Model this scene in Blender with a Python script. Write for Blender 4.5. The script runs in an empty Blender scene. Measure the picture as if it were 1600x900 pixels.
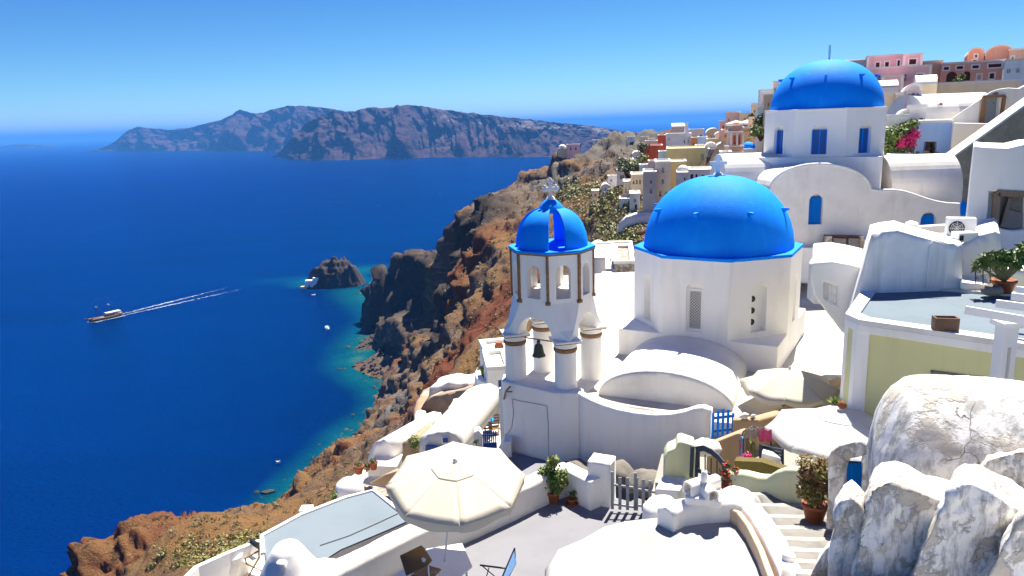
import bpy, bmesh, math, random
import numpy as np
from mathutils import Vector, Matrix, noise
random.seed(7)
rad = math.radians
S = bpy.context.scene
COL = S.collection
PI = math.pi
# ---------------------------------------------------------------- camera (at the origin; the sea lies 125 m below)
FPX, PITCH, ROLL = 1155.0, rad(12.45), rad(1.85)
SEA = -125.0
cd = bpy.data.cameras.new('camera'); cam = bpy.data.objects.new('camera', cd); COL.objects.link(cam)
cd.sensor_width = 36.0; cd.lens = 36.0*FPX/1600.0; cd.clip_start = 0.1; cd.clip_end = 120000
cam.matrix_world = Matrix.Rotation(PI/2-PITCH, 4, 'X') @ Matrix.Rotation(-ROLL, 4, 'Z')
S.camera = cam
# ---------------------------------------------------------------- sky, sun, exposure
SUN_EL, SUN_AZ = rad(60), rad(24)
w = bpy.data.worlds.new('World'); S.world = w; w.use_nodes = True
nt = w.node_tree; bg = nt.nodes['Background']
sky = nt.nodes.new('ShaderNodeTexSky'); sky.sky_type = 'NISHITA'; sky.sun_disc = False
sky.sun_elevation = SUN_EL; sky.sun_rotation = SUN_AZ; sky.altitude = 100; sky.air_density = 0.7; sky.dust_density = 0.0; sky.ozone_density = 6.0
sp_ = nt.nodes.new('ShaderNodeSeparateColor'); cb_ = nt.nodes.new('ShaderNodeCombineColor'); nt.links.new(sky.outputs[0], sp_.inputs[0])
for i_, (pw_, k_) in enumerate(((1.8, 0.215), (1.5, 0.36), (0.9, 1.08))):   # a little deeper and bluer than the plain model
    p_ = nt.nodes.new('ShaderNodeMath'); p_.operation = 'POWER'; p_.inputs[1].default_value = pw_; nt.links.new(sp_.outputs[i_], p_.inputs[0])
    q_ = nt.nodes.new('ShaderNodeMath'); q_.operation = 'MULTIPLY'; q_.inputs[1].default_value = k_; nt.links.new(p_.outputs[0], q_.inputs[0]); nt.links.new(q_.outputs[0], cb_.inputs[i_])
nt.links.new(cb_.outputs[0], bg.inputs[0]); bg.inputs[1].default_value = 0.056
sl = bpy.data.lights.new('sun', 'SUN'); sl.energy = 5.0; sl.angle = rad(0.5); sl.color = (1, 0.94, 0.83)
so = bpy.data.objects.new('sun', sl); COL.objects.link(so)
sd = Vector((math.cos(SUN_EL)*math.sin(SUN_AZ), math.cos(SUN_EL)*math.cos(SUN_AZ), math.sin(SUN_EL)))
so.rotation_euler = sd.to_track_quat('Z', 'Y').to_euler(); so.location = sd*200
S.view_settings.view_transform = 'Standard'; S.view_settings.look = 'None'; S.view_settings.exposure = 1.3; S.view_settings.gamma = 1
S.render.engine = 'CYCLES'; S.cycles.use_denoising = True; S.cycles.max_bounces = 8; S.cycles.volume_bounces = 0
S.cycles.diffuse_bounces = 6; S.cycles.transparent_max_bounces = 8; S.cycles.use_adaptive_sampling = True

# ---------------------------------------------------------------- helpers
def ray(px, py):
    u = (px-800)/FPX; v = (450-py)/FPX; c, s = math.cos(ROLL), math.sin(ROLL)
    u2 = u*c+v*s; v2 = v*c-u*s
    return Vector((u2, math.cos(PITCH)+v2*math.sin(PITCH), -math.sin(PITCH)+v2*math.cos(PITCH)))
def P(px, py, d):
    r = ray(px, py); return r*(d/r.y)
def Zp(px, py, z):
    r = ray(px, py); return r*(z/r.z)

class MB:
    def __init__(s): s.v = []; s.f = []; s.m = []; s.sm = []
    def add(s, vs, fs, m=0, smooth=False):
        n = len(s.v); s.v += [tuple(a) for a in vs]
        for f in fs: s.f.append([i+n for i in f]); s.m.append(m); s.sm.append(smooth)
        return s
    def box(s, x0, x1, y0, y1, z0, z1, m=0):
        return s.add([(x0,y0,z0),(x1,y0,z0),(x1,y1,z0),(x0,y1,z0),(x0,y0,z1),(x1,y0,z1),(x1,y1,z1),(x0,y1,z1)],
              [(0,3,2,1),(4,5,6,7),(0,1,5,4),(1,2,6,5),(2,3,7,6),(3,0,4,7)], m)
    def obox(s, c, sz, rz=0, m=0, tilt=0):
        M = Matrix.Translation(c) @ Matrix.Rotation(rz, 4, 'Z') @ Matrix.Rotation(tilt, 4, 'X')
        q = MB().box(-sz[0]/2, sz[0]/2, -sz[1]/2, sz[1]/2, -sz[2]/2, sz[2]/2)
        return s.add([M @ Vector(a) for a in q.v], q.f, m)
    def bar(s, a, b, wd, th, m=0):
        a, b = Vector(a), Vector(b); d = (b-a); L = d.length; d.normalize()
        x = d.cross(Vector((0,0,1)))
        if x.length < 1e-3: x = Vector((1,0,0))
        x.normalize(); y = x.cross(d)
        vs = [p+x*sx*wd/2+y*sy*th/2 for p in (a, b) for sx, sy in ((-1,-1),(1,-1),(1,1),(-1,1))]
        return s.add(vs, [(3,2,1,0),(4,5,6,7),(0,1,5,4),(1,2,6,5),(2,3,7,6),(3,0,4,7)], m)
    def prism(s, poly, z0, z1, m=0):
        n = len(poly); a = sum(poly[i][0]*poly[(i+1)%n][1]-poly[(i+1)%n][0]*poly[i][1] for i in range(n))
        if a < 0: poly = poly[::-1]
        z0s = z0 if isinstance(z0, (list, tuple)) else [z0]*n; z1s = z1 if isinstance(z1, (list, tuple)) else [z1]*n
        if a < 0: z0s = list(z0s)[::-1]; z1s = list(z1s)[::-1]
        vs = [(p[0],p[1],z0s[i]) for i, p in enumerate(poly)]+[(p[0],p[1],z1s[i]) for i, p in enumerate(poly)]
        return s.add(vs, [list(range(n))[::-1], list(range(n,2*n))]+[(i,(i+1)%n,(i+1)%n+n,i+n) for i in range(n)], m)
    def extr(s, pts, vec, m=0):                       # planar 3-D outline pushed along vec
        n = len(pts); vec = Vector(vec); pts = [Vector(p) for p in pts]
        return s.add(pts+[p+vec for p in pts], [list(range(n))[::-1], list(range(n,2*n))]+[(i,(i+1)%n,(i+1)%n+n,i+n) for i in range(n)], m)
    def rings(s, rs, m=0, closed=True, caps=True, smooth=True):
        k = len(rs[0]); vs = [p for r in rs for p in r]; fs = []
        for i in range(len(rs)-1):
            for j in range(k if closed else k-1):
                fs.append((i*k+j, i*k+(j+1)%k, (i+1)*k+(j+1)%k, (i+1)*k+j))
        s.add(vs, fs, m, smooth)
        if caps and closed:
            s.add(rs[0], [list(range(k))[::-1]], m); s.add(rs[-1], [list(range(k))], m)
        return s
    def lathe(s, prof, c=(0,0,0), seg=24, m=0, a0=0, a1=2*PI, smooth=True):
        full = abs(a1-a0-2*PI) < 1e-6; k = seg if full else seg+1
        rs = [[(c[0]+r*math.cos(a0+(a1-a0)*j/seg), c[1]+r*math.sin(a0+(a1-a0)*j/seg), c[2]+z) for j in range(k)] for r, z in prof]
        return s.rings(rs, m, closed=full, caps=full, smooth=smooth)
    def tube(s, pts, r, seg=6, m=0):
        pts = [Vector(p) for p in pts]; rs = []
        rr = r if isinstance(r, (list, tuple)) else [r]*len(pts)
        for i, p in enumerate(pts):
            d = (pts[min(i+1, len(pts)-1)]-pts[max(i-1, 0)]).normalized()
            x = d.cross(Vector((0,0,1))); x = Vector((1,0,0)) if x.length < 1e-3 else x.normalized(); y = d.cross(x)
            rs.append([p+(x*math.cos(2*PI*j/seg)+y*math.sin(2*PI*j/seg))*rr[i] for j in range(seg)])
        return s.rings(rs, m)
    def xf(s, M):
        s.v = [tuple(M @ Vector(a)) for a in s.v]; return s
    def panel(s, o, u, v, w, h, ops, m=0, dep=0.18):  # wall face with real rectangular / arched openings and their reveals
        o, u, v = Vector(o), Vector(u), Vector(v); n = u.cross(v).normalized()
        Q = lambda a, b, d=0: o+u*a+v*b-n*d
        us = sorted(set([0, w]+[x for p in ops for x in (p[0], p[2])])); vs = sorted(set([0, h]+[x for p in ops for x in (p[1], p[3])]))
        for i in range(len(us)-1):
            for j in range(len(vs)-1):
                cu, cv = (us[i]+us[i+1])/2, (vs[j]+vs[j+1])/2
                if any(p[0] < cu < p[2] and p[1] < cv < p[3] for p in ops): continue
                s.add([Q(us[i],vs[j]),Q(us[i+1],vs[j]),Q(us[i+1],vs[j+1]),Q(us[i],vs[j+1])], [(0,1,2,3)], m)
        for p in ops:
            d = p[5] if len(p) > 5 else dep; out = outline(p)
            if p[4]:
                k = len(out)-2; arc = out[2:]
                for i in range(len(arc)-1):
                    a, b = arc[i], arc[i+1]
                    s.add([Q(a[0],p[3]),Q(*a),Q(*b),Q(b[0],p[3])], [(0,1,2,3)], m)
            for i in range(len(out)):
                a, b = out[i], out[(i+1)%len(out)]
                s.add([Q(*a),Q(a[0],a[1],d),Q(b[0],b[1],d),Q(*b)], [(0,1,2,3)], m)
        return s
def outline(p):
    u0, v0, u1, v1, arch = p[:5]
    if not arch: return [(u0,v0),(u1,v0),(u1,v1),(u0,v1)]
    r = (u1-u0)/2; vh = min(r, v1-v0); return [(u0,v0),(u1,v0)]+[((u0+u1)/2+r*math.cos(PI*i/10), v1-vh+vh*math.sin(PI*i/10)) for i in range(11)]

MATS = {}; XF = {}
def obj(name, mb, mat, parent=None, world=True, bevel=0, seg=2, smooth=None, sub=0, autosm=None):
    me = bpy.data.meshes.new(name); M = XF[parent.name] if parent is not None else None
    vs = mb.v
    if M is not None and world:
        Mi = M.inverted(); vs = [tuple(Mi @ Vector(a)) for a in vs]
    loc = None
    if parent is None and vs:
        xs, ys, zs = zip(*vs); loc = ((min(xs)+max(xs))/2, (min(ys)+max(ys))/2, min(zs)); vs = [(a-loc[0], b-loc[1], c-loc[2]) for a, b, c in vs]
    me.from_pydata(vs, [], mb.f)
    for m in (mat if isinstance(mat, (list, tuple)) else [mat]): me.materials.append(m)
    me.polygons.foreach_set('material_index', mb.m)
    me.polygons.foreach_set('use_smooth', [bool(a) if smooth is None else smooth for a in mb.sm])
    me.update()
    o = bpy.data.objects.new(name, me); COL.objects.link(o)
    if loc: o.location = loc; XF[o.name] = Matrix.Translation(loc)
    if parent is not None: o.parent = parent; XF[o.name] = M
    if bevel or sub or autosm:
        bm = bmesh.new(); bm.from_mesh(me); bmesh.ops.remove_doubles(bm, verts=bm.verts, dist=0.0008); bmesh.ops.recalc_face_normals(bm, faces=bm.faces); bm.to_mesh(me); bm.free()
    if bevel:
        b = o.modifiers.new('b', 'BEVEL'); b.width = bevel; b.segments = seg; b.limit_method = 'ANGLE'; b.angle_limit = rad(38)
        for p in me.polygons: p.use_smooth = True
        b.harden_normals = True
    return o
def rough(o, L=0.15, amp=0.03, sc=1.5, sc2=6, rnd=0.0, soften=0, seed=0):   # break up a hand-plastered or rocky mesh
    me = o.data; bm = bmesh.new(); bm.from_mesh(me)
    for m in list(o.modifiers): o.modifiers.remove(m)
    bmesh.ops.remove_doubles(bm, verts=bm.verts, dist=0.002)
    bmesh.ops.triangulate(bm, faces=[f for f in bm.faces if len(f.verts) > 4])
    for _ in range(7):
        es = [e for e in bm.edges if e.calc_length() > L*1.6]
        if not es or len(bm.verts) > 60000: break
        bmesh.ops.subdivide_edges(bm, edges=es, cuts=1, use_grid_fill=True)
        bmesh.ops.triangulate(bm, faces=[f for f in bm.faces if len(f.verts) > 4])
    for _ in range(soften): bmesh.ops.smooth_vert(bm, verts=bm.verts, factor=0.5, use_axis_x=True, use_axis_y=True, use_axis_z=True)
    bmesh.ops.recalc_face_normals(bm, faces=bm.faces); bm.normal_update()
    of = Vector((seed*7.3, seed*3.1, seed))+Vector(XF[o.name].translation if o.parent is None else (0,0,0))
    for v in bm.verts:
        q = v.co+of
        v.co += v.normal*(noise.fractal(q*sc, 1.0, 2.0, 4)*amp+noise.noise(q*sc2)*amp*0.35)
    for f in bm.faces: f.smooth = True
    bm.to_mesh(me); bm.free(); me.update()
def thing(name, label, cat, loc=(0,0,0), rz=0, group=None):
    o = bpy.data.objects.new(name, None); COL.objects.link(o); o.empty_display_size = 0.2
    o.location = loc; o.rotation_euler = (0,0,rz); XF[o.name] = Matrix.Translation(loc) @ Matrix.Rotation(rz, 4, 'Z')
    o['label'] = label; o['category'] = cat
    if group: o['group'] = group
    return o
def tag(o, label, cat, group=None, kind=None):
    o['label'] = label; o['category'] = cat
    if group: o['group'] = group
    if kind: o['kind'] = kind
    return o
def struct(o, label=None, kind='structure'):
    o['kind'] = kind
    if label: o['label'] = label
    return o
def dup(t, loc, rz=0, label=None, scale=1):
    c = t.copy(); COL.objects.link(c); c.location = loc; c.rotation_euler = (0,0,rz); c.scale = (scale,)*3
    if label: c['label'] = label
    def rec(a, b):
        for ch in list(a.children):
            if ch is b: continue
            d = ch.copy(); COL.objects.link(d); d.parent = b; rec(ch, d)
    rec(t, c); return c

# ---------------------------------------------------------------- materials
def newmat(name):
    m = bpy.data.materials.new(name); m.use_nodes = True; return m, m.node_tree, m.node_tree.nodes['Principled BSDF']
def N(nt, t, **k):
    n = nt.nodes.new(t)
    for a, b in k.items():
        if a.startswith('_'): setattr(n, a[1:], b)
        else: n.inputs[a.replace('__', ' ')].default_value = b
    return n
def noi(nt, co, sc, det=4, ro=0.55, vec=None):
    n = nt.nodes.new('ShaderNodeTexNoise'); n.inputs['Scale'].default_value = sc; n.inputs['Detail'].default_value = det; n.inputs['Roughness'].default_value = ro
    nt.links.new(co, n.inputs['Vector']); return n.outputs['Fac']
def ramp(nt, f, stops):
    n = nt.nodes.new('ShaderNodeValToRGB'); e = n.color_ramp.elements
    while len(e) < len(stops): e.new(0.5)
    for i, (p, c) in enumerate(stops):
        e[i].position = p; e[i].color = (c, c, c, 1) if not isinstance(c, (tuple, list)) else (*c, 1)
    nt.links.new(f, n.inputs[0]); return n.outputs[0]
def mix(nt, f, a, b, mode='MIX'):
    n = nt.nodes.new('ShaderNodeMix'); n.data_type = 'RGBA'; n.blend_type = mode
    for i, x in ((0, f), (6, a), (7, b)):
        if hasattr(x, 'links'): nt.links.new(x, n.inputs[i])
        elif i == 0: n.inputs[0].default_value = x
        else: n.inputs[i].default_value = (*x, 1)
    return n.outputs[2]
def bump(nt, bs, h, st, dist=0.02):
    b = N(nt, 'ShaderNodeBump', Strength=st, Distance=dist); nt.links.new(h, b.inputs['Height']); nt.links.new(b.outputs[0], bs.inputs['Normal']); return b
def mapped(nt, sc=(1,1,1)):
    g = nt.nodes.new('ShaderNodeNewGeometry'); m = nt.nodes.new('ShaderNodeMapping'); m.inputs['Scale'].default_value = sc
    nt.links.new(g.outputs['Position'], m.inputs[0]); return m.outputs[0]
def plaster(name, col, stain=(0.6,0.56,0.48), amt=0.35, sc=1.0, b=0.35, r=0.85, streak=0.25, fine=28):
    m, nt, bs = newmat(name); co = mapped(nt); cz = mapped(nt, (1,1,0.12))
    f = ramp(nt, noi(nt, co, 0.9*sc, 6, 0.6), [(0.45, 0), (0.75, 1)])
    c = mix(nt, N_mul(nt, f, amt), col, stain)
    g = ramp(nt, noi(nt, cz, 2.6*sc, 5, 0.6), [(0.52, 0), (0.78, 1)])
    c = mix(nt, N_mul(nt, g, streak), c, tuple(x*0.72 for x in stain))
    nt.links.new(c, bs.inputs['Base Color']); bs.inputs['Roughness'].default_value = r
    h = mix(nt, 0.35, noi(nt, co, 3*sc, 5), noi(nt, co, fine, 4, 0.7)); bump(nt, bs, h, b, 0.03)
    MATS[name] = m; return m
def N_mul(nt, a, k):
    n = nt.nodes.new('ShaderNodeMath'); n.operation = 'MULTIPLY'; nt.links.new(a, n.inputs[0])
    if hasattr(k, 'links'): nt.links.new(k, n.inputs[1])
    else: n.inputs[1].default_value = k
    return n.outputs[0]
def paint(name, col, r=0.5, var=0.15, sc=6, b=0.1, metal=0):
    if max(col) < 0.6: col = tuple(x*0.62 for x in col)
    m, nt, bs = newmat(name); co = mapped(nt)
    c = mix(nt, noi(nt, co, sc, 4), tuple(x*(1-var) for x in col), tuple(min(1, x*(1+var)) for x in col))
    nt.links.new(c, bs.inputs['Base Color']); bs.inputs['Roughness'].default_value = r; bs.inputs['Metallic'].default_value = metal
    if b: bump(nt, bs, noi(nt, co, sc*3, 4), b, 0.02)
    MATS[name] = m; return m
def leafmat(name, c1, c2, c3):
    m, nt, bs = newmat(name); co = mapped(nt)
    g = nt.nodes.new('ShaderNodeNewGeometry')
    c = mix(nt, g.outputs['Random Per Island'], c1, c2); c = mix(nt, ramp(nt, noi(nt, co, 3, 3), [(0.45, 0), (0.65, 1)]), c, c3)
    nt.links.new(c, bs.inputs['Base Color']); bs.inputs['Roughness'].default_value = 0.6
    bs.inputs['Transmission Weight'].default_value = 0.0
    MATS[name] = m; return m
white = plaster('white_plaster', (0.88,0.85,0.79), (0.68,0.63,0.54), 0.3)
whiteroof = plaster('white_roof_plaster', (0.76,0.735,0.68), (0.5,0.45,0.36), 0.45, streak=0.1)
cream_w = plaster('aged_white_plaster', (0.8,0.75,0.67), (0.55,0.49,0.4), 0.5)
old = None
def bluepaint():
    m, nt, bs = newmat('blue_dome_paint'); co = mapped(nt); cz = mapped(nt, (1,1,0.15))
    c = mix(nt, noi(nt, co, 1.1, 6, 0.6), (0.0,0.21,0.86), (0.0,0.3,0.97))
    c = mix(nt, N_mul(nt, ramp(nt, noi(nt, cz, 4.0, 6, 0.65), [(0.5, 0), (0.75, 1)]), 0.45), c, (0.01,0.38,0.95))
    c = mix(nt, N_mul(nt, ramp(nt, noi(nt, co, 9.0, 5, 0.7), [(0.62, 0), (0.7, 1)]), 0.35), c, (0.0,0.16,0.66))
    nt.links.new(c, bs.inputs['Base Color']); bs.inputs['Roughness'].default_value = 0.7; bs.inputs['Specular IOR Level'].default_value = 0.14
    h = mix(nt, 0.4, noi(nt, co, 2.5, 5, 0.6), noi(nt, co, 22, 4, 0.7)); bump(nt, bs, h, 0.45, 0.03); MATS['blue_dome_paint'] = m; return m
blue = bluepaint()
bluew = paint('blue_wood_paint', (0.006,0.12,0.5), 0.5, 0.2, 14, 0.15)
navy = paint('navy_paint', (0.01,0.03,0.08), 0.5, 0.2, 14, 0.1)
brown = paint('brown_wood', (0.16,0.055,0.025), 0.7, 0.3, 18, 0.3)
oldwood = paint('weathered_grey_wood', (0.33,0.3,0.28), 0.85, 0.35, 14, 0.5)
dark = paint('dark_glass', (0.025,0.028,0.032), 0.25, 0.2, 5, 0)
grey_blue = plaster('grey_blue_roof_coating', (0.13,0.175,0.21), (0.09,0.12,0.145), 0.6, 0.8, 0.25, streak=0)
pale_blue = plaster('pale_blue_roof_coating', (0.16,0.2,0.232), (0.115,0.15,0.175), 0.5, 0.7, 0.2, streak=0)
terra = paint('terracotta', (0.46,0.13,0.045), 0.75, 0.2, 10, 0.3)
lime = plaster('lime_yellow_plaster', (0.66,0.64,0.32), (0.55,0.53,0.25), 0.3)
palelime = plaster('pale_green_plaster', (0.62,0.63,0.4), (0.5,0.5,0.3), 0.35)
tan = plaster('tan_plaster', (0.4,0.28,0.17), (0.3,0.2,0.12), 0.5)
paving = plaster('pale_terrace_screed', (0.2,0.2,0.22), (0.14,0.137,0.145), 0.5, 1.1, 0.2, streak=0)
def cloth(name, col):
    m = paint(name, col, 0.9, 0.04, 3, 0.12); nt = m.node_tree; bs = nt.nodes['Principled BSDF']; tl = nt.nodes.new('ShaderNodeBsdfTranslucent'); tl.inputs[0].default_value = (*col, 1)
    mx = nt.nodes.new('ShaderNodeMixShader'); mx.inputs[0].default_value = 0.42; nt.links.new(bs.outputs[0], mx.inputs[1]); nt.links.new(tl.outputs[0], mx.inputs[2]); nt.links.new(mx.outputs[0], nt.nodes['Material Output'].inputs[0]); return m
canvas = cloth('cream_canvas', (0.84,0.78,0.64)); canvas_w = cloth('white_canvas', (0.86,0.85,0.82)); canvas_g = cloth('ecru_canvas', (0.74,0.7,0.61))
wmetal = paint('white_painted_metal', (0.75,0.75,0.74), 0.4, 0.05, 8, 0)
gmetal = paint('weathered_grey_metal', (0.42,0.44,0.47), 0.6, 0.3, 12, 0.2)
bronze = paint('green_bronze', (0.1,0.12,0.09), 0.55, 0.35, 14, 0.3, 0.5)
rust = paint('rusty_brick_band', (0.46,0.24,0.11), 0.9, 0.65, 12, 0.6)
black = paint('black_metal', (0.02,0.02,0.022), 0.5, 0.2, 8, 0)
fabricb = paint('light_blue_fabric', (0.2,0.38,0.66), 0.85, 0.06, 20, 0.1)
stone = paint('grey_stone', (0.26,0.235,0.2), 0.9, 0.35, 6, 0.6)
leafA = leafmat('leaf_green', (0.05,0.11,0.015), (0.14,0.22,0.03), (0.22,0.24,0.05))
leafB = leafmat('leaf_bronze_green', (0.13,0.13,0.02), (0.26,0.2,0.05), (0.16,0.06,0.02))
leafD = leafmat('leaf_dark', (0.03,0.07,0.015), (0.07,0.12,0.02), (0.1,0.13,0.03))
scrubm = leafmat('dry_scrub', (0.08,0.07,0.028), (0.17,0.13,0.05), (0.1,0.1,0.035))
pinkm = paint('magenta_petals', (0.62,0.02,0.16), 0.7, 0.3, 30, 0)
floor_w = plaster('terrace_floor_plaster', (0.56,0.535,0.48), (0.24,0.215,0.17), 0.75, 0.8, 0.3, streak=0.0)
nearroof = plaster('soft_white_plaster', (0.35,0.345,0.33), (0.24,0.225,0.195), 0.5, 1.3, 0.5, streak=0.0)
redm = paint('red_petals', (0.6,0.03,0.03), 0.7, 0.3, 30, 0)
def weathered(crk=1.0, fs=1.0, hi=1.0):
    m, nt, bs = newmat('old_peeling_whitewash'); co = mapped(nt); cz = mapped(nt, (1,1,0.3))
    a = ramp(nt, noi(nt, co, 1.1*fs, 8, 0.66), [(0.52, 0), (0.57, 1)])
    g = ramp(nt, noi(nt, cz, 3.5*fs, 8, 0.72), [(0.46, 0), (0.6, 1)])
    c = mix(nt, g, tuple(x*hi for x in (0.74,0.72,0.68)), tuple(x*hi for x in (0.36,0.35,0.33)))
    ob = mix(nt, noi(nt, co, 7, 6, 0.7), tuple(x*hi for x in (0.62,0.6,0.55)), tuple(x*hi for x in (0.36,0.29,0.2)))
    c = mix(nt, a, c, ob)
    v = nt.nodes.new('ShaderNodeTexVoronoi'); v.feature = 'DISTANCE_TO_EDGE'; v.inputs['Scale'].default_value = 1.6
    wv = nt.nodes.new('ShaderNodeMix'); wv.data_type = 'VECTOR'; wv.inputs[0].default_value = 0.25
    nz = nt.nodes.new('ShaderNodeTexNoise'); nz.inputs['Scale'].default_value = 2.5; nz.inputs['Detail'].default_value = 5
    nt.links.new(co, nz.inputs['Vector']); nt.links.new(co, wv.inputs[4]); nt.links.new(nz.outputs['Color'], wv.inputs[5]); nt.links.new(wv.outputs[1], v.inputs['Vector'])
    cr = ramp(nt, v.outputs['Distance'], [(0.0, 1), (0.009, 0)])
    crm = N_mul(nt, cr, ramp(nt, noi(nt, co, 0.8, 3), [(0.5, 0), (0.6, crk)]))
    c = mix(nt, crm, c, (0.14,0.11,0.08))
    nt.links.new(c, bs.inputs['Base Color']); bs.inputs['Roughness'].default_value = 0.92
    h = mix(nt, 0.5, noi(nt, co, 5, 8, 0.65), a); h = mix(nt, N_mul(nt, crm, 0.6), h, (0,0,0)); bump(nt, bs, h, 0.8, 0.05)
    return m
old = weathered(); old2 = weathered(0.0, 1.9, 1.2)
def greystuff():
    m, nt, bs = newmat('grey_concrete'); co = mapped(nt)
    c = mix(nt, ramp(nt, noi(nt, co, 1.2, 6, 0.6), [(0.35, 0), (0.7, 1)]), (0.3,0.255,0.165), (0.46,0.4,0.28))
    c = mix(nt, ramp(nt, noi(nt, co, 3, 6, 0.6), [(0.6, 0), (0.7, 1)]), c, (0.5,0.48,0.45))
    nt.links.new(c, bs.inputs['Base Color']); bs.inputs['Roughness'].default_value = 0.9; bump(nt, bs, noi(nt, co, 8, 6), 0.5, 0.03); return m
concrete = greystuff()
def rubble():
    m, nt, bs = newmat('rubble_masonry'); co = mapped(nt)
    v = nt.nodes.new('ShaderNodeTexVoronoi'); v.inputs['Scale'].default_value = 5; nt.links.new(co, v.inputs['Vector'])
    c = mix(nt, noi(nt, v.outputs['Color'], 3, 2), (0.42,0.33,0.24), (0.14,0.1,0.08)); c = mix(nt, ramp(nt, v.outputs['Distance'], [(0.5, 0), (0.75, 1)]), c, (0.5,0.46,0.4))
    nt.links.new(c, bs.inputs['Base Color']); bs.inputs['Roughness'].default_value = 0.95; bump(nt, bs, v.outputs['Distance'], -0.8, 0.06); return m
rubblem = rubble()
def wallpaint(key, col):
    col = tuple(min(0.9, x*1.3) for x in col)
    if key not in MATS: plaster(key, col, tuple(x*0.75 for x in col), 0.4)
    return MATS[key]
WC = dict(white=white, old=cream_w, cream=wallpaint('cream_wall', (0.66,0.53,0.35)), sand=wallpaint('sand_wall', (0.52,0.42,0.28)), pink=wallpaint('pink_wall', (0.66,0.4,0.4)), mauve=wallpaint('mauve_wall', (0.5,0.38,0.38)),
    salmon=wallpaint('salmon_wall', (0.6,0.33,0.22)), brownw=wallpaint('brown_wall', (0.36,0.2,0.12)), red=wallpaint('red_wall', (0.5,0.09,0.025)), orange=wallpaint('orange_wall', (0.62,0.24,0.05)),
    yellow=wallpaint('yellow_wall', (0.72,0.58,0.25)), grey=wallpaint('grey_wall', (0.42,0.39,0.35)), bluewall=wallpaint('blue_wall', (0.3,0.46,0.76)), paleblue=wallpaint('pale_blue_wall', (0.55,0.66,0.82)), stone=rubblem)
# ---------------------------------------------------------------- terrain: one height field through surveyed points, then rock detail
def L2(lst): return [tuple(P(a, b, d)) for a, b, d in lst]
shore_px = [(565,456),(590,475),(606,490),(600,505),(578,525),(562,545),(556,570),(578,588),(604,600),(613,625),(597,650),(556,675),(527,703),(492,735),(458,765),(432,797),(385,820),(335,838),(270,855)]
shore = [tuple(Zp(a, b, SEA)) for a, b in shore_px]
cp = list(shore)
for i, p in enumerate(shore):                                   # water deepens away from the shore, beach rises behind it
    a = Vector(shore[max(i-1, 0)]); b = Vector(shore[min(i+1, len(shore)-1)]); t = (b-a).normalized(); n = Vector((-t.y, t.x, 0))
    if n.x > 0: n = -n
    if 2 <= i <= 13: cp.append((p[0]-n.x*14, p[1]-n.y*14, SEA+7))
    for dd, z in ((12, -3), (40, -14), (110, -34)): cp.append((p[0]+n.x*dd, p[1]+n.y*dd, SEA+z))
for a, b, d in [(640,395,520),(700,370,500),(760,330,450),(850,300,430),(950,260,430),(1100,240,470),(1300,230,500)]:
    x, y, _ = P(a, b, d); cp.append((x, y, SEA-4)); cp.append((x*1.15, y*1.15, SEA-30))
cp += L2([(1000,216,270),(975,214,280),(940,221,285),(900,232,300),(870,243,315),(850,256,320),(843,272,315),(836,292,305),(800,308,290),(757,327,275),(739,341,262),
 (722,362,285),(700,378,310),(684,390,335),(660,400,400),(640,397,425),(612,412,455),(594,434,468),(600,424,462),(582,450,482),(586,446,476),
 # dark cliff below the bright spur
 (745,352,250),(738,400,258),(728,450,262),(712,480,258),(700,440,290),(675,430,330),(640,430,415),(610,455,455),(645,470,385),(620,480,440),(600,500,455),
 # red and tan slopes between the headland and the houses
 (765,350,246),(770,400,215),(780,430,190),(765,470,180),(740,500,185),(760,520,120),(700,520,215),(715,560,150),(670,530,265),(640,540,330),(600,550,400),(585,565,405),
 (690,580,150),(650,590,230),(630,570,290),(665,620,120),(640,640,170),(615,660,190),(590,690,150),(560,705,190),(640,670,75),
 (800,340,250),(820,320,265),(850,330,225),(820,400,190),(790,400,210),(790,470,140),(790,500,110),(775,560,60),(800,520,70),
 (880,260,290),(900,270,262),(900,310,215),(880,350,190),(900,380,140),(930,400,85),(880,420,110),(950,250,262),(960,235,275),(960,290,195),(960,330,150),(960,360,115),(950,385,90),
 (1000,245,230),(1005,280,150),(990,320,130),(1000,360,85),(980,380,75),(1040,235,190),(1090,238,170),(1080,300,110),(1130,240,150),
 # outcrops at the lower left
 (545,735,120),(535,728,150),(500,735,165),(470,762,170),(445,785,180),(450,800,150),(520,765,90),(480,800,95),(430,835,80),(400,850,75),(340,828,150),(350,850,110),
 (280,850,140),(300,885,70),(240,823,125),(215,832,130),(190,858,128),(165,895,118),(250,870,95),(220,900,85),(150,930,112),(250,820,145),(200,835,150)])
cp += L2([(700,602,90),(700,592,120),(740,565,90),(740,548,120),(780,545,85),(780,522,100),(640,670,95),(655,650,120),(820,480,95),(820,445,140),(850,430,140),(600,710,90),(600,695,120),(560,722,110),(760,500,150),(700,560,150),(730,520,165),(600,740,60),(660,660,75),(720,600,70),(780,560,70),(860,440,100),(900,430,90)])
cp += L2([(985,332,106),(1000,338,100),(1020,345,96),(970,306,115),(962,330,112),(1040,330,98),(958,350,100),(955,300,150),(1000,300,125),(975,284,128)])
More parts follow.
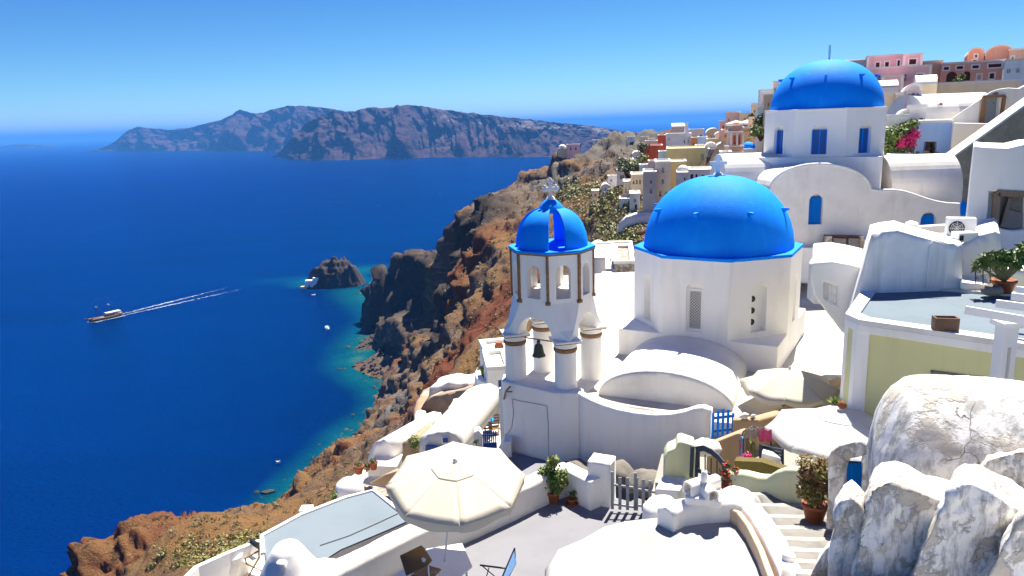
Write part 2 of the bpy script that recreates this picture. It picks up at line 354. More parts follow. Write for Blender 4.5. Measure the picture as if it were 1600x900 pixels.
# land under the village, kept a little below the buildings
cp += [(2,22,-11),(-4,16,-14),(-7,14,-16.5),(-14,16,-24),(-4,24,-15),(-9,26,-22),(4,14,-11),(10,14,-11),(14,10,-11),(6,22,-10.5),(12,28,-10),(2,34,-13),(-3,40,-19),(18,38,-10),(26,40,-9),(22,50,-7.5),
 (34,45,-6),(30,60,-4.5),(45,60,-3),(45,85,-1),(60,90,-1),(70,120,-4),(40,110,-2),(25,80,-6),(30,110,-4),(8,45,-13),(14,60,-12),(12,75,-13),(40,160,-8),(80,180,-10),(140,160,-10),(100,80,0),(140,60,0),(160,280,-60),(260,200,-60),
 (0,0,-13),(12,-4,-10),(-20,0,-28),(-60,40,-75),(-110,60,-125),(-160,60,-150),(-60,90,-95),(-90,100,-122),(-20,50,-40),(-12,36,-29),(-40,0,-60),(60,20,0),(60,-20,0),(0,-30,-13),(-40,-30,-60)]
cp = np.array(cp); CX, CY, CZ = cp[:,0], cp[:,1], cp[:,2]
_d = np.hypot(CX[:,None]-CX[None], CY[:,None]-CY[None])
A = np.zeros((len(cp)+1,)*2); KC = 16.0
A[:-1,:-1] = np.sqrt(_d**2+KC)-np.eye(len(cp))*0.25; A[-1,:-1] = 1; A[:-1,-1] = 1
RW = np.linalg.solve(A, np.append(CZ, 0))
def H(X, Y):
    X = np.asarray(X, float); Y = np.asarray(Y, float); sh = X.shape; X = X.ravel(); Y = Y.ravel(); out = np.full(X.shape, RW[-1])
    for i in range(0, len(X), 20000):
        out[i:i+20000] += np.sqrt((X[i:i+20000,None]-CX[None])**2+(Y[i:i+20000,None]-CY[None])**2+KC) @ RW[:-1]
    return out.reshape(sh)
def grid(name, XX, YY, ZZ, mat, keep=None):
    ny, nx = XX.shape; me = bpy.data.meshes.new(name)
    vs = np.stack([XX, YY, ZZ], -1).reshape(-1, 3)
    i = np.arange(ny*nx).reshape(ny, nx); f = np.stack([i[:-1,:-1], i[:-1,1:], i[1:,1:], i[1:,:-1]], -1).reshape(-1, 4)
    if keep is not None: f = f[keep[:-1,:-1].ravel()]
    me.from_pydata(vs.tolist(), [], f.tolist()); me.materials.append(mat)
    me.polygons.foreach_set('use_smooth', [True]*len(me.polygons)); me.update()
    o = bpy.data.objects.new(name, me); COL.objects.link(o); return o
def fr(x, y, z, o=5): return noise.fractal(Vector((x, y, z)), 0.9, 2.1, o)
nx, ny = 620, 620
ang = np.linspace(-0.98, 0.66, nx); rr = np.exp(np.linspace(math.log(16), math.log(720), ny))
XX = rr[:,None]*np.tan(ang)[None]*1.0; YY = rr[:,None]*np.ones(nx)[None]
ZZ = H(XX, YY)
gy, gx = np.gradient(ZZ); dY = np.gradient(YY, axis=0); dX = np.gradient(XX, axis=1); slope = np.hypot(gy/dY, gx/np.maximum(dX, 1e-6))
OC = np.zeros_like(XX)
for a_, b_, d_, r_ in ((235,842,128,26),(190,870,122,24),(505,765,160,22),(460,780,165,18),(340,835,140,16)):
    q_ = P(a_, b_, d_); OC = np.maximum(OC, np.exp(-((XX-q_.x)**2+(YY-q_.y)**2)/(r_*r_)))
X2, Y2, Z2 = XX.copy(), YY.copy(), ZZ.copy()
hxx = (H(XX+1.5, YY)-H(XX-1.5, YY))/3; hyy = (H(XX, YY+1.5)-H(XX, YY-1.5))/3
for j in range(ny):
    for i in range(nx):
        x, y, z = XX[j,i], YY[j,i], ZZ[j,i]
        if z < SEA-12: continue
        D = math.hypot(x, y)
        k = min(1, max(0, (D-35)/90))*min(1, max(0.12, (z-SEA+2)/14.0))
        if x > 15 and y < 220: k *= 0.25
        if k <= 0: continue
        ka = min(1, max(0.5, (D-40)/200)); nrm = Vector((-hxx[j,i], -hyy[j,i], 1.0)).normalized(); sl = 1-nrm.z
        n1 = noise.ridged_multi_fractal(Vector((x*0.02+5, y*0.02, z*0.028)), 0.9, 2.2, 7, 1.0, 2.0)-1.2
        n2 = noise.fractal(Vector((x*0.07, y*0.07, z*0.09)), 0.85, 2.1, 6)
        n3 = noise.ridged_multi_fractal(Vector((x*0.13, y*0.13, z*0.2)), 0.8, 2.2, 4, 1.0, 2.0)-1.1
        g = 1.0+1.1*min(1, max(0, (y-215)/60))*(1 if x > 5 else 0); d = k*ka*(n1*(2.0*g+6.5*min(1, sl*2.2))+n2*(1.5*g+3.5*sl)+n3*(0.9*g+2.4*sl))
        d *= 1+1.6*OC[j,i]; d = max(-9, min(8, d)); q = nrm*d
        st = 9.0+2*math.sin(x*0.03); ph = (z+q.z)/st+0.35*noise.noise(Vector((x*0.02, y*0.02, 0))); t = ph-math.floor(ph)
        led = k*ka*min(1, sl*2.5+0.15)*st*0.45*((t**2.4/(t**2.4+(1-t)**2.4))-t)
        X2[j,i] = x+q.x; Y2[j,i] = y+q.y; Z2[j,i] = z+q.z+led
def rockmat():
    m, nt, bs = newmat('volcanic_ground'); co = mapped(nt); cz = mapped(nt, (1,1,3.2))
    g = nt.nodes.new('ShaderNodeNewGeometry'); sx = nt.nodes.new('ShaderNodeSeparateXYZ'); nt.links.new(g.outputs['True Normal'], sx.inputs[0])
    flat = ramp(nt, sx.outputs['Z'], [(0.45, 0), (0.8, 1)])
    rock = mix(nt, noi(nt, cz, 0.05, 8, 0.65), (0.05,0.036,0.029), (0.235,0.16,0.11))
    rock = mix(nt, ramp(nt, noi(nt, cz, 0.12, 6, 0.6), [(0.5, 0), (0.62, 1)]), rock, (0.25,0.19,0.145))
    redf = ramp(nt, noi(nt, co, 0.016, 5, 0.6), [(0.5, 0), (0.6, 1)])
    at = nt.nodes.new('ShaderNodeAttribute'); at.attribute_name = 'red'
    rock = mix(nt, at.outputs['Fac'], rock, mix(nt, noi(nt, co, 0.3, 6), (0.09,0.024,0.013), (0.27,0.09,0.042)))
    grass = mix(nt, noi(nt, co, 0.09, 7, 0.65), (0.15,0.075,0.034), (0.33,0.185,0.065))
    grass = mix(nt, ramp(nt, noi(nt, co, 0.5, 6, 0.7), [(0.55, 0), (0.63, 1)]), grass, (0.05,0.045,0.02))
    a2 = nt.nodes.new('ShaderNodeAttribute'); a2.attribute_name = 'grass'
    c = mix(nt, N_mul(nt, flat, a2.outputs['Fac']), rock, grass)
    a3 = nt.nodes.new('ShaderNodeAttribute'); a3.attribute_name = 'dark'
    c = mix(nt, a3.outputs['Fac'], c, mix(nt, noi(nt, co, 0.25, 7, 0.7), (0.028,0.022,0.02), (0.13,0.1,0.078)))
    a4 = nt.nodes.new('ShaderNodeAttribute'); a4.attribute_name = 'ash'
    c = mix(nt, N_mul(nt, a4.outputs['Fac'], ramp(nt, noi(nt, cz, 0.07, 6, 0.6), [(0.4, 0), (0.55, 1)])), c, mix(nt, noi(nt, co, 0.3, 7, 0.7), (0.1,0.09,0.08), (0.26,0.24,0.215)))
    nt.links.new(c, bs.inputs['Base Color']); bs.inputs['Roughness'].default_value = 0.95; bs.inputs['Specular IOR Level'].default_value = 0.15
    h = mix(nt, 0.5, noi(nt, co, 0.35, 10, 0.7), noi(nt, co, 2.2, 8, 0.7)); bump(nt, bs, h, 0.9, 2.2)
    return m
rock = rockmat()
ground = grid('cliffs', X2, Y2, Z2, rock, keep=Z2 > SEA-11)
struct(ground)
def attr(o, name, vals):
    a = o.data.attributes.new(name, 'FLOAT', 'POINT'); a.data.foreach_set('value', np.clip(np.asarray(vals, float).ravel(), 0, 1))
def blob(pts, X, Y):                                            # soft membership of world-space patches
    o = np.zeros_like(X)
    for a, b, d, r in pts:
        p = P(a, b, d); o = np.maximum(o, np.exp(-((X-p.x)**2+(Y-p.y)**2)/(r*r)))
    return o
wob = np.array([[noise.fractal(Vector((XX[j,i]*0.03, YY[j,i]*0.03, 3)), 1, 2, 4) for i in range(nx)] for j in range(0, ny)])
attr(ground, 'red', (blob([(755,520,140,34),(740,540,120,26),(700,560,160,26),(240,845,128,30),(190,870,122,26),(520,765,150,16),(745,450,235,16),(635,575,300,22),(455,790,175,12),(560,560,390,14),(610,590,330,16)], XX, YY)+wob*0.5-0.35)*3)
attr(ground, 'dark', (blob([(590,440,470,34),(620,430,440,36),(650,450,400,26),(735,400,262,22),(725,450,262,24),(700,430,290,18)], XX, YY)+wob*0.45-0.42)*4 + np.clip((SEA+5-Z2)/4, 0, 1)*0.8)  # shade on headland and cliff faces painted into the colour, plus a dark waterline
attr(ground, 'grass', -np.clip((blob([(755,520,140,34),(740,540,120,26),(700,560,160,26),(240,850,130,26),(190,870,122,22)], XX, YY)+wob*0.5-0.3)*3, 0, 1)*0.7+0.45-0.9*blob([(985,225,270,55),(905,245,295,40)], XX, YY)+wob*1.2+np.clip((Z2-SEA-30)/40, -0.6, 0.5))
attr(ground, 'ash', (blob([(975,230,275,45),(900,245,290,35),(1010,225,260,35),(640,520,350,14),(630,640,200,10)], XX, YY)+wob*0.3-0.3)*2)

# ---------------------------------------------------------------- sea: one sheet to the horizon, pale where the bottom is near
def seamat():
    m, nt, bs = newmat('sea_water'); co = mapped(nt, (1,2.2,1)); cp_ = mapped(nt)
    a = nt.nodes.new('ShaderNodeAttribute'); a.attribute_name = 'shallow'
    deep = mix(nt, noi(nt, mapped(nt, (1,3,1)), 0.006, 6, 0.6), (0.0,0.004,0.045), (0.0,0.015,0.12))
    sh = N_mul(nt, a.outputs['Fac'], ramp(nt, noi(nt, cp_, 0.05, 6, 0.65), [(0.25, 0.45), (0.6, 1)]))
    c = mix(nt, ramp(nt, sh, [(0.0, 0), (0.75, 1)]), deep, mix(nt, noi(nt, cp_, 0.12, 5, 0.7), (0.0,0.055,0.085), (0.006,0.11,0.1)))
    c = mix(nt, ramp(nt, sh, [(0.8, 0), (1.0, 0.7)]), c, (0.06,0.13,0.09))
    foam = N_mul(nt, ramp(nt, noi(nt, mapped(nt, (0.35,1.5,1)), 0.09, 9, 0.72), [(0.672, 0), (0.70, 1)]), ramp(nt, noi(nt, cp_, 0.003, 3), [(0.5, 0), (0.6, 0.8)]))
    c = mix(nt, foam, c, (0.6,0.66,0.7))
    h = mix(nt, 0.45, noi(nt, co, 0.06, 6, 0.6), noi(nt, co, 0.45, 5, 0.65))
    bp = N(nt, 'ShaderNodeBump', Strength=0.9, Distance=3.2); nt.links.new(h, bp.inputs['Height'])
    df = nt.nodes.new('ShaderNodeBsdfDiffuse'); nt.links.new(c, df.inputs[0]); nt.links.new(bp.outputs[0], df.inputs['Normal'])
    gl = nt.nodes.new('ShaderNodeBsdfGlossy'); gl.inputs[0].default_value = (0.0,0.4,1.0,1); gl.inputs['Roughness'].default_value = 0.14; nt.links.new(bp.outputs[0], gl.inputs['Normal'])
    fr = nt.nodes.new('ShaderNodeFresnel'); fr.inputs[0].default_value = 1.33; nt.links.new(bp.outputs[0], fr.inputs['Normal'])
    mx = nt.nodes.new('ShaderNodeMixShader'); nt.links.new(N_mul(nt, fr.outputs[0], 0.75), mx.inputs[0]); nt.links.new(df.outputs[0], mx.inputs[1]); nt.links.new(gl.outputs[0], mx.inputs[2])
    nt.links.new(mx.outputs[0], nt.nodes['Material Output'].inputs[0]); nt.nodes.remove(bs)
    return m
seam = seamat()
nxs, nys = 420, 520
a_ = np.linspace(-1.25, 1.25, nxs); r_ = np.exp(np.linspace(math.log(30), math.log(45000), nys))
SX = r_[:,None]*np.tan(a_)[None]; SY = r_[:,None]*np.ones(nxs)[None]-60
near = (SY < 1200) & (np.abs(SX) < 600)
hh = np.full(SX.shape, -400.0); hh[near] = H(SX[near], SY[near])
islet_c = Zp(522, 440, SEA)
dist = np.hypot((SX-islet_c.x)/1.5, SY-islet_c.y)
depth = SEA-hh
dsh = np.full(SX.shape, 1e4); XN, YN = SX[near], SY[near]; dn_ = np.full(XN.shape, 1e4)
for i in range(len(shore)-1):
    a, b = shore[i], shore[i+1]; vx, vy = b[0]-a[0], b[1]-a[1]; t = np.clip(((XN-a[0])*vx+(YN-a[1])*vy)/(vx*vx+vy*vy), 0, 1); dn_ = np.minimum(dn_, np.hypot(XN-a[0]-t*vx, YN-a[1]-t*vy))
dsh[near] = dn_; dsh[(hh > SEA)] = 0
shal = np.clip(1.08-dsh/(3+SY*0.045), 0, 1); shal = np.maximum(shal, np.clip(1.0-(dist-17)/13.0, 0, 0.7)*(dist > 0))
p = Zp(572,422,SEA); shal = np.maximum(shal, 0.75*np.exp(-(((SX-p.x)/26)**2+((SY-p.y)/24)**2)))
p = Zp(455,437,SEA); shal = np.maximum(shal, 0.4*np.exp(-(((SX-p.x)/26)**2+((SY-p.y)/12)**2)))
sea = grid('sea', SX, SY, np.full(SX.shape, SEA), seam); struct(sea); attr(sea, 'shallow', shal)

# ---------------------------------------------------------------- far islands across the caldera
def farmat(name, c1, c2, c3, ash):
    m, nt, bs = newmat(name); co = mapped(nt); cz = mapped(nt, (1,1,5))
    c = mix(nt, ramp(nt, noi(nt, cz, 0.004, 9, 0.66), [(0.35, 0), (0.65, 1)]), c1, c2)
    c = mix(nt, ramp(nt, noi(nt, cz, 0.0075, 8, 0.7), [(0.5, 0), (0.58, 1)]), c, c3)
    a = nt.nodes.new('ShaderNodeAttribute'); a.attribute_name = 'ash'
    c = mix(nt, N_mul(nt, a.outputs['Fac'], ramp(nt, noi(nt, cz, 0.006, 7, 0.7), [(0.5, 0), (0.6, 1)])), c, ash)
    nt.links.new(c, bs.inputs['Base Color']); bs.inputs['Roughness'].default_value = 1; bs.inputs['Specular IOR Level'].default_value = 0.05
    bump(nt, bs, noi(nt, co, 0.02, 10, 0.7), 1.0, 25); return m
farm1 = farmat('far_cliffs', (0.035,0.022,0.03), (0.1,0.062,0.06), (0.012,0.01,0.014), (0.2,0.18,0.17))
def island(name, sky_pts, base_pts, back, seed, gully, ash=None, m=farm1, n=420, rows=70):
    xs = np.linspace(sky_pts[0][0], sky_pts[-1][0], n)
    ys = np.interp(xs, *zip(*sky_pts)); yb = np.interp(xs, *zip(*base_pts)); vs = []; av = []
    XA = np.zeros((rows+12, n)); YA = XA.copy(); ZA = XA.copy(); AA = XA.copy()
    for i, x in enumerate(xs):
        B = Zp(x, yb[i], SEA); D = B.y; bk = np.interp(x, *zip(*back)); C = P(x, ys[i]+0.0, D+bk)
        Hh = max(C.z-SEA, 2); e = fr(x*0.09, seed, 0, 5)*Hh*0.045
        for k in range(rows+12):
            if k < rows:
                t = k/(rows-1); s = t**0.8 if t < .5 else t**0.8
                s = t; z = SEA-4+(Hh+4)*(1-(1-s)**1.35)*1.0
                gx_, gz = x*0.035, s*1.1
                rg = noise.ridged_multi_fractal(Vector((gx_+s*0.5, gz, seed)), 0.8, 2.1, 6, 1, 2)-1.0
                led = 0.12*math.sin(s*19+3*noise.noise(Vector((x*0.012, seed, 1))))
                off = (rg*gully*bk*0.55+led*bk*0.16)*math.sin(PI*min(1, s*0.93+0.04))
                y = D+bk*s+off; X_ = B.x+(C.x-B.x)*s; X_ = X_*(y/(D+bk*s)) if False else X_
                if s > .9: z += e*(s-.9)*10*0.6
            else:
                t = (k-rows+1)/12; y = D+bk+t*bk*2.2; z = SEA+Hh*(1-t)**1.2-6*t+e*0.6*(1-t); X_ = C.x*(1+t*0.1)
            XA[k,i] = X_; YA[k,i] = y; ZA[k,i] = z
            AA[k,i] = 0 if ash is None else (1 if (x > ash[0] and k < rows and ash[1] < k/(rows-1) < ash[2]) else 0)
    o = grid(name, XA, YA, ZA, m); struct(o); attr(o, 'ash', AA); return o
island('far_cliff_coast', [(150,236),(163,231),(180,220),(200,203),(214,198),(240,201),(262,203),(300,199),(322,192),(345,188),(362,178),(373,172),(392,176),(402,178),(425,171),(448,166),(470,165),(500,167),(520,171),(545,174),(600,178),(660,185)],
       [(150,236.5),(300,236),(430,236.5),(660,236)], [(150,60),(220,500),(660,900)], 2.3, 0.8)
island('near_cliff_coast', [(431,245),(436,239),(445,228),(456,214),(468,203),(480,190),(490,183),(505,180),(512,176),(522,172),(530,176),(545,176),(560,172),(580,168),(600,168),(616,167),(618.2,163.5),(640,165),(665,167),(700,172),(740,177),(780,182),(820,186),(860,190),(900,194),(940,199),(970,204),(1010,209),(1060,214),(1110,219)],
       [(431,246),(450,249),(480,251),(540,250.5),(600,248),(700,246.5),(850,246.5),(1000,243),(1110,236)], [(431,40),(470,350),(620,700),(900,1100),(1110,1500)], 7.7, 0.75, ash=(690,0.62,0.9))
island('low_distant_island', [(8,231),(14,227),(25,225.5),(45,225),(60,226),(80,227.5),(92,229),(96,231)], [(8,232.2),(96,231.2)], [(8,200),(96,500)], 4.1, 0.3, ash=(0,0.45,0.95), n=80, rows=20)

# ---------------------------------------------------------------- haze over the caldera
mh = bpy.data.materials.new('haze_air'); mh.use_nodes = True; ntm = mh.node_tree
ntm.nodes.remove(ntm.nodes['Principled BSDF']); pv = ntm.nodes.new('ShaderNodeVolumePrincipled')
pv.inputs['Color'].default_value = (0.1,0.38,1.0,1); pv.inputs['Density'].default_value = 0.00009; pv.inputs['Anisotropy'].default_value = 0.0
ntm.links.new(pv.outputs[0], ntm.nodes['Material Output'].inputs['Volume'])
hz = obj('haze', MB().box(-60000,60000,-500,60000,SEA-45,225), mh); hz['kind'] = 'stuff'
# ================================================================ near architecture
def slab(name, px, D, th, mat, parent=None, bevel=0.05, **k):    # an outline at its own distance, given real depth
    q = P(min(px)[0], 400, D); mb = MB().extr([P(a, b, D) for a, b in px], (q.x/q.y*th*k.pop('lean', 1.0), th, 0)); return obj(name, mb, mat, parent, bevel=bevel, autosm=1, **k)
def cut(o, mb):                                                  # carve real recesses
    c = obj('cutter', mb, white); c2 = bmesh.new(); c2.from_mesh(c.data); bmesh.ops.remove_doubles(c2, verts=c2.verts, dist=0.0005); bmesh.ops.recalc_face_normals(c2, faces=c2.faces); c2.to_mesh(c.data); c2.free()
    md = o.modifiers.new('c', 'BOOLEAN'); md.object = c; md.operation = 'DIFFERENCE'; md.solver = 'EXACT'
    o.modifiers.move(len(o.modifiers)-1, 0); bpy.context.view_layer.update()
    others = [(m.name, m.show_viewport) for m in o.modifiers if m.name != 'c']
    for m in o.modifiers:
        if m.name != 'c': m.show_viewport = False
    bpy.context.view_layer.update()
    me = bpy.data.meshes.new_from_object(o.evaluated_get(bpy.context.evaluated_depsgraph_get()))
    for m in list(o.modifiers):
        if m.name == 'c': o.modifiers.remove(m)
        else: m.show_viewport = True
    o.data = me; bpy.data.objects.remove(c)
def archbox(cx, z0, z1, w, y0, y1, arch=True):                   # arched prism across y, for cutting or panes
    pts = [(cx+a, y0, z0+b) for a, b in [(p[0]-w/2, p[1]) for p in outline((0, 0, w, z1-z0, arch))]]
    return MB().extr(pts, (0, y1-y0, 0))
def wallpath(pts, th, zb, round_top=0.0):                        # wall following points (x, y, ztop)
    pts = [Vector(p) for p in pts]; n = len(pts); L = []; R_ = []
    for i in range(n):
        a, b = pts[max(i-1, 0)], pts[min(i+1, n-1)]; t = Vector((b.x-a.x, b.y-a.y, 0)).normalized(); q = Vector((-t.y, t.x, 0))*th/2
        L.append(pts[i]+q); R_.append(pts[i]-q)
    zbs = zb if isinstance(zb, (list, tuple)) else [zb]*n
    rs = []
    for i in range(n):
        l, r, z = L[i], R_[i], pts[i].z; e = round_top; k = th*0.5
        ring = [(r.x, r.y, zbs[i]), (r.x, r.y, z-e)]
        if e:
            c = (l+r)/2
            for s in range(1, 6):
                a_ = PI*s/6; ring.append((c.x+(r.x-c.x)*math.cos(a_), c.y+(r.y-c.y)*math.cos(a_), z-e+e*math.sin(a_)))
        ring += [(l.x, l.y, z-e), (l.x, l.y, zbs[i])]
        rs.append(ring)
    return MB().rings(rs, smooth=False)
def panes(parent, mb_frame, kind): pass
def ang(c, r, a): a = rad(a); return Vector((c[0]+r*math.sin(a), c[1]-r*math.cos(a)))
def octo(c, r, a0): return [ang(c, r, a0+45*k) for k in range(8)]
GRIDM = None

# ---- bell tower
TC = (1.34, 23.9)
tw = thing('bell_tower', 'white octagonal bell tower with slotted blue dome, standing on four round columns', 'bell tower', (TC[0], TC[1], -11.6))
body = MB(); fr_ = []
fl, frp = ang(TC, 1.33, -77), ang(TC, 1.33, 13)
base = MB().prism([(-0.44,23.35),(1.2,22.05),(1.98,21.93),(2.2,22.3),(1.75,22.75),(0.1,24.05),(-0.40,24.0)], -12.2, -8.29)
bo = obj('base_wall', base, white, tw, bevel=0.05, autosm=1)
obj('floor_slab', MB().prism([ang(TC, 1.95, 13+90*k) for k in range(4)], -11.6, -8.6), whiteroof, tw)
for k in range(4):
    c = ang(TC, 1.33, 13+90*k)
    q = obj('column', MB().lathe([(0.37,-8.9),(0.37,-8.6),(0.355,-8.0),(0.345,-7.1)], (c.x,c.y,0), 28), white, tw)
    bm_ = MB().lathe([(0.35,0),(0.378,0.02),(0.38,0.1),(0.36,0.12)], (c.x,c.y,-7.08), 28); obj('brick_band', bm_, rust, q)
    cm = MB().lathe([(0.355,0),(0.375,0.03),(0.375,0.2)], (c.x,c.y,-6.95), 28); cm.obox((c.x,c.y,-6.72), (0.86,0.86,0.07), rad(13+90*k))
    cp_ = obj('capital', cm, white, q, bevel=0.02)
    tr = MB().obox((c.x,c.y,-6.765), (0.82,0.82,0.04), rad(13+90*k)); obj('edge_band', tr, rust, cp_)
def trans():
    mb = MB(); zb, zt, zs, r = -6.685, -5.55, -6.67, 0.62
    for k in range(4):
        m = rad(13+45+90*k); n = Vector((math.sin(m), -math.cos(m), 0)); u = Vector((math.cos(m), math.sin(m), 0)); C0 = Vector((TC[0], TC[1], 0))
        for d, sg in ((1.24, 1), (0.74, -1)):
            hw = 1.2 if sg > 0 else 0.86; tw_ = 0.51 if sg > 0 else 0.35
            ar = [(r*math.cos(PI*i/16), zs+r*1.05*math.sin(PI*i/16)) for i in range(17)]; ou = []
            for i in range(17):
                t = i/16
                if t < 0.25: s = t/0.25; ou.append((hw+(tw_-hw)*(s**0.6), zb+(zt-zb)*s))
                elif t > 0.75: s = (1-t)/0.25; ou.append((-(hw+(tw_-hw)*(s**0.6)), zb+(zt-zb)*s))
                else: ou.append((tw_*(1-2*(t-0.25)/0.5), zt))
            A_ = [C0+n*d+u*a+Vector((0,0,z)) for a, z in ar]; B_ = [C0+n*d+u*a+Vector((0,0,z)) for a, z in ou]
            fs = [((i, i+1, 17+i+1, 17+i) if sg > 0 else (i+1, i, 17+i, 17+i+1)) for i in range(16)]
            mb.add(A_+B_, [f[::-1] for f in fs])
            if sg > 0: O1, S1 = A_, B_
        mb.add(O1+A_, [(i, i+1, 18+i, 17+i) for i in range(16)])
        # flank to next side: curved fill over the column
        m2 = rad(13+90+90*k); n2 = Vector((math.sin(m2), -math.cos(m2), 0)); u2 = Vector((math.cos(m2), math.sin(m2), 0))
        m3 = rad(13+135+90*k); n3 = Vector((math.sin(m3), -math.cos(m3), 0)); u3 = Vector((math.cos(m3), math.sin(m3), 0))
        e1 = [C0+n*1.24+u*a+Vector((0,0,z)) for a, z in [(1.2+(0.51-1.2)*((i/4)**0.6), zb+(zt-zb)*i/4) for i in range(5)]]
        e2 = [C0+n3*1.24+u3*(-a)+Vector((0,0,z)) for a, z in [(1.2+(0.51-1.2)*((i/4)**0.6), zb+(zt-zb)*i/4) for i in range(5)]]
        mb.add(e1+e2, [(i, 5+i, 6+i, i+1) for i in range(4)])
        mb.add([e1[0], e2[0], C0+n3*0.74+u3*(-0.86)+Vector((0,0,zb)), C0+n*0.74+u*0.86+Vector((0,0,zb))], [(0,3,2,1)])
    return mb
obj('arcade', trans(), white, tw, autosm=1)
LR = 1.345; LZ0, LZ1 = -5.56, -4.02
lan = MB().prism(octo(TC, LR-0.004, 13+22.5), LZ0, LZ0+0.1)
oc = octo(TC, LR, 13-22.5); oi = octo(TC, LR-0.26, 13-22.5)
for k in range(8):
    a, b = oc[k], oc[(k+1)%8]; u = (b-a); wd = u.length; u = Vector((u.x, u.y, 0)).normalized()
    ops = [(wd/2-0.24, 0.14, wd/2+0.24, 1.22, 1)]
    lan.panel((a.x, a.y, LZ0), u, (0,0,1), wd, LZ1-LZ0, ops, dep=0.24)
    a, b = oi[(k+1)%8], oi[k]; wi = (b-a).length
    lan.panel((a.x, a.y, LZ0), -u, (0,0,1), wi, LZ1-LZ0, [(wi/2-0.24, 0.14, wi/2+0.24, 1.22, 1)], dep=0.005)
obj('lantern', lan, white, tw)
for k in range(8):
    a = ang(TC, LR+0.005, 13-22.5+45*k)
    pm = MB().obox((a.x, a.y, (LZ0+LZ1)/2+0.02), (0.085,0.085,LZ1-LZ0-0.02), rad(13-22.5+45*k)); pm.obox((a.x, a.y, LZ0+0.03), (0.15,0.15,0.1), rad(13-22.5+45*k))
    p_ = obj('brick_pilaster', pm, rust, tw); rough(p_, 0.08, 0.008, 9, 20)
    p_['label'] = 'bare brown brick corner strip'
obj('brick_cornice', MB().prism(octo(TC, LR+0.07, 13-22.5), LZ1, LZ1+0.055), rust, tw)
obj('eave_slab', MB().prism(octo(TC, LR+0.1, 13-22.5), LZ1+0.057, LZ1+0.14), blue, tw, bevel=0.02)
dm = MB(); DZ = LZ1+0.14; DR = 1.18; DH = 1.26
def dprof(t): return DR*math.cos(t)**0.75 if t < 1.5 else DR*0.14, DH*math.sin(t)
for k in range(4):
    a0, a1 = 20+90*k, 82+90*k
    outer = []; inner = []
    for i in range(13):
        t = 0.0+i/12*1.32; r, z = dprof(t); ro = []; ri = []
        for j in range(11):
            aa = a0+(a1-a0)*j/10; p = ang(TC, r, aa); ro.append((p.x, p.y, DZ+z)); p = ang(TC, max(r-0.16, 0.05), aa); ri.append((p.x, p.y, DZ+z*0.93))
        outer.append(ro+ri[::-1])
    pm = MB().rings(outer, smooth=False)
    obj('dome_petal', pm, blue, tw, autosm=1, bevel=0.015)
obj('dome_cap', MB().lathe([(0.44,0.0),(0.43,0.1),(0.33,0.26),(0.2,0.38),(0.1,0.43),(0.0,0.44)], (TC[0],TC[1],DZ+DH*0.86), 28), blue, tw)
def cross(parent, c, h, wd, t, trefoil=False, mat=wmetal):
    m = MB(); x, y, z = c; m.box(x-t/2, x+t/2, y-t/2, y+t/2, z, z+h); m.box(x-wd/2, x+wd/2, y-t/2+0.003, y+t/2-0.003, z+h*0.52, z+h*0.52+t)
    if trefoil:
        for px_, pz in ((x-wd/2, z+h*0.52+t/2), (x+wd/2, z+h*0.52+t/2), (x, z+h)):
            for dx, dz in ((0.6,0),(-0.6,0),(0,0.7),(0,-0.6)): 
                q = MB().lathe([(0,-t*.62),(t*.45,-t*.5),(t*.62,0),(t*.45,t*.5),(0,t*.62)], (0,0,0), 10); q.xf(Matrix.Translation((px_+dx*t, y, pz+dz*t)) @ Matrix.Scale(0.75, 4, Vector((0,1,0)))); m.add(q.v, q.f)
    m.lathe([(t*1.7,-0.02),(t*1.3,t*.7),(t*.5,t*1.2)], (x,y,z), 12)
    return obj('cross', m, mat, parent)
cross(tw, (TC[0],TC[1],DZ+DH*0.86+0.42), 0.56, 0.36, 0.09, True)
# bell on its iron bar: hangs in the tower, a thing of its own
ba, bb = ang(TC, 1.2, -73), ang(TC, 1.2, 9); bc = ba.lerp(bb, 0.46)
bl = thing('bell', 'green bronze church bell hanging from an iron bar between the columns of the bell tower', 'bell', (bc.x, bc.y, -7.5))
obj('bell_body', MB().lathe([(0.225,0),(0.22,0.03),(0.18,0.1),(0.15,0.25),(0.125,0.36),(0.08,0.41),(0.0,0.43)], (bc.x,bc.y,-7.42), 24), bronze, bl)
obj('crown', MB().lathe([(0.05,0),(0.06,0.06),(0.035,0.14),(0,0.15)], (bc.x,bc.y,-7.0), 10), bronze, bl)
obj('hanging_bar', MB().bar((ba.x,ba.y,-6.86), (bb.x,bb.y,-6.86), 0.035, 0.035), rust, bl)
obj('clapper', MB().lathe([(0.0,-0.1),(0.03,-0.07),(0.012,0.0),(0.01,0.3)], (bc.x,bc.y,-7.42), 8), black, bl)
# cable and conduit on the base wall
n_ = Vector((-0.62,-0.785,0))
cb = [P(a, b, 22.3)+Vector((0,-0.35,0)) for a, b in ((801,617),(845,625),(855,632),(857,705))]
t_ = MB(); 
def on_base(a, b):
    r = ray(a, b); p0 = Vector((-0.44,23.35,0)); nn = Vector((1.3,1.64,0)).normalized(); t = p0.dot(nn)/r.dot(nn); return r*t-nn*0.02
t_.tube([on_base(a, b) for a, b in ((800,623),(812,626),(845,632),(855,634),(857,660),(858,712))], 0.009, 5)
t_.tube([on_base(a, b) for a, b in ((801,625),(803,645),(800,668),(793,678),(789,679))], 0.009, 5)
obj('wall_cable', t_, gmetal, tw)
t_ = MB().tube([on_base(788,623), P(790,612,22.6), P(797,604,22.4)], 0.03, 6); t_.tube([P(790,612,22.6), P(800,612,22.3)], 0.025, 6)
obj('iron_bracket', t_, rust, tw)

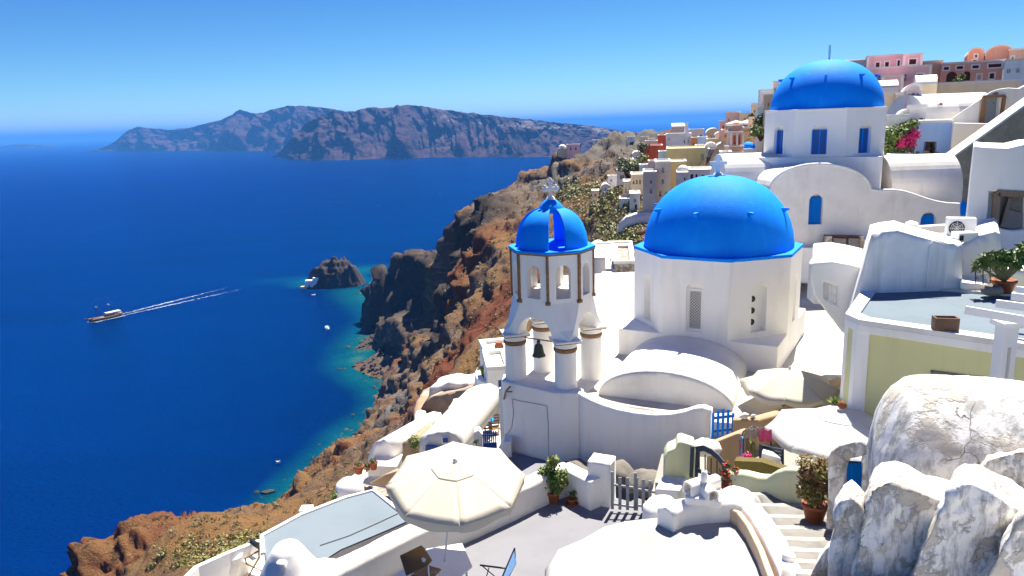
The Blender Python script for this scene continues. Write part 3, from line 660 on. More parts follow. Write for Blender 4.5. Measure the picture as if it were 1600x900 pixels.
# ---- parapet wall below the church
wp = []
for a, b, d in ((908,612,22.05),(925,621,21.9),(945,629,21.7),(968,636,21.45),(995,641,21.1),(1025,644,20.75),(1050,643,20.5),(1072,639,20.3),(1088,634,20.15),(1100,633,20.0),(1112,637,19.9)):
    p = P(a, b, d); wp.append((p.x, p.y, p.z))
wo = obj('parapet_wall', wallpath(wp, 0.32, -11.4, 0.07), white, autosm=1); rough(wo, 0.22, 0.02, 0.9, 5)
tag(wo, 'curving white parapet wall between the bell tower and the small blue picket gate', 'wall')
pod = obj('church_terrace', MB().prism([(0.1,24.0),(1.6,22.6),(2.1,22.15),(4.0,21.3),(5.6,20.15),(7.5,19.6),(10,18.6),(13.5,20),(16,26),(24,37),(24,44),(3,42),(1.5,34),(0.2,28)], -15, -8.62), floor_w)
tag(pod, 'sunlit white roof terrace that the front blue-domed church rises from', 'terrace')

# ---- front church
CC = (7.9, 27.9); CR = 3.13; A0 = -7.8
ch = thing('domed_church', 'large front church with big glossy blue dome on a white octagonal drum', 'church', (CC[0], CC[1], -8.62))
sq = [ang(CC, CR*0.924*1.414-0.004, A0-22.5+45+90*k) for k in range(4)]
obj('base_block', MB().prism(sq, -8.7, -7.62), white, ch, bevel=0.04)
dr = MB(); oc = octo(CC, CR, A0); DZ0, DZ1 = -7.64, -4.84
wins = {}
for k in range(8):
    a, b = oc[k], oc[(k+1)%8]; u = (b-a); wd = u.length; u = Vector((u.x, u.y, 0)).normalized()
    ops = [(wd/2-0.3, 0.22, wd/2+0.3, 2.0, 1, 0.3)]
    dr.panel((a.x, a.y, DZ0), u, (0,0,1), wd, DZ1-DZ0, ops); wins[k] = (a, u, wd)
obj('drum', dr, white, ch)
obj('drum_roof', MB().prism(octo(CC, CR+0.03, A0), DZ1+0.003, DZ1+0.12), blue, ch, bevel=0.02)
def ellipse_dome(c, r, h, z, seg=64, n=20, pw=1.0):
    return MB().lathe([(r*math.cos(t*PI/2/n)**pw, h*math.sin(t*PI/2/n)) for t in range(n)]+[(0.0, h)], (c[0], c[1], z), seg)
d1 = obj('dome', ellipse_dome(CC, 2.76, 2.66, DZ1+0.1, pw=0.9), blue, ch)
def pegs(parent, c, r, h, z, el, n, a0, pw):
    for k in range(n):
        aa = a0+360*k/n; rr = r*math.cos(el)**pw; zz = z+h*math.sin(el)
        p = ang(c, rr-0.04, aa); q = ang(c, rr+0.26, aa)
        m = MB(); d = (q-p); s = Vector((-d.y, d.x)).normalized()*0.07
        m.add([(p.x-s.x,p.y-s.y,zz-0.22),(p.x+s.x,p.y+s.y,zz-0.22),(p.x-s.x,p.y-s.y,zz+0.03),(p.x+s.x,p.y+s.y,zz+0.03),(q.x-s.x*.6,q.y-s.y*.6,zz+0.02),(q.x+s.x*.6,q.y+s.y*.6,zz+0.02),(q.x-s.x*.6,q.y-s.y*.6,zz-0.03),(q.x+s.x*.6,q.y+s.y*.6,zz-0.03)],
              [(0,1,7,6),(6,7,5,4),(4,5,3,2),(0,6,4,2),(1,3,5,7),(0,2,3,1)])
        obj('peg', m, blue, parent)
pegs(ch, CC, 2.76, 2.66, DZ1+0.1, rad(34), 8, 11, 0.9)
cross(ch, (CC[0]-0.05,CC[1],DZ1+2.74), 0.78, 0.62, 0.12)
def lattice(mb, o, u, w, h, d=0.0, n=5, t=0.028):
    n_ = Vector((u.y, -u.x, 0)); v = Vector((0,0,1)); st = w/n; o = o-n_*d
    L = []
    k = -int(h/st)-1
    while k*st < w:
        for sg in (1, -1):
            pts = []
            x0 = k*st
            a0, b0 = max(0, x0), None
            # line x = x0 + s, z = s
            s0 = max(0, -x0); s1 = min(h, w-x0)
            if s1 > s0+0.02:
                pa = (x0+s0, s0); pb = (x0+s1, s1)
                if sg < 0: pa = (w-pa[0], pa[1]); pb = (w-pb[0], pb[1])
                mb.bar(o+u*pa[0]+v*pa[1], o+u*pb[0]+v*pb[1], t, t*(0.9 if sg > 0 else 0.8))
        k += 1
    return mb
for k, kind in ((7, 'lattice'), (0, 'holes'), (6, 'plain'), (1, 'plain')):
    a, u, wd = wins[k]; n_ = Vector((u.y, -u.x, 0)); o = Vector((a.x, a.y, DZ0))+u*(wd/2-0.3)+Vector((0,0,0.22))
    W_, H_ = 0.6, 1.78
    if kind == 'lattice':
        m = MB(); m.add([o-n_*0.28, o-n_*0.28+u*W_, o-n_*0.28+u*W_+Vector((0,0,H_)), o-n_*0.28+Vector((0,0,H_))], [(0,1,2,3)]); gl = obj('window', m, dark, ch)
        gl['label'] = 'window behind a white lattice grille'
        m = MB()
        for q in ((0,0.09,0,1.55),(0.51,0.6,0,1.55),(0.09,0.51,0,0.09),(0.09,0.51,1.46,1.55)):
            c = o-n_*0.12+u*((q[0]+q[1])/2)+Vector((0,0,(q[2]+q[3])/2)); m.obox(c, (q[1]-q[0], 0.06, q[3]-q[2]), math.atan2(u.y, u.x))
        obj('window_frame', m, white, gl)
        m = MB(); m.add([o-n_*0.13+Vector((0,0,1.552)), o-n_*0.13+u*W_+Vector((0,0,1.552)), o-n_*0.13+u*W_+Vector((0,0,H_)), o-n_*0.13+Vector((0,0,H_))], [(0,1,2,3)]); obj('fanlight_panel', m, white, gl)
        obj('grille', lattice(MB(), o+u*0.09+Vector((0,0,0.09)), u, 0.42, 1.37, 0.12, 4, 0.021), white, gl)
    else:
        m = MB(); d = 0.24
        if kind == 'holes':
            m.add([o-n_*d, o-n_*d+u*W_, o-n_*d+u*W_+Vector((0,0,H_)), o-n_*d+Vector((0,0,H_))], [(0,1,2,3)]); gl = obj('window', m, white, ch); gl['label'] = 'whitewashed window with three round dark holes'
            for i in range(3):
                c = o-n_*(d-0.012)+u*0.17+Vector((0,0,0.32+i*0.42)); q = MB().lathe([(0.0,-0.01),(0.115,-0.01),(0.115,0.01),(0.0,0.01)], (0,0,0), 20); q.xf(Matrix.Translation(c) @ Matrix.Rotation(math.atan2(u.y, u.x), 4, 'Z') @ Matrix.Rotation(PI/2, 4, 'X')); obj('round_hole', q, dark, gl)
        else:
            m.add([o-n_*d, o-n_*d+u*W_, o-n_*d+u*W_+Vector((0,0,H_)), o-n_*d+Vector((0,0,H_))], [(0,1,2,3)]); obj('blind_niche', m, white, ch)
# front barrel vault (apse)
def barrel(p0, p1, w, h, zb, seg=24, p=1.0, down=0.6):
    p0, p1 = Vector(p0), Vector(p1); t = (p1-p0).normalized(); s = Vector((t.y, -t.x)); rs = []
    for c in (p0, p1):
        r = [(c.x-s.x*w/2, c.y-s.y*w/2, zb-down)]+[(c.x-s.x*w/2*math.cos(PI*i/seg), c.y-s.y*w/2*math.cos(PI*i/seg), zb+h*math.sin(PI*i/seg)) for i in range(seg+1)]+[(c.x+s.x*w/2, c.y+s.y*w/2, zb-down)]
        rs.append(r)
    return MB().rings(rs, smooth=False)
v1 = obj('front_vault', barrel((6.5,26.0), (4.6,21.75), 4.2, 1.0, -8.62), whiteroof, ch, autosm=1); rough(v1, 0.2, 0.012, 1.0, 5)
v2 = obj('rear_vault', barrel((9.4,29.5), (11.4,35), 4.0, 1.2, -8.0), whiteroof, ch, autosm=1)

# ---- back church
BC = (16.85, 40.0)
b2 = thing('domed_church', 'rear church higher up the slope, blue dome on octagonal drum above a curved gable facade', 'church', (BC[0], BC[1], -8.6))
Z1b, Z0b = 0.2, -2.05
dr = MB(); oc = octo(BC, 3.12, -49.8)
for k in range(8):
    a, b = oc[k], oc[(k+1)%8]; u = (b-a); wd = u.length; u = Vector((u.x, u.y, 0)).normalized()
    dr.panel((a.x, a.y, Z0b), u, (0,0,1), wd, Z1b-Z0b, [(wd/2-0.36, 0.12, wd/2+0.36, 1.62, 1, 0.3)])
    if k in (6, 7, 0, 1, 2):
        n_ = Vector((u.y, -u.x, 0)); o = Vector((a.x, a.y, Z0b+0.12))+u*(wd/2-0.36)
        ptsq = outline((0, 0, 0.72, 1.5, 1)); m = MB().add([o-n_*0.27+u*p[0]+Vector((0,0,p[1])) for p in ptsq], [list(range(len(ptsq)))]); nn = obj('window', m, white, b2)
        m = MB().obox(o-n_*0.22+u*0.36+Vector((0,0,0.6)), (0.70,0.06,1.2), math.atan2(u.y, u.x)); sh_ = obj('shutter', m, bluew, nn)
        m = MB()
        for q in (0.02, 0.36, 0.68): m.obox(o-n_*0.18+u*q+Vector((0,0,0.6)), (0.05,0.04,1.2), math.atan2(u.y, u.x))
        obj('shutter_frame', m, blue, nn)
obj('drum', dr, white, b2)
obj('drum_roof', MB().prism(octo(BC, 3.15, -49.8), Z1b+0.003, Z1b+0.1), white, b2, bevel=0.02)
obj('dome', ellipse_dome(BC, 2.78, 2.5, Z1b+0.08, pw=0.9), blue, b2)
pegs(b2, BC, 2.78, 2.5, Z1b+0.08, rad(40), 8, 20, 0.9)
cross(b2, (BC[0]+0.03,BC[1],Z1b+2.55), 0.75, 0.1, 0.08)
ca = [ang(BC, 3.12*0.924*1.414, -27.3+45+90*k) for k in range(4)]
obj('base_block', MB().prism(ca, -8.6, Z0b-0.003), white, b2, bevel=0.05)
FD = 35.6
arc = [(1283+78*math.cos(PI-PI*i/20*0.98-0.02) , 300-42*math.sin(PI*i/20*0.98+0.02)**0.9) for i in range(21)]
fpx = [(1188,392),(1190,330),(1197,312)]+arc+[(1372,299),(1395,299),(1412,301),(1428,306),(1445,312),(1462,317),(1480,320),(1500,321),(1501,392)]
fc = obj('facade', MB().extr([P(a, b, FD) for a, b in fpx], (0,4.2,0)), cream_w, b2, bevel=0, autosm=1)
for (a, b, c, d, ar) in ((1262.5,303,1287,351,1),(1436,331,1464,372,1)):
    p0, p1 = P(a, d, FD), P(c, b, FD); cut(fc, archbox((p0.x+p1.x)/2, p0.z, p1.z, p1.x-p0.x, FD-0.5, FD+0.3))
    m = archbox((p0.x+p1.x)/2, p0.z, p1.z-0.12, p1.x-p0.x, FD+0.2, FD+0.28, False); wn = obj('window', m, bluew, b2)
    obj('shutter_lattice', lattice(MB(), Vector((p0.x+0.05, FD+0.17, p0.z+0.05)), Vector((1,0,0)), p1.x-p0.x-0.1, p1.z-p0.z-0.22, 0, 7, 0.03), blue, wn)
# white roll moulding along the gable
obj('gable_rim', MB().tube([P(a, b-1, FD)+Vector((0,0.06,0)) for a, b in [(1197,312)]+arc+[(1372,299),(1395,299),(1412,301),(1428,306),(1445,312),(1462,317),(1480,320),(1500,321)]], 0.09, 8), whiteroof, b2)
a, b = P(1386,300,39), P(1484,300,39)
obj('east_vault', barrel((a.x-0.3,39.4), (b.x,39.4), 3.0, 1.85, P(1440,300,38).z), cream_w, b2, autosm=1)
a2_, b2_ = P(1126,296,39), P(1196,296,39)
obj('west_vault', barrel((a2_.x,39.6), (b2_.x+0.5,39.6), 3.2, 1.75, P(1150,296,38).z, down=4), whiteroof, b2, autosm=1)
pb = obj('podium_wall', MB().extr([P(a, b, FD-0.5) for a, b in ((1240,387),(1300,387),(1360,372),(1500,370),(1500,442),(1240,442))], (0,3,0)), white, b2, bevel=0.04, autosm=1)

# small lean-to with wooden hatch below the facade
t = thing('hatch', 'pair of grey plank hatch doors in a low wall under the rear church facade', 'door', tuple(P(1318,392,34.5)))
m = MB().extr([P(a, b, 34.7) for a, b in ((1287,392),(1292,368),(1347,369),(1350,392))], (0,0.35,0)); obj('hatch_frame', m, brown, t)
for a, b in ((1302,1322),(1326,1343)): obj('door_leaf', MB().extr([P(x, y, 34.6) for x, y in ((a,391),(a,372),(b,373),(b,391))], (0,0.09,0)), oldwood, t)
for a_, b_ in ((1289,1300),(1344,1350)): obj('stone_jamb', MB().extr([P(x, y, 34.5) for x, y in ((a_,392),(a_,369),(b_,369),(b_,392))], (0,0.15,0)), rubblem, t)

# ---- curved little terrace with balustrade, right of the front church
t = thing('rounded_terrace', 'small white rounded terrace with a balustrade opening, right of the front church', 'terrace', tuple(P(1300,505,21.5)))
wl = slab('terrace_wall', [(1269,410),(1267,440),(1272,462),(1285,480),(1318,523),(1332,508),(1360,420),(1330,413),(1300,408)], 21.5, 3.4, white, t, bevel=0.08)
p0, p1 = P(1292,474,21.5), P(1312,443,21.5)
cut(wl, MB().extr([P(a, b, 21.3) for a, b in ((1292,443),(1313,450),(1313,480),(1292,469))], (0,0.5,0)))
wn = obj('recess_back', MB().extr([P(a, b, 21.95) for a, b in ((1290,441),(1315,447),(1315,483),(1290,471))], (0,0.02,0)), tan, t)
for i in range(5):
    a = 1295+i*4; yb = 471+i*2.0; pb_ = P(a, yb, 21.62); hh_ = P(a, 446+i*1.2, 21.62).z-pb_.z
    obj('baluster', MB().lathe([(0.03,0),(0.03,0.05*hh_),(0.045,0.3*hh_),(0.02,0.5*hh_),(0.045,0.72*hh_),(0.03,0.95*hh_),(0.03,hh_)], pb_, 10), white, t)
rim = []
for a, b, d in ((1345,404,25),(1330,400,25.2),(1305,397,25.3),(1284,398,25),(1273,403,24),(1270,409,22.5),(1280,413,21.8),(1300,418,21.7),(1330,424,21.7)):
    p = P(a, b, d); rim.append((p.x, p.y, p.z))
obj('terrace_rim', wallpath(rim, 0.22, -5.6, 0.06), whiteroof, t, autosm=1)
sn = thing('chimney', 'tiny white house-shaped chimney on the rounded terrace', 'chimney', tuple(P(1329,408,23.5)))
pz = P(1329,410,23.5); m = MB().box(pz.x-0.13,pz.x+0.13,pz.y-0.1,pz.y+0.1,pz.z,pz.z+0.2); obj('chimney_block', m, white, sn, bevel=0.02)
obj('chimney_cap', MB().prism([(pz.x-0.17,pz.y-0.14),(pz.x+0.17,pz.y-0.14),(pz.x+0.17,pz.y+0.14),(pz.x-0.17,pz.y+0.14)], pz.z+0.2, pz.z+0.25), white, sn)
obj('flue_hole', MB().box(pz.x-0.06,pz.x+0.06,pz.y-0.115,pz.y-0.1,pz.z+0.04,pz.z+0.16), dark, sn)

# ---- stained white house to its right
t = thing('stained_white_house', 'white flat-roofed house with grey rain stains and an air conditioner on its roof', 'house', tuple(P(1440,520,20.3)))
stn = plaster('stained_white_plaster', (0.9,0.89,0.86), (0.56,0.55,0.52), 0.5, 0.9, 0.4, streak=0.55)
hw = slab('stained_wall', [(1318,545),(1322,510),(1333,470),(1348,420),(1362,367),(1378,363),(1403,360),(1420,366),(1450,374),(1478,381),(1503,381),(1503,560)], 20.3, 1.9, stn, t, bevel=0.09)
rough(hw, 0.2, 0.012, 0.8, 4)
hw2 = slab('side_wall', [(1500,560),(1501,385),(1512,378),(1530,368),(1556,362),(1562,366),(1566,420),(1610,424),(1680,430),(1680,560)], 20.9, 2.8, white, t, bevel=0.09); rough(hw2, 0.2, 0.015, 1.0, 4)
lw = slab('ledge', [(1500,452),(1500,440),(1545,446),(1545,462)], 20.0, 0.8, white, t, bevel=0.04)
obj('drain_pipe', MB().tube([P(1480,381,20.2),P(1460,374,20.25),P(1452,385,20.22),P(1449,420,20.2),P(1447,450,20.2)], 0.02, 6), wmetal, t)
obj('back_parapet', wallpath([tuple(P(1413,354,24)),tuple(P(1440,352,24.4)),tuple(P(1490,349,24.6))], 0.25, -4.6, 0.05), whiteroof, t, autosm=1)
slab('roof_step', [(1413,372),(1413,352),(1423,349),(1435,352),(1436,372)], 23.2, 0.7, whiteroof, t, bevel=0.05)
ac = thing('air_conditioner', 'white air conditioner unit on the roof of the stained white house', 'air conditioner', tuple(P(1508,374,21.5)))
p0 = P(1487,374,21.6); p1 = P(1533,341,21.6)
cs = MB().obox(((p0.x+p1.x)/2,21.9,(p0.z+p1.z)/2), ((p1.x-p0.x)*0.95,0.34,(p1.z-p0.z)), rad(-22)); obj('casing', cs, wmetal, ac, bevel=0.02)
M_ = Matrix.Translation(((p0.x+p1.x)/2,21.9,(p0.z+p1.z)/2)) @ Matrix.Rotation(rad(-22), 4, 'Z')
q = MB().lathe([(0.0,0),(0.19,0.0),(0.2,0.02),(0.21,0.02),(0.21,0)], (0,0,0), 28); q.xf(M_ @ Matrix.Translation((-0.12,-0.175,0)) @ Matrix.Rotation(PI/2, 4, 'X')); fn = obj('fan_opening', q, dark, ac)
q = MB()
for r in (0.06, 0.11, 0.16): q.tube([(r*math.cos(2*PI*i/24), 0, r*math.sin(2*PI*i/24)) for i in range(25)], 0.006, 4)
for i in range(8): q.bar((0,0,0), (0.2*math.cos(PI*i/4),0,0.2*math.sin(PI*i/4)), 0.01, 0.01)
q.xf(M_ @ Matrix.Translation((-0.12,-0.2,0))); obj('fan_guard', q, wmetal, fn)
q = thing('roof_box', 'small white box beside the air conditioner', 'utility box', tuple(P(1512,384,20.9)))
p0 = P(1497,379,20.9); obj('box_body', MB().box(p0.x,p0.x+0.58,20.9,21.3,p0.z,p0.z+0.27), wmetal, q, bevel=0.02)
obj('box_opening', MB().box(p0.x+0.03,p0.x+0.14,20.885,20.9,p0.z+0.05,p0.z+0.2), dark, q)

# ---- tall white building with weathered window at the right edge
t = thing('tall_white_house', 'tall battered white house at the right edge with a rough wooden window', 'house', tuple(P(1560,370,24)))
tb = slab('wall', [(1500,420),(1508,352),(1514,290),(1521,228),(1540,230),(1575,231),(1600,225),(1700,220),(1700,420)], 24, 3.5, WC['paleblue'] if False else white, t, bevel=0.06)
wq = [(1552,353),(1556,300),(1600,303),(1616,304),(1612,360),(1590,362)]
cut(tb, MB().extr([P(a, b, 23.7) for a, b in wq], (0,0.65,0)))
wi = obj('window', MB().extr([P(a, b, 24.3) for a, b in ((1550,356),(1554,298),(1620,300),(1618,364))], (0,0.02,0)), stone, t); wi['label'] = 'rough window closed with grey boards'
fm = MB().bar(P(1554,352,24.02), P(1557,301,24.02), 0.12, 0.2); fm.bar(P(1556,301,24.02), P(1614,304,24.02), 0.12, 0.2); fm.bar(P(1566,350,24.1), P(1578,310,24.1), 0.05, 0.1); o_ = obj('window_frame', fm, paint('sunbleached_wood', (0.36,0.26,0.18), 0.9, 0.35, 12, 0.5), wi)
obj('board_panel', MB().extr([P(a, b, 24.15) for a, b in ((1563,354),(1572,326),(1608,336),(1603,362))], (0,0.05,0)), oldwood, wi)
obj('board_panel', MB().extr([P(a, b, 24.2) for a, b in ((1572,325),(1575,306),(1610,308),(1609,336))], (0,0.04,0)), stone, wi)

# ---- concrete stair wall
t = thing('stair_wall', 'bare grey concrete stair wall rising to the right with white coping', 'wall', tuple(P(1500,345,40)))
cw = slab('concrete_face', [(1484,244),(1540,205),(1600,163),(1700,90),(1700,345),(1500,352),(1494,310),(1484,300)], 40.2, 0.6, concrete, t, bevel=0.03)
obj('white_coping', MB().bar(P(1480,246,40.4), P(1700,88,40.4), 0.95, 0.11), whiteroof, t, bevel=0.02)

# ---- house with grey door
t = thing('white_house', 'white house with grey plank door in a brown stone frame, above the concrete stair wall', 'house', tuple(P(1560,250,44)))
hb = slab('wall', [(1482,255),(1486,186),(1500,176),(1530,156),(1548,143),(1560,139),(1575,137),(1592,138),(1612,128),(1700,108),(1700,260)], 44, 5, white, t, bevel=0.08)
cut(hb, MB().extr([P(a, b, 43.7) for a, b in ((1533,200),(1538,151),(1569,150),(1563,204))], (0,0.8,0)))
dd = obj('door', MB().extr([P(a, b, 44.3) for a, b in ((1533,202),(1539,152),(1568,151),(1562,205))], (0,0.05,0)), paint('grey_blue_door_paint', (0.38,0.47,0.57), 0.6, 0.2, 10, 0.1), t)
obj('door_knob', MB().lathe([(0,-0.03),(0.04,0),(0,0.03)], P(1553,161,44.25), 10), black, dd)
fm = MB().bar(P(1534,196,43.95), P(1538,151,43.95), 0.19, 0.16); fm.bar(P(1537,151,43.95), P(1569.5,150,43.95), 0.19, 0.16); fm.bar(P(1569,150,43.95), P(1563,190,43.95), 0.19, 0.16); obj('door_frame', fm, rust, dd)
q = MB().lathe([(0.0,0),(0.16,0.0),(0.16,0.05),(0,0.05)], (0,0,0), 16); q.xf(Matrix.Translation(P(1555,146,43.92)) @ Matrix.Scale(0.5, 4, Vector((0,0,1))) @ Matrix.Rotation(PI/2, 4, 'X')); obj('wall_lamp', q, stone, t)
sp_ = slab('garden_wall', [(1482,262),(1490,192),(1545,193),(1560,191),(1560,262)], 42.8, 0.6, white, t, bevel=0.04)

# ---- vaulted white roofs behind
for lab, L_, R_, T_, Bt, D_, chn in (('smooth white barrel roof with a tiny arched vent, left of the grey door house', 1442, 1499, 146, 190, 50, 1), ('long white barrel roof behind the grey door house', 1497, 1560, 144, 188, 54, 0)):
    t = thing('vaulted_house', lab, 'house', tuple(P((L_+R_)/2, Bt, D_)))
    a, b = P(L_, Bt, D_), P(R_, Bt, D_); zt = P((L_+R_)/2, T_, D_+1.6).z
    obj('vault', barrel((a.x, D_+2.4), (b.x, D_+2.4), 4.8, (zt-a.z)*0.8, a.z+(zt-a.z)*0.2, down=3), whiteroof, t, autosm=1)
    if chn:
        p = P(1467,168,D_+0.4); obj('vent', MB().extr([(p.x-0.15,p.y-0.2,p.z-0.1)]+[(p.x-0.15*math.cos(PI*i/8),p.y-0.2,p.z+0.2+0.15*math.sin(PI*i/8)) for i in range(9)]+[(p.x+0.15,p.y-0.2,p.z-0.1)], (0,0.8,0)), white, t)
        obj('vent_brick', MB().extr([(p.x-0.11*math.cos(PI*i/8),p.y-0.215,p.z+0.14+0.14*math.sin(PI*i/8)) for i in range(9)], (0,0.02,0)), terra, t)
# ---------------------------------------------------------------- plants
RNG = random.Random(3)
def leaves(mb, c, rx, ry, rz, n, size, rng=RNG, shell=0.55, flat=0.0):
    for _ in range(n):
        while True:
            d = Vector((rng.uniform(-1,1), rng.uniform(-1,1), rng.uniform(-1,1)))
            if shell*0.5 < d.length < 1: break
        f = 0.8+0.35*noise.noise(Vector((d.x*2+c[0]*3, d.y*2+c[1], d.z*2)))
        p = Vector((c[0]+d.x*rx*f, c[1]+d.y*ry*f, c[2]+d.z*rz*f)); s = size*rng.uniform(0.6, 1.3)
        n_ = (d+Vector((rng.uniform(-.8,.8), rng.uniform(-.8,.8), rng.uniform(-.3,1)))).normalized()
        u = n_.cross(Vector((rng.uniform(-1,1), rng.uniform(-1,1), rng.uniform(-1,1)))).normalized(); v = n_.cross(u)
        mb.add([p-u*s*0.2, p+v*s*0.25+u*s*0.35, p+u*s, p-v*s*0.25+u*s*0.35], [(0,1,2,3)])
    return mb
def pot(mb_list, c, r, h, mat, parent, name='pot', rim=True):
    pr = [(r*0.62,0),(r*0.66,0.02*h),(r*0.9,h*0.8)]+([(r*1.0,h*0.8),(r*1.02,h)] if rim else [(r*0.95,h)])+[(r*0.84,h),(r*0.8,h*0.9),(0,h*0.88)]
    return obj(name, MB().lathe(pr, c, 22), mat, parent)
# ---- blue-washed house with window, troughs
t = thing('blue_house', 'small pale blue house with a brown window above clay troughs', 'house', tuple(P(1450,250,43.5)))
bh = slab('wall', [(1426,262),(1434,191),(1490,190),(1486,262)], 43.5, 4, WC['bluewall'], t, bevel=0.04)
slab('parapet', [(1433,192),(1434,188),(1491,187),(1491,191)], 43.45, 4.1, whiteroof, t, bevel=0.02)
slab('white_corner', [(1482,262),(1488,192),(1494,192),(1490,262)], 43.4, 1, white, t, bevel=0.02)
cut(bh, MB().extr([P(a, b, 43.2) for a, b in ((1447,243),(1449,221.5),(1469,221.5),(1467,246))], (0,0.7,0)))
wi = obj('window', MB().extr([P(a, b, 43.8) for a, b in ((1446,245),(1448,220),(1470,220),(1468,247))], (0,0.02,0)), dark, t)
fm = MB()
for a, b, c, d in ((1448,243,1449.5,222),(1457.5,244,1458.5,222),(1466.5,245,1468.5,222),(1449,222.3,1468.5,222.3),(1448.5,232,1468,232)): fm.bar(P(a, b, 43.7), P(c, d, 43.7), 0.08, 0.08)
obj('window_frame', fm, brown, wi)
obj('lamp', MB().lathe([(0,-0.1),(0.05,-0.05),(0.05,0.05),(0,0.1)], P(1434,200,43.4), 10), black, t)
for i, (a0, a1, lab) in enumerate(((1429,1436,'small clay pot of dry twigs left of the two long troughs'),(1440,1454,'left long orange trough below the blue house window'),(1455.5,1469,'right long orange trough below the blue house window'))):
    p0, p1 = P(a0, 247.5, 42.3), P(a1, 247.5, 42.3); h_ = P(a0, 241, 42.3).z-p0.z
    t = thing('trough', lab, 'planter', tuple(p0.lerp(p1, .5)))
    w_ = p1.x-p0.x; m = MB(); rr = [[(p0.x+w_*0.04,42.3-.15,p0.z),(p1.x-w_*0.04,42.3-.15,p0.z),(p1.x-w_*0.04,42.3+.15,p0.z),(p0.x+w_*0.04,42.3+.15,p0.z)],[(p0.x,42.3-.2,p0.z+h_),(p1.x,42.3-.2,p0.z+h_),(p1.x,42.3+.2,p0.z+h_),(p0.x,42.3+.2,p0.z+h_)]]
    m.rings(rr, smooth=False); obj('pot', m, terra, t, bevel=0.01)
    lv = MB(); leaves(lv, ((p0.x+p1.x)/2, 42.3, p0.z+h_+0.08), w_*0.4, 0.12, 0.14, 40, 0.1); obj('plant', lv, scrubm, t)
t = obj('planter_ledge', MB().extr([P(a, b, 41.9) for a, b in ((1385,262),(1385,240),(1425,240),(1426,248),(1484,249),(1484,262))], (0.65,1.2,0)), white, bevel=0.03, autosm=1)
tag(t, 'low white garden wall running from the rear church drum to the blue house', 'wall')
# greenery beside the rear church
t = thing('green_shrub', 'tall green oleander shrub between the rear church and the blue house', 'shrub', tuple(P(1400,240,43)))
lv = MB()
for a, b, r_ in ((1392,228,0.62),(1400,214,0.6),(1392,208,0.45),(1410,205,0.5),(1403,230,0.6),(1420,196,0.3),(1414,218,0.45),(1428,192,0.2),(1388,238,.4)): leaves(lv, P(a, b, 43), r_*1.2, 0.7, r_*1.2, int(480*r_), 0.22)
obj('foliage', lv, leafA, t); st_ = MB()
for a, b in ((1396,212),(1404,206),(1412,203),(1426,194)): st_.tube([P(1402,244,43), P((a+1402)/2,228,43), P(a, b, 43)], [0.05,0.03,0.015], 5)
obj('stem', st_, brown, t)
t = thing('bougainvillea', 'mass of magenta bougainvillea beside the blue house', 'shrub', tuple(P(1420,238,42.6)))
lv = MB()
for a, b, r_ in ((1414,220,0.45),(1424,214,0.45),(1422,224,0.4),(1408,226,0.3),(1428,207,0.25)): leaves(lv, P(a, b, 42.6), r_*1.3, 0.5, r_*1.0, int(650*r_), 0.13)
obj('blossom', lv, pinkm, t); obj('stem', MB().tube([P(1424,240,42.7), P(1420,225,42.6)], 0.04, 5), brown, t)
t = thing('dry_shrub', 'small brown dry shrub on the low wall beneath the bougainvillea', 'shrub', tuple(P(1422,238,42.3)))
lv = MB(); leaves(lv, P(1421,232,42.3), 0.37, 0.3, 0.27, 160, 0.09); obj('foliage', lv, scrubm, t)

# ---- yellow house with blue-grey roof
Yp = [Vector(p) for p in ((8.42,17.98),(8.46,17.42),(11.9,14.15),(16.5,17.6),(12.88,20.15),(10.68,21.5))]
t = thing('yellow_house', 'lime yellow house with white corner bands and a flat blue-grey roof', 'house', (9, 18, -9.6))
ZR = -4.9
obj('wall', MB().prism([tuple(p) for p in Yp], -9.6, ZR-0.32), lime, t)
obj('cornice', MB().prism([tuple(p) for p in [Yp[0]+Vector((-.05,.0)),Yp[1]+Vector((-.04,-.05)),Yp[2]+Vector((0,-.06)),Yp[3]+Vector((.1,0)),Yp[4]+Vector((0,.1)),Yp[5]+Vector((0,.1))]], ZR-0.32, ZR-0.12), white, t, bevel=0.02)
cl_ = MB()
inn = [(8.75,18.0),(8.78,17.55),(11.95,14.6),(16.2,17.6),(12.9,19.8),(10.78,21.1)]
outp = [tuple(p) for p in [Yp[0]+Vector((-.05,.0)),Yp[1]+Vector((-.04,-.05)),Yp[2]+Vector((0,-.06)),Yp[3]+Vector((.1,0)),Yp[4]+Vector((0,.1)),Yp[5]+Vector((0,.1))]]
for i in range(6):
    a, b, c, d = outp[i], outp[(i+1)%6], inn[(i+1)%6], inn[i]; cl_.prism([a, b, c, d], ZR-0.119, ZR)
obj('roof_rim', cl_, whiteroof, t)
obj('roof', MB().prism(inn, ZR-0.118, ZR-0.07), grey_blue, t)
def on_face(p0, p1, s, off=0.02):
    p0, p1 = Vector(p0), Vector(p1); d = (p1-p0).normalized(); n = Vector((d.y, -d.x)); q = p0+d*s+n*off; return q
def strip(a, b, s0, s1, z0, z1, off, name, mat, par):
    p, q = on_face(a, b, s0, off), on_face(a, b, s1, off); r, s = on_face(a, b, s1, 0.001-0.02), on_face(a, b, s0, 0.001-0.02)
    return obj(name, MB().prism([tuple(p), tuple(q), tuple(r), tuple(s)], z0, z1), mat, par)
strip(Yp[1], Yp[2], -0.03, 0.27, -9.6, ZR-0.325, 0.03, 'corner_band', white, t)
strip(Yp[0], Yp[1], 0.36, 0.57, -9.6, ZR-0.325, 0.03, 'corner_band', white, t)
strip(Yp[0], Yp[1], -0.03, 0.1, -9.6, ZR-0.325, 0.03, 'corner_band', white, t)
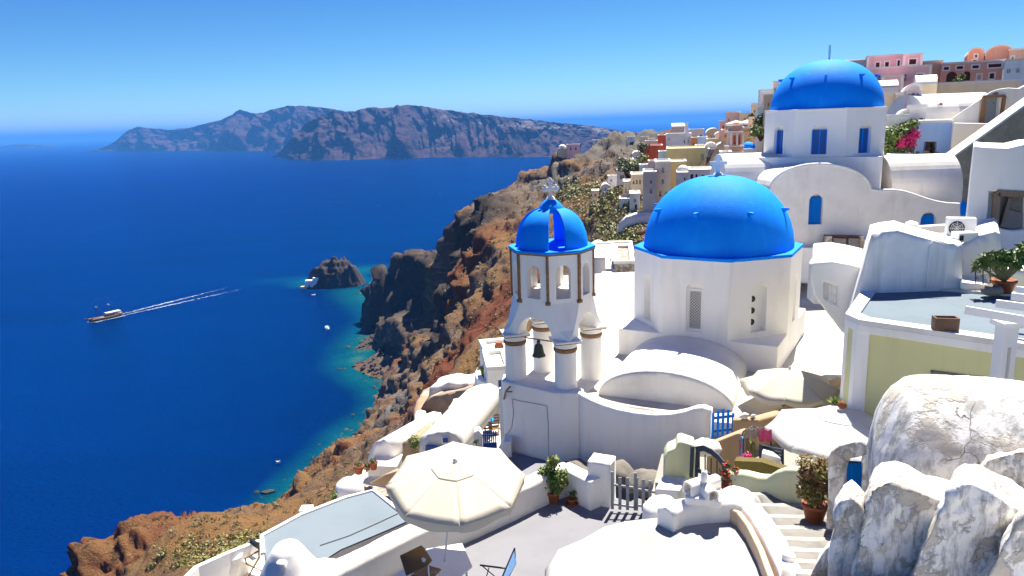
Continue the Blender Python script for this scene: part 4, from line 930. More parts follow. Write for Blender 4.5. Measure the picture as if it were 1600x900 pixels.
def ray_face(px, py, a, b, off):
    a, b = Vector(a), Vector(b); d = (b-a).normalized(); n = Vector((d.y, -d.x)); r = ray(px, py); k = ((a+n*off).dot(n))/(Vector((r.x, r.y)).dot(n)); return r*k
m = MB().extr([ray_face(x, y, Yp[1], Yp[2], 0.05) for x, y in ((1454,590),(1454,579),(1557,593),(1557,606))], (0.05,0.06,0)); ln = obj('window_lintel', m, stone, t)
m = MB().extr([ray_face(x, y, Yp[1], Yp[2], 0.015) for x, y in ((1500,640),(1500,588),(1556,598),(1556,650))], (0.05,0.06,0)); wn = obj('window', m, dark, t)
fm = MB()
for a, b, c, d in ((1506,597,1553,604.5),(1508,596,1506,640),(1552,602,1550,646)): fm.bar(ray_face(a, b, Yp[1], Yp[2], 0.05), ray_face(c, d, Yp[1], Yp[2], 0.05), 0.07, 0.07)
obj('window_frame', fm, blue, wn)
# clay box on the roof rim
q0 = Zp(1476,515,ZR); t = thing('clay_box', 'square hollow brown clay block standing on the edge of the blue-grey roof', 'planter', tuple(q0))
m = MB(); W_ = 0.2; h_ = 0.3
for x0, x1, y0, y1 in ((-.25,.25,-.14,-.10),(-.25,.25,.10,.14),(-.25,-.21,-.1,.1),(.21,.25,-.1,.1)): m.box(x0, x1, y0, y1, 0, h_)
m.xf(Matrix.Translation(q0) @ Matrix.Rotation(rad(-12), 4, 'Z')); obj('block', m, paint('brown_clay', (0.24,0.14,0.09), 0.9, 0.3, 12, 0.4), t)
obj('soil', MB().box(-.21,.21,-.1,.1,0,0.2).xf(Matrix.Translation(q0) @ Matrix.Rotation(rad(-12), 4, 'Z')), stone, t)
# potted succulent with scroll railing at the far corner of the roof
c = Zp(1567,457,ZR); t = thing('potted_plant', 'large leafy succulent in a terracotta pot at the far corner of the blue-grey roof', 'potted plant', tuple(c))
pot(None, tuple(c), 0.31, 0.36, terra, t)
lv = MB(); st_ = MB()
for a, b in ((1530,416),(1540,405),(1552,410),(1563,402),(1575,398),(1585,404),(1596,396),(1606,404),(1550,400),(1590,412),(1571,410),(1600,388),(1612,392)):
    e = P(a, b, c.y-0.1); st_.tube([c+Vector((0,0,0.34)), c.lerp(e, 0.45)+Vector((0,0,0.16)), e], [0.05,0.04,0.02], 6); leaves(lv, e, 0.19, 0.19, 0.13, 60, 0.17)
obj('foliage', lv, leafA, t); obj('stem', st_, paint('green_stem', (0.25,0.24,0.08), 0.7), t)
c = Zp(1549,461,ZR); t = thing('stone_bowl', 'round grey stone bowl beside the terracotta pot on the roof corner', 'bowl', tuple(c))
obj('bowl', MB().lathe([(0.16,0),(0.25,0.06),(0.27,0.15),(0.22,0.25),(0.17,0.26),(0.14,0.2),(0,0.17)], tuple(c), 20), paint('carved_stone', (0.4,0.34,0.27), 0.95, 0.25, 14, 0.6), t)
t = thing('scroll_railing', 'black wrought iron railing of spiral scrolls behind the succulent', 'railing', tuple(P(1545,442,20.3)))
m = MB(); 
for cx_, cy_ in ((1530,422),(1541,420),(1552,421),(1530,434),(1541,433),(1552,434)):
    c0 = P(cx_, cy_, 20.2); m.tube([(c0.x+0.10*(1-i/30)*math.cos(i*.5), c0.y, c0.z+0.10*(1-i/30)*math.sin(i*.5)) for i in range(26)], 0.009, 4)
for a, b, c_, d in ((1524,415,1524,443),(1524,415,1560,413),(1524,443,1560,441),(1558,413,1558,441),(1536,415,1536,442),(1547,414,1547,442)): m.bar(P(a, b, 20.2), P(c_, d, 20.2), 0.02, 0.02)
obj('scroll_panel', m, black, t)

# ---- white pergola
t = thing('pergola', 'white painted pergola post with beams at the right edge', 'pergola', tuple(P(1575,640,14.4)))
pp = P(1577,504,14.4); pz_ = -9.2
m = MB().box(pp.x-0.15,pp.x+0.15,14.3,14.6,-9.2,pp.z-0.02); po = obj('post', m, wmetal, t, bevel=0.012)
cut(po, MB().box(pp.x-0.03,pp.x+0.05,14.2,14.42,pp.z-1.5,pp.z-0.5))
obj('post_cap', MB().box(pp.x-0.22,pp.x+0.22,14.22,14.68,pp.z-0.08,pp.z+0.03), wmetal, t, bevel=0.012)
for a, b, c_, d, D1, D2 in ((1508,484,1640,507,14.6,13.6),(1556,474,1680,490,15.2,14.2),(1580,463,1700,476,15.9,14.9),(1588,453,1700,463,16.5,15.6)):
    obj('beam', MB().bar(P(a, b, D1), P(c_, d, D2), 0.07, 0.17), wmetal, t, bevel=0.01)

# ---------------------------------------------------------------- parasols
def parasol(name, label, apex, R_, drop, base, mat, n=8, val=0.16, rot=0, tilt=(0,0), sag=0.06, finial=None, top=0.0, ribs=True, poler=0.022, vent=True):
    ap = Vector(apex); t = thing(name, label, 'parasol', tuple(base), 0, 'parasols on the terraces')
    Mt = Matrix.Translation(ap) @ Matrix.Rotation(tilt[0], 4, 'X') @ Matrix.Rotation(tilt[1], 4, 'Y')
    K = 7; m = MB()
    def pt(k, s, f):                                             # s along panel 0..1, f out 0..1
        a0 = rot+2*PI*k/n; a1 = rot+2*PI*(k+1)/n
        p = Vector((math.cos(a0), math.sin(a0), 0)).lerp(Vector((math.cos(a1), math.sin(a1), 0)), s)
        z = -drop*(f**1.15)-sag*math.sin(PI*s)*f*f*0.6; return Mt @ Vector((p.x*R_*f, p.y*R_*f, z))
    for k in range(n):
        vs = [pt(k, i/K, 0.03+0.97*j/8) for j in range(9) for i in range(K+1)]
        m.add(vs, [(j*(K+1)+i, j*(K+1)+i+1, (j+1)*(K+1)+i+1, (j+1)*(K+1)+i) for j in range(8) for i in range(K)], smooth=True)
    c = obj('canopy', m, mat, t); sd_ = c.modifiers.new('s', 'SOLIDIFY'); sd_.thickness = 0.006
    m = MB()
    for k in range(n):
        vs = []
        for i in range(K+1):
            e = pt(k, i/K, 1.0); w_ = Vector((0,0,-val*(1+0.18*math.sin(PI*i/K*2+k)))) + (e-ap).normalized()*(-0.02); vs += [e, e+w_]
        m.add(vs, [(2*i, 2*i+2, 2*i+3, 2*i+1) for i in range(K)])
    v = obj('valance', m, mat, c); sd_ = v.modifiers.new('s', 'SOLIDIFY'); sd_.thickness = 0.005
    m = MB()
    for k in range(n):
        m.tube([pt(k, 0, f/6)+Vector((0,0,0.004)) for f in range(1, 7)], 0.006, 4)
    obj('seams', m, mat, c)
    if vent:
        m = MB()
        for k in range(n):
            f0, f1 = 0.3, 0.0; vs = [pt(k, i/3, f)+Vector((0,0,0.025 if f else 0.035)) for f in (0.34, 0.05) for i in range(4)]
            m.add(vs, [(i, i+1, 5+i, 4+i) for i in range(3)], smooth=True)
        obj('vent_flap', m, mat, c)
    obj('pole', MB().tube([Vector(base), Mt @ Vector((0,0,0.03))], poler, 8), wmetal, t)
    if ribs:
        m = MB()
        for k in range(n): m.tube([Mt @ Vector((0,0,-drop*1.2)), pt(k, 0, 0.55)+Vector((0,0,-0.02))], 0.008, 4)
        obj('struts', m, wmetal, t)
    obj('finial', MB().lathe([(0.035,0),(0.045,0.03),(0.02,0.06),(0,0.08)], tuple(Mt @ Vector((0,0,0.02))), 10) if finial is None else MB().lathe([(0.05,0),(0.1,0.04),(0.11,0.1),(0.05,0.17),(0.03,0.19),(0.0,0.2)], tuple(Mt @ Vector((0,0,0.03))), 14), wmetal if finial is None else finial, t)
    return t
ter = -9.2
b1 = Zp(686,878,-8.45); b1 = Vector((b1.x, b1.y, -8.45))
parasol('parasol', 'big cream octagonal parasol rising from the white table, nearest to the viewer', P(711,722,13.25), 1.36, 0.42, (b1.x,b1.y,-9.2), canvas, rot=rad(6), tilt=(rad(9),rad(1)), val=0.17)
parasol('parasol', 'ecru parasol with limp scalloped edge below the front church', P(1234,576,21), 1.42, 0.5, tuple(P(1236,665,21)), canvas_g, n=8, rot=rad(20), val=0.14, sag=0.2, vent=False)
parasol('parasol', 'large bright white parasol topped by a small orange clay finial', P(1315,640,16.8), 1.75, 0.58, tuple(P(1312,770,16.8)), canvas_w, n=8, rot=rad(30), val=0.1, sag=0.1, finial=terra)
parasol('parasol', 'white parasol over the small terrace left of the bell tower', P(738,624,28), 0.98, 0.24, (P(742,624,28).x,28,-12.35), canvas_w, rot=rad(10), val=0.08, tilt=(rad(6),0))

# ---------------------------------------------------------------- foreground terrace, its wall and gate
tr = obj('terrace_paving', MB().prism([(-8.5,7),(9,7),(9,13.2),(4.3,14.6),(3.4,16.3),(2.0,17.2),(1.3,18.9),(0.5,19.0),(-3.0,14.9),(-4.9,13.5)], -13, -9.2), paving); struct(tr)
def wl(pts, z): return [(*Zp(a, b, z).xy, z) for a, b in pts]
fw = obj('terrace_wall', wallpath(wl([(480,908),(520,882),(585,850),(640,823),(720,791),(790,762),(830,744),(858,731),(884,724)], -8.42), 0.5, -13, 0.16), plaster('warm_white_plaster', (0.8,0.76,0.68), (0.68,0.58,0.44), 0.4, 1, 0.6), autosm=1)
rough(fw, 0.12, 0.018, 1.6, 7); tag(fw, 'thick rounded white wall along the left side of the near terrace', 'wall')
fw2 = obj('terrace_wall', wallpath([(*Zp(884,724,-8.42).xy,-8.42),(*Zp(932,748,-8.42).xy,-8.42)], 0.42, -9.6, 0.1), white, autosm=1); rough(fw2, 0.12, 0.012, 1.6, 7)
tag(fw2, 'short low white wall between the potted bush and the square gate pillar', 'wall')
g0 = Zp(957,799,-9.2); g1 = Zp(1026,803,-9.2)
pc = Zp(952,792,-9.2)+Vector((-0.12,0.3,0)); ptop = P(955,716,pc.y).z
gp = obj('gate_pillar', MB().obox((pc.x-0.02,pc.y,(ptop-9.4)/2), (0.56,0.5,ptop+9.4), rad(-25)), white, bevel=0.05, autosm=1); rough(gp, 0.1, 0.01, 2, 8, seed=4)
tag(gp, 'square white gate pillar with slightly pyramid top, left of the grey slatted gate', 'pillar')
gt = thing('garden_gate', 'weathered grey metal double gate with vertical slats', 'gate', tuple(g0))
for (A_, B_, n) in ((g0, g0.lerp(g1, 0.52), 4), (g0.lerp(g1, 0.55), g1, 4)):
    lf = None; hL = 0.98 if n == 4 and A_ is g0 else 0.86
    m0 = MB(); d = B_-A_
    lf = obj('gate_rail', MB().bar(A_+Vector((0,0,0.2)), B_+Vector((0,0,0.14)), 0.03, 0.05), gmetal, gt)
    obj('gate_rail', MB().bar(A_+Vector((0,0,hL*0.72)), B_+Vector((0,0,hL*0.72-0.06)), 0.03, 0.05), gmetal, lf)
    for i in range(n):
        p = A_+d*(i/(n-1)); hh_ = hL-0.16*abs(math.sin(PI*(i/(n-1)))) if A_ is g0 else hL-0.1*i/(n-1)
        obj('slat', MB().obox((p.x, p.y+0.02, p.z+0.05+hh_/2), (0.075,0.02,hh_), math.atan2(d.y, d.x)), gmetal, lf)
pd = obj('gate_pier', MB().prism([tuple(p.xy) for p in (Zp(1022,815,-9.2),Zp(1060,818,-9.2),Zp(1075,795,-9.2),Zp(1034,792,-9.2))], -9.4, -8.35), white, bevel=0.07, autosm=1)
tag(pd, 'low rounded white pier right of the grey slatted gate', 'pillar')
# potted bush on the terrace
def potplant(name, label, c, r, h, mat, lf, blobs, size, stems=5, n=300, saucer=False):
    t = thing(name, label, 'potted plant', tuple(c)); pot(None, tuple(c), r, h, terra if mat is None else mat, t)
    lv = MB(); st_ = MB(); rng = random.Random(int(c[0]*1000))
    for (dx, dy, dz, rr_) in blobs:
        e = Vector(c)+Vector((dx, dy, dz)); leaves(lv, e, rr_, rr_, rr_*1.05, int(n*rr_), size, rng); st_.tube([Vector(c)+Vector((0,0,h*0.9)), Vector(c).lerp(e, 0.6)+Vector((0,0,h*0.5)), e], [0.018,0.014,0.006], 5)
    obj('foliage', lv, lf, t); obj('stem', st_, brown, t)
    if saucer: obj('saucer', MB().lathe([(r*0.7,-0.0),(r*1.15,0.01),(r*1.25,0.05),(r*1.15,0.05),(0,0.02)], tuple(c), 20), terra, t)
    return t
c = Zp(864,784,-9.2); c.z = -9.2
potplant('potted_bush', 'bushy green shrub in a terracotta pot in the corner of the near terrace', c, 0.2, 0.3, None, leafA, [(0,0,0.6,0.28),(-0.15,0.1,0.75,0.22),(0.15,-0.05,0.7,0.24),(0,0.05,1.0,0.2),(-0.22,0,0.5,0.2),(0.22,0.1,0.48,0.2),(0.05,0,1.15,0.12),(0.28,0,0.75,0.12),(-0.3,0,0.72,0.12),(0.1,-0.15,0.45,0.18)], 0.085, n=1500)
c = Zp(894,788,-9.2); c.z = -9.2
potplant('potted_plant', 'tiny plant in a small terracotta pot with saucer, right of the potted bush', c, 0.13, 0.17, None, leafD, [(0,0,0.26,0.09),(0.04,0,0.3,0.07)], 0.06, n=600, saucer=True)

# ---- white table, wooden chair, folding chair
t = thing('table', 'white rectangular table that the nearest parasol stands through', 'table', (b1.x, b1.y, -9.2))
tz = -8.45; tp = [Zp(a, b, tz) for a, b in ((610,905),(667,857),(722,848),(738,884),(690,925),(600,960))]
obj('table_top', MB().prism([tuple(p.xy) for p in tp], tz-0.04, tz), wmetal, t, bevel=0.01)
for a, b in ((732,884),(717,852),(672,862),(640,930)):
    p = Zp(a, b, tz); q = Vector((b1.x, b1.y, 0)); p = p+(q-p)*0.08; obj('leg', MB().box(p.x-0.022,p.x+0.022,p.y-0.022,p.y+0.022,-9.2,tz-0.042), wmetal, t)
t = thing('wooden_chair', 'brown wooden chair with a curved plywood back, tucked at the white table', 'chair', tuple(Zp(650,905,-9.2)))
bk = [P(a, b, d) for a, b, d in ((624,868,12.05),(657,852,12.35),(662,857,12.33),(674,876,12.15),(666,885,12.0),(634,900,11.8))]
cc_ = sum((p for p in bk), Vector())/6; m = MB().extr(bk, (0.02,0.035,-0.02)); ch_b = obj('backrest', m, paint('varnished_plywood', (0.3,0.15,0.035), 0.4, 0.2, 7, 0.1), t, bevel=0.012, autosm=1)
obj('care_label', MB().extr([P(a, b, d-0.02) for a, b, d in ((658,873,12.08),(662,871,12.1),(666,875,12.07),(663,879,12.03),(660,878,12.04))], (0,0.008,0)), wmetal, ch_b)
sp0 = cc_+Vector((0.1,0.25,-0.45)); seat = MB().obox(sp0, (0.42,0.4,0.03), rad(-28)); obj('seat', seat, MATS['varnished_plywood'], t, bevel=0.01)
for dx in (-1, 1):
    for dy in (-1, 1):
        p = sp0+Matrix.Rotation(rad(-28), 3, 'Z') @ Vector((dx*0.18, dy*0.17, 0)); obj('leg', MB().tube([(p.x,p.y,-9.2),(p.x,p.y,p.z+(0.28 if dy < 0 else 0))], 0.013, 6), wmetal, t)
t = thing('folding_chair', 'folding chair with light blue fabric back and dark metal arms at the bottom edge', 'chair', tuple(Zp(780,960,-9.2)))
fc_ = [P(a, b, d) for a, b, d in ((803,858,12.4),(806,880,12.25),(782,925,11.8),(774,925,11.9))]
obj('backrest', MB().extr(fc_, (0.015,0.02,0)), fabricb, t)
fm = MB().tube([P(804,856,12.42), P(806,880,12.27), P(780,930,11.75)], 0.012, 6); fm.tube([P(804,856,12.42), P(772,930,11.85)], 0.012, 6); obj('frame', fm, black, t)
ar = MB().bar(P(750,883,12.0), P(789,888,12.1), 0.03, 0.02); ar.tube([P(752,883,12.0), P(790,915,11.8)], 0.01, 5); ar.tube([P(764,887,12.0), P(757,912,11.8)], 0.01, 5); ar.bar(P(744,910,11.7), P(770,918,11.7), 0.03, 0.02); obj('armrest', ar, black, t)
sq_ = MB().obox(Zp(790,935,-8.75), (0.42,0.4,0.02), rad(25)); obj('seat', sq_, fabricb, t)

# ---------------------------------------------------------------- foreground roof with parapet and twin-barrel chimney
zr = -6.95
t = thing('cubic_house', 'white house with soft rounded roof edges in the near foreground', 'house', tuple(Zp(1050,950,-9.2)))
rp = [Zp(a, b, zr).xy for a, b in ((848,960),(851,880),(868,853),(905,838),(940,818),(975,809),(1030,803),(1060,800),(1120,806),(1180,812),(1205,850),(1225,905),(1240,960))]
hb_ = obj('wall', MB().prism([tuple(p) for p in rp]+[(2.3,6.0),(0.6,6.0)][0:0], -9.3, zr), nearroof, t, bevel=0.16, autosm=1)
hb_.modifiers['b'].segments = 5; hb_.modifiers['b'].angle_limit = rad(60)
pz = -6.55
pr_ = wallpath(wl([(1040,793),(1060,783),(1095,778),(1140,776),(1168,781),(1188,800),(1212,838),(1236,885),(1255,940)], pz), 0.36, -9.3, 0.12)
po_ = obj('parapet', pr_, white, t, autosm=1); rough(po_, 0.1, 0.01, 1.5, 6)
kn = obj('drain_spout', MB().lathe([(0.09,-0.1),(0.1,0.0),(0.07,0.04),(0,0.05)], tuple(Zp(1232,872,pz)+Vector((0,0,0.05))), 14), white, t)
# foot of the parapet, its warm bounced shade painted in as ochre
e_ = [Zp(a, b, zr) for a, b in ((1052,800),(1075,803),(1120,803),(1160,808),(1176,818),(1192,845),(1208,880),(1218,915))]
m = MB()
for i in range(len(e_)-1): m.bar(e_[i]+Vector((0,0,0.05)), e_[i+1]+Vector((0,0,0.05)), 0.12, 0.12)
ochre = plaster('ochre_toned_plaster', (0.62,0.46,0.32), (0.55,0.36,0.2), 0.5)
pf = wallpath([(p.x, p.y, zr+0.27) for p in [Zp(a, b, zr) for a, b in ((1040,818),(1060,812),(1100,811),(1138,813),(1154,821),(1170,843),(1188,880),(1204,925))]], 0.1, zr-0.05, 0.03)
obj('shade_toned_upstand', pf, ochre, t, autosm=1)
t = thing('chimney', 'white twin-barrel chimney with brown arched mouths on the parapet of the near roof', 'chimney', tuple(Zp(1100,776,pz)))
cz = Zp(1098,779,pz+0.02); RZ = Matrix.Translation(cz)
def cham(w, l, h, rz, off, hole=True):
    pts = [(-w/2,0),(w/2,0)]+[(w/2*math.cos(PI*i/14), h+w/2*math.sin(PI*i/14)) for i in range(15)]
    m = MB().extr([(a, -l/2, b) for a, b in pts], (0, l, 0)); M_ = RZ @ Matrix.Translation(off) @ Matrix.Rotation(rz, 4, 'Z'); m.xf(M_)
    o = obj('barrel', m, white, t, autosm=1)
    if hole:
        w2 = w*0.66; pts = [(-w2/2,0.0),(w2/2,0.0)]+[(w2/2*math.cos(PI*i/14), h*0.75+w2/2*math.sin(PI*i/14)) for i in range(15)]
        c = MB().extr([(a, -l/2-0.05, b+0.03) for a, b in pts], (0, 0.2, 0)); c.xf(M_); cut(o, c)
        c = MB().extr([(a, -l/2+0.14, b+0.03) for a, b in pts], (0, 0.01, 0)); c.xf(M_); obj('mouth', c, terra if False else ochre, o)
    o.modifiers.new('b', 'BEVEL').width = 0.012
    return o
obj('plinth', MB().obox((cz.x+0.03,cz.y+0.05,cz.z+0.02), (0.62,0.5,0.14), rad(-18)), white, t, bevel=0.03)
cham(0.24, 0.5, 0.13, rad(-62), (-0.06,0.12,0.08)); cham(0.22, 0.36, 0.1, rad(12), (0.08,-0.08,0.08)); cham(0.22, 0.3, 0.12, rad(-62), (0.2,0.22,0.08), False)
obj('flue', MB().lathe([(0.045,0),(0.05,0.1),(0.065,0.15),(0.05,0.3),(0.03,0.31),(0.025,0.25)], (cz.x+0.03,cz.y+0.05,cz.z+0.2), 14), white, t)
mnd = obj('parapet_lump', MB().lathe([(0.36,-0.3),(0.34,0.0),(0.25,0.1),(0.0,0.13)], tuple(Zp(1034,792,-6.95)), 16), white); rough(mnd, 0.06, 0.02, 2, 6)
tag(mnd, 'rounded lump of white masonry left of the twin-barrel chimney', 'masonry')
mnd = obj('parapet_lump', MB().lathe([(0.3,-0.3),(0.3,0.05),(0.22,0.12),(0.0,0.14)], tuple(Zp(1152,778,-6.7)), 16), white); rough(mnd, 0.06, 0.02, 2, 6)
tag(mnd, 'rounded lump of white masonry right of the twin-barrel chimney', 'masonry')

# ---------------------------------------------------------------- steps and rough walls at the lower right
stp = thing('stone_steps', 'worn whitewashed steps with grey stone treads descending away at the lower right', 'steps', tuple(P(1280,880,8.6)))
stepm = plaster('worn_step_white', (0.34,0.325,0.3), (0.17,0.155,0.13), 0.8, 2.2, 0.6); treadm = plaster('grey_step_stone', (0.2,0.19,0.175), (0.12,0.11,0.095), 0.8, 3, 0.6)
for k in range(9):
    py0 = 768+k*17.5; D0 = 14.2-0.68*k; z = P(1250, py0, D0).z; L_ = 1178+k*7.5; R_ = 1262+k*13
    a, b = P(L_-8, py0, D0), P(R_+22, py0+4, D0-0.15); dn = Vector((-0.05,-0.72,0))
    o = obj('step', MB().prism([(a.x,a.y+0.05),(b.x,b.y+0.05),(b.x+dn.x,b.y+dn.y),(a.x+dn.x,a.y+dn.y)], z-1.2, z), stepm, stp, bevel=0.04, autosm=1); rough(o, 0.12, 0.016, 3, 9, seed=k)
    q = obj('tread_stone', MB().prism([(a.x+0.15,a.y-0.1),(b.x-0.1,b.y-0.1),(b.x-0.12+dn.x,b.y+dn.y+0.04),(a.x+0.15+dn.x,a.y+dn.y+0.04)], z-0.05, z+0.012), treadm, o); rough(q, 0.1, 0.01, 4, 12, seed=k)
obj('landing', MB().prism([(2.2,2.5),(9.5,2.5),(9.5,7.6),(5.0,7.9),(4.3,7.6)], -7.4, -6.6), whiteroof, stp)  # unseen slab added out of view to bounce sunlight onto the buttress fronts
def lump(name, label, cat, px, D, th, L=0.14, amp=0.045, sc=1.8, mat=None, soft=1, lean=(0,0)):
    q = P(sum(a for a, b in px)/len(px), min(b for a, b in px), D); th *= 0.8; o = obj(name, MB().extr([P(a, b, D) for a, b in px], (q.x/q.y*th+lean[0], th, q.z/q.y*th*0.75+lean[1])), mat or old2); rough(o, L, amp, sc, 7, soften=soft, seed=len(bpy.data.objects)%17); tag(o, label, cat); return o
# old barrel vault
vt = thing('old_vault', 'large cracked old barrel-vaulted roof with peeling whitewash', 'vault', tuple(P(1450,760,10.4)))
a = P(1380,700,10.9); b = P(1680,730,9.4); ctrz = P(1430,582,11.4).z
c0 = Vector((a.x+0.42, 11.3)); c1 = Vector((b.x+1.0, 10.3)); tt = (c1-c0).normalized(); ss = Vector((tt.y, -tt.x)); W_ = 3.1; Rr = []
for kk, (f, sc_) in enumerate([(-0.36,0.05),(-0.34,0.45),(-0.25,0.7),(-0.1,0.87),(0.1,0.96),(0.35,1.0)]+[(0.35+i*0.45, 1.0) for i in range(1, 9)]):
    c = c0+tt*f; top = ctrz-0.0; ring = []
    for i in range(25):
        th_ = PI*i/24; x_ = -math.cos(th_); y_ = math.sin(th_)**0.85
        ring.append((c.x-ss.x*W_/2*x_*sc_*-1, c.y-ss.y*W_/2*x_*sc_*-1, -6.1+(top+6.1)*(y_*sc_ if sc_ < 1 else y_)))
    ring = [(ring[0][0], ring[0][1], -9.0)]+ring+[(ring[-1][0], ring[-1][1], -9.0)]; Rr.append(ring)
vo = obj('vault_shell', MB().rings(Rr, smooth=False), old, vt, autosm=1); rough(vo, 0.09, 0.055, 0.9, 5, soften=2)
# gate post with blue door
gpst = lump('old_gate_post', 'peeling white gate post with cap, left of the small blue door', 'pillar', [(1291,850),(1293,740),(1297,706),(1312,694),(1345,688),(1368,696),(1366,712),(1328,716),(1322,735),(1318,850)], 12.0, 0.6, 0.1, 0.022, 2.2)
lump('masonry_wall', 'crumbling whitewashed wall strip between the blue door and the old vault', 'wall', [(1346,850),(1347,712),(1372,700),(1400,760),(1400,850)], 11.9, 0.5, 0.1, 0.03, 2.2)
t = thing('blue_door', 'small bright blue plank door between peeling white posts', 'door', tuple(P(1335,850,12.2)))
for i in range(4):
    x0, x1 = 1321+i*6.6, 1327.2+i*6.6; obj('plank', MB().extr([P(a, b, 12.3) for a, b in ((x0,850),(x0,723),(x1,725),(x1,850))], (0,0.03,0)), blue, t)
obj('door_back', MB().extr([P(a, b, 12.34) for a, b in ((1318,850),(1318,720),(1349,722),(1349,850))], (0,0.02,0)), bluew, t)
# stepped buttress walls
lump('buttress', 'small rounded whitewashed buttress, leftmost and lowest of the rough stepped wall', 'wall', [(1285,990),(1297,860),(1303,805),(1313,784),(1328,778),(1343,788),(1352,812),(1420,860),(1460,990)], 9.0, 0.6, 0.06, 0.055, 2.4, lean=(0,0.2))
lump('buttress', 'mottled buttress with flat slanting top, second from the left in the rough stepped wall', 'wall', [(1325,990),(1340,850),(1350,795),(1360,768),(1372,757),(1395,756),(1435,768),(1480,785),(1560,830),(1640,990)], 8.8, 0.8, 0.06, 0.065, 2.2, lean=(0,0.24))
lump('buttress', 'tall sloping buttress with a brown brick stub on top, in the rough stepped wall', 'wall', [(1390,1000),(1428,885),(1462,812),(1484,770),(1500,756),(1522,757),(1552,772),(1590,796),(1680,850),(1700,1000)], 8.4, 0.8, 0.06, 0.065, 2.2, lean=(0,0.24))
lump('buttress', 'buttress cut by the lower right corner of the picture', 'wall', [(1490,1000),(1535,915),(1570,850),(1596,810),(1620,792),(1700,810),(1720,1000)], 8.0, 0.8, 0.06, 0.065, 2.2, lean=(0,0.24))
lump('rough_wall', 'steep whitewashed wall shoulder below the old vault at the right edge', 'wall', [(1470,900),(1495,800),(1515,757),(1528,738),(1542,720),(1564,712),(1600,704),(1690,700),(1690,900)], 9.2, 1.0, 0.06, 0.065, 2.0)
lump('brick_stub', 'broken brown brick stub on top of the tall sloping buttress', 'brick', [(1487,759),(1489,748),(1513,748),(1512,759)], 8.7, 0.15, 0.03, 0.01, 6, terra, 0)
lump('steps_base_wall', 'patched whitewashed foot of the rough stepped wall beside the steps', 'wall', [(1240,1000),(1262,905),(1288,860),(1305,845),(1330,850),(1342,1000)], 9.25, 0.5, 0.1, 0.035, 2)
lump('rough_wall', 'low rough whitewashed masonry filling between the slanting buttresses', 'wall', [(1310,980),(1330,900),(1352,812),(1400,782),(1470,800),(1492,776),(1530,770),(1580,760),(1690,745),(1690,980)], 9.6, 0.9, 0.08, 0.06, 1.8)
# jade plant
c = P(1272,813,12.6); potplant('potted_plant', 'big bronze-leaved jade plant in a terracotta pot on the steps', c, 0.24, 0.36, None, leafB, [(0,0,0.72,0.3),(-0.2,0,0.66,0.22),(0.18,0,0.68,0.22),(0,0,1.0,0.24),(-0.15,0.1,0.95,0.2),(0.16,0,0.9,0.2),(-0.05,-0.1,0.5,0.2),(0.12,0.1,1.1,0.14)], 0.075, n=1800)

# ---------------------------------------------------------------- courtyard between the church terrace and the steps
cf = obj('courtyard_floor', MB().prism([(3.2,16.5),(5.0,14.8),(7.6,13.2),(13,13.2),(13,19.8),(7,20.2),(5.6,20.0),(4.0,19)], -13, -9.05), plaster('courtyard_paving', (0.28,0.27,0.24), (0.2,0.18,0.15), 0.5)); struct(cf)
ln_ = obj('lane', MB().prism([(-0.6,23.2),(1.6,21.9),(2.4,21.3),(4.5,20.3),(5.6,19.6),(4.2,18.4),(3.2,16.4),(1.9,17.3),(1.2,19.1),(0.3,19.3)], -13, -10.7), paving); struct(ln_)
p = P(1062,700,16.4); gp2 = obj('gate_pillar', MB().extr([P(a, b, 16.3) for a, b in ((1036,790),(1038,715),(1044,705),(1056,700),(1060,691),(1066,690),(1087,697),(1086,790))], (0.1,0.55,0)), palelime, bevel=0.05, autosm=1); tag(gp2, 'pale green gate pillar with stepped top beside the dark navy gate', 'pillar')
ng = thing('garden_gate', 'dark navy wooden gate with scalloped top rail', 'gate', tuple(P(1110,745,16.2)))
for a_, b_, c_, d_, e_, w_ in ((1080,745,1082,697,16.1,.09),(1088,745,1090,700,16.1,.06),(1133,760,1134,726,15.3,.05)): obj('gate_post', MB().bar(P(a_, b_, e_), P(c_, d_, e_), w_, 0.07), navy, ng)
rl = [P(1088,702,16.05), P(1100,700,15.85), P(1112,706,15.65), P(1123,715,15.5), P(1134,729,15.3)]
m = MB()
for i in range(4): m.bar(rl[i], rl[i+1], 0.035, 0.13)
obj('top_rail', m, navy, ng); obj('bottom_rail', MB().bar(P(1088,734,16.05), P(1134,752,15.3), 0.035, 0.1), navy, ng)
for i in range(5):
    f = (i+0.5)/5; obj('spindle', MB().bar(P(1088+46*f,735+18*f,16.05-0.75*f), P(1088+46*f,703+24*f,16.05-0.75*f), 0.025, 0.025), navy, ng)
bw = obj('courtyard_wall', MB().extr([P(a, b, 17.4) for a, b in ((1102,760),(1104,696),(1152,677),(1158,679),(1160,760))], (0.3,0.35,0)), tan, bevel=0.05, autosm=1); tag(bw, 'low tan wall with white top behind the navy gate', 'wall')
rk = obj('white_boulder', MB().lathe([(0.3,0),(0.36,0.1),(0.3,0.22),(0.1,0.28),(0,0.28)], tuple(P(1103,705,17.0)), 16), whiteroof); rough(rk, 0.06, 0.06, 3, 8); tag(rk, 'rough whitewashed stone on the wall by the navy gate', 'stone')
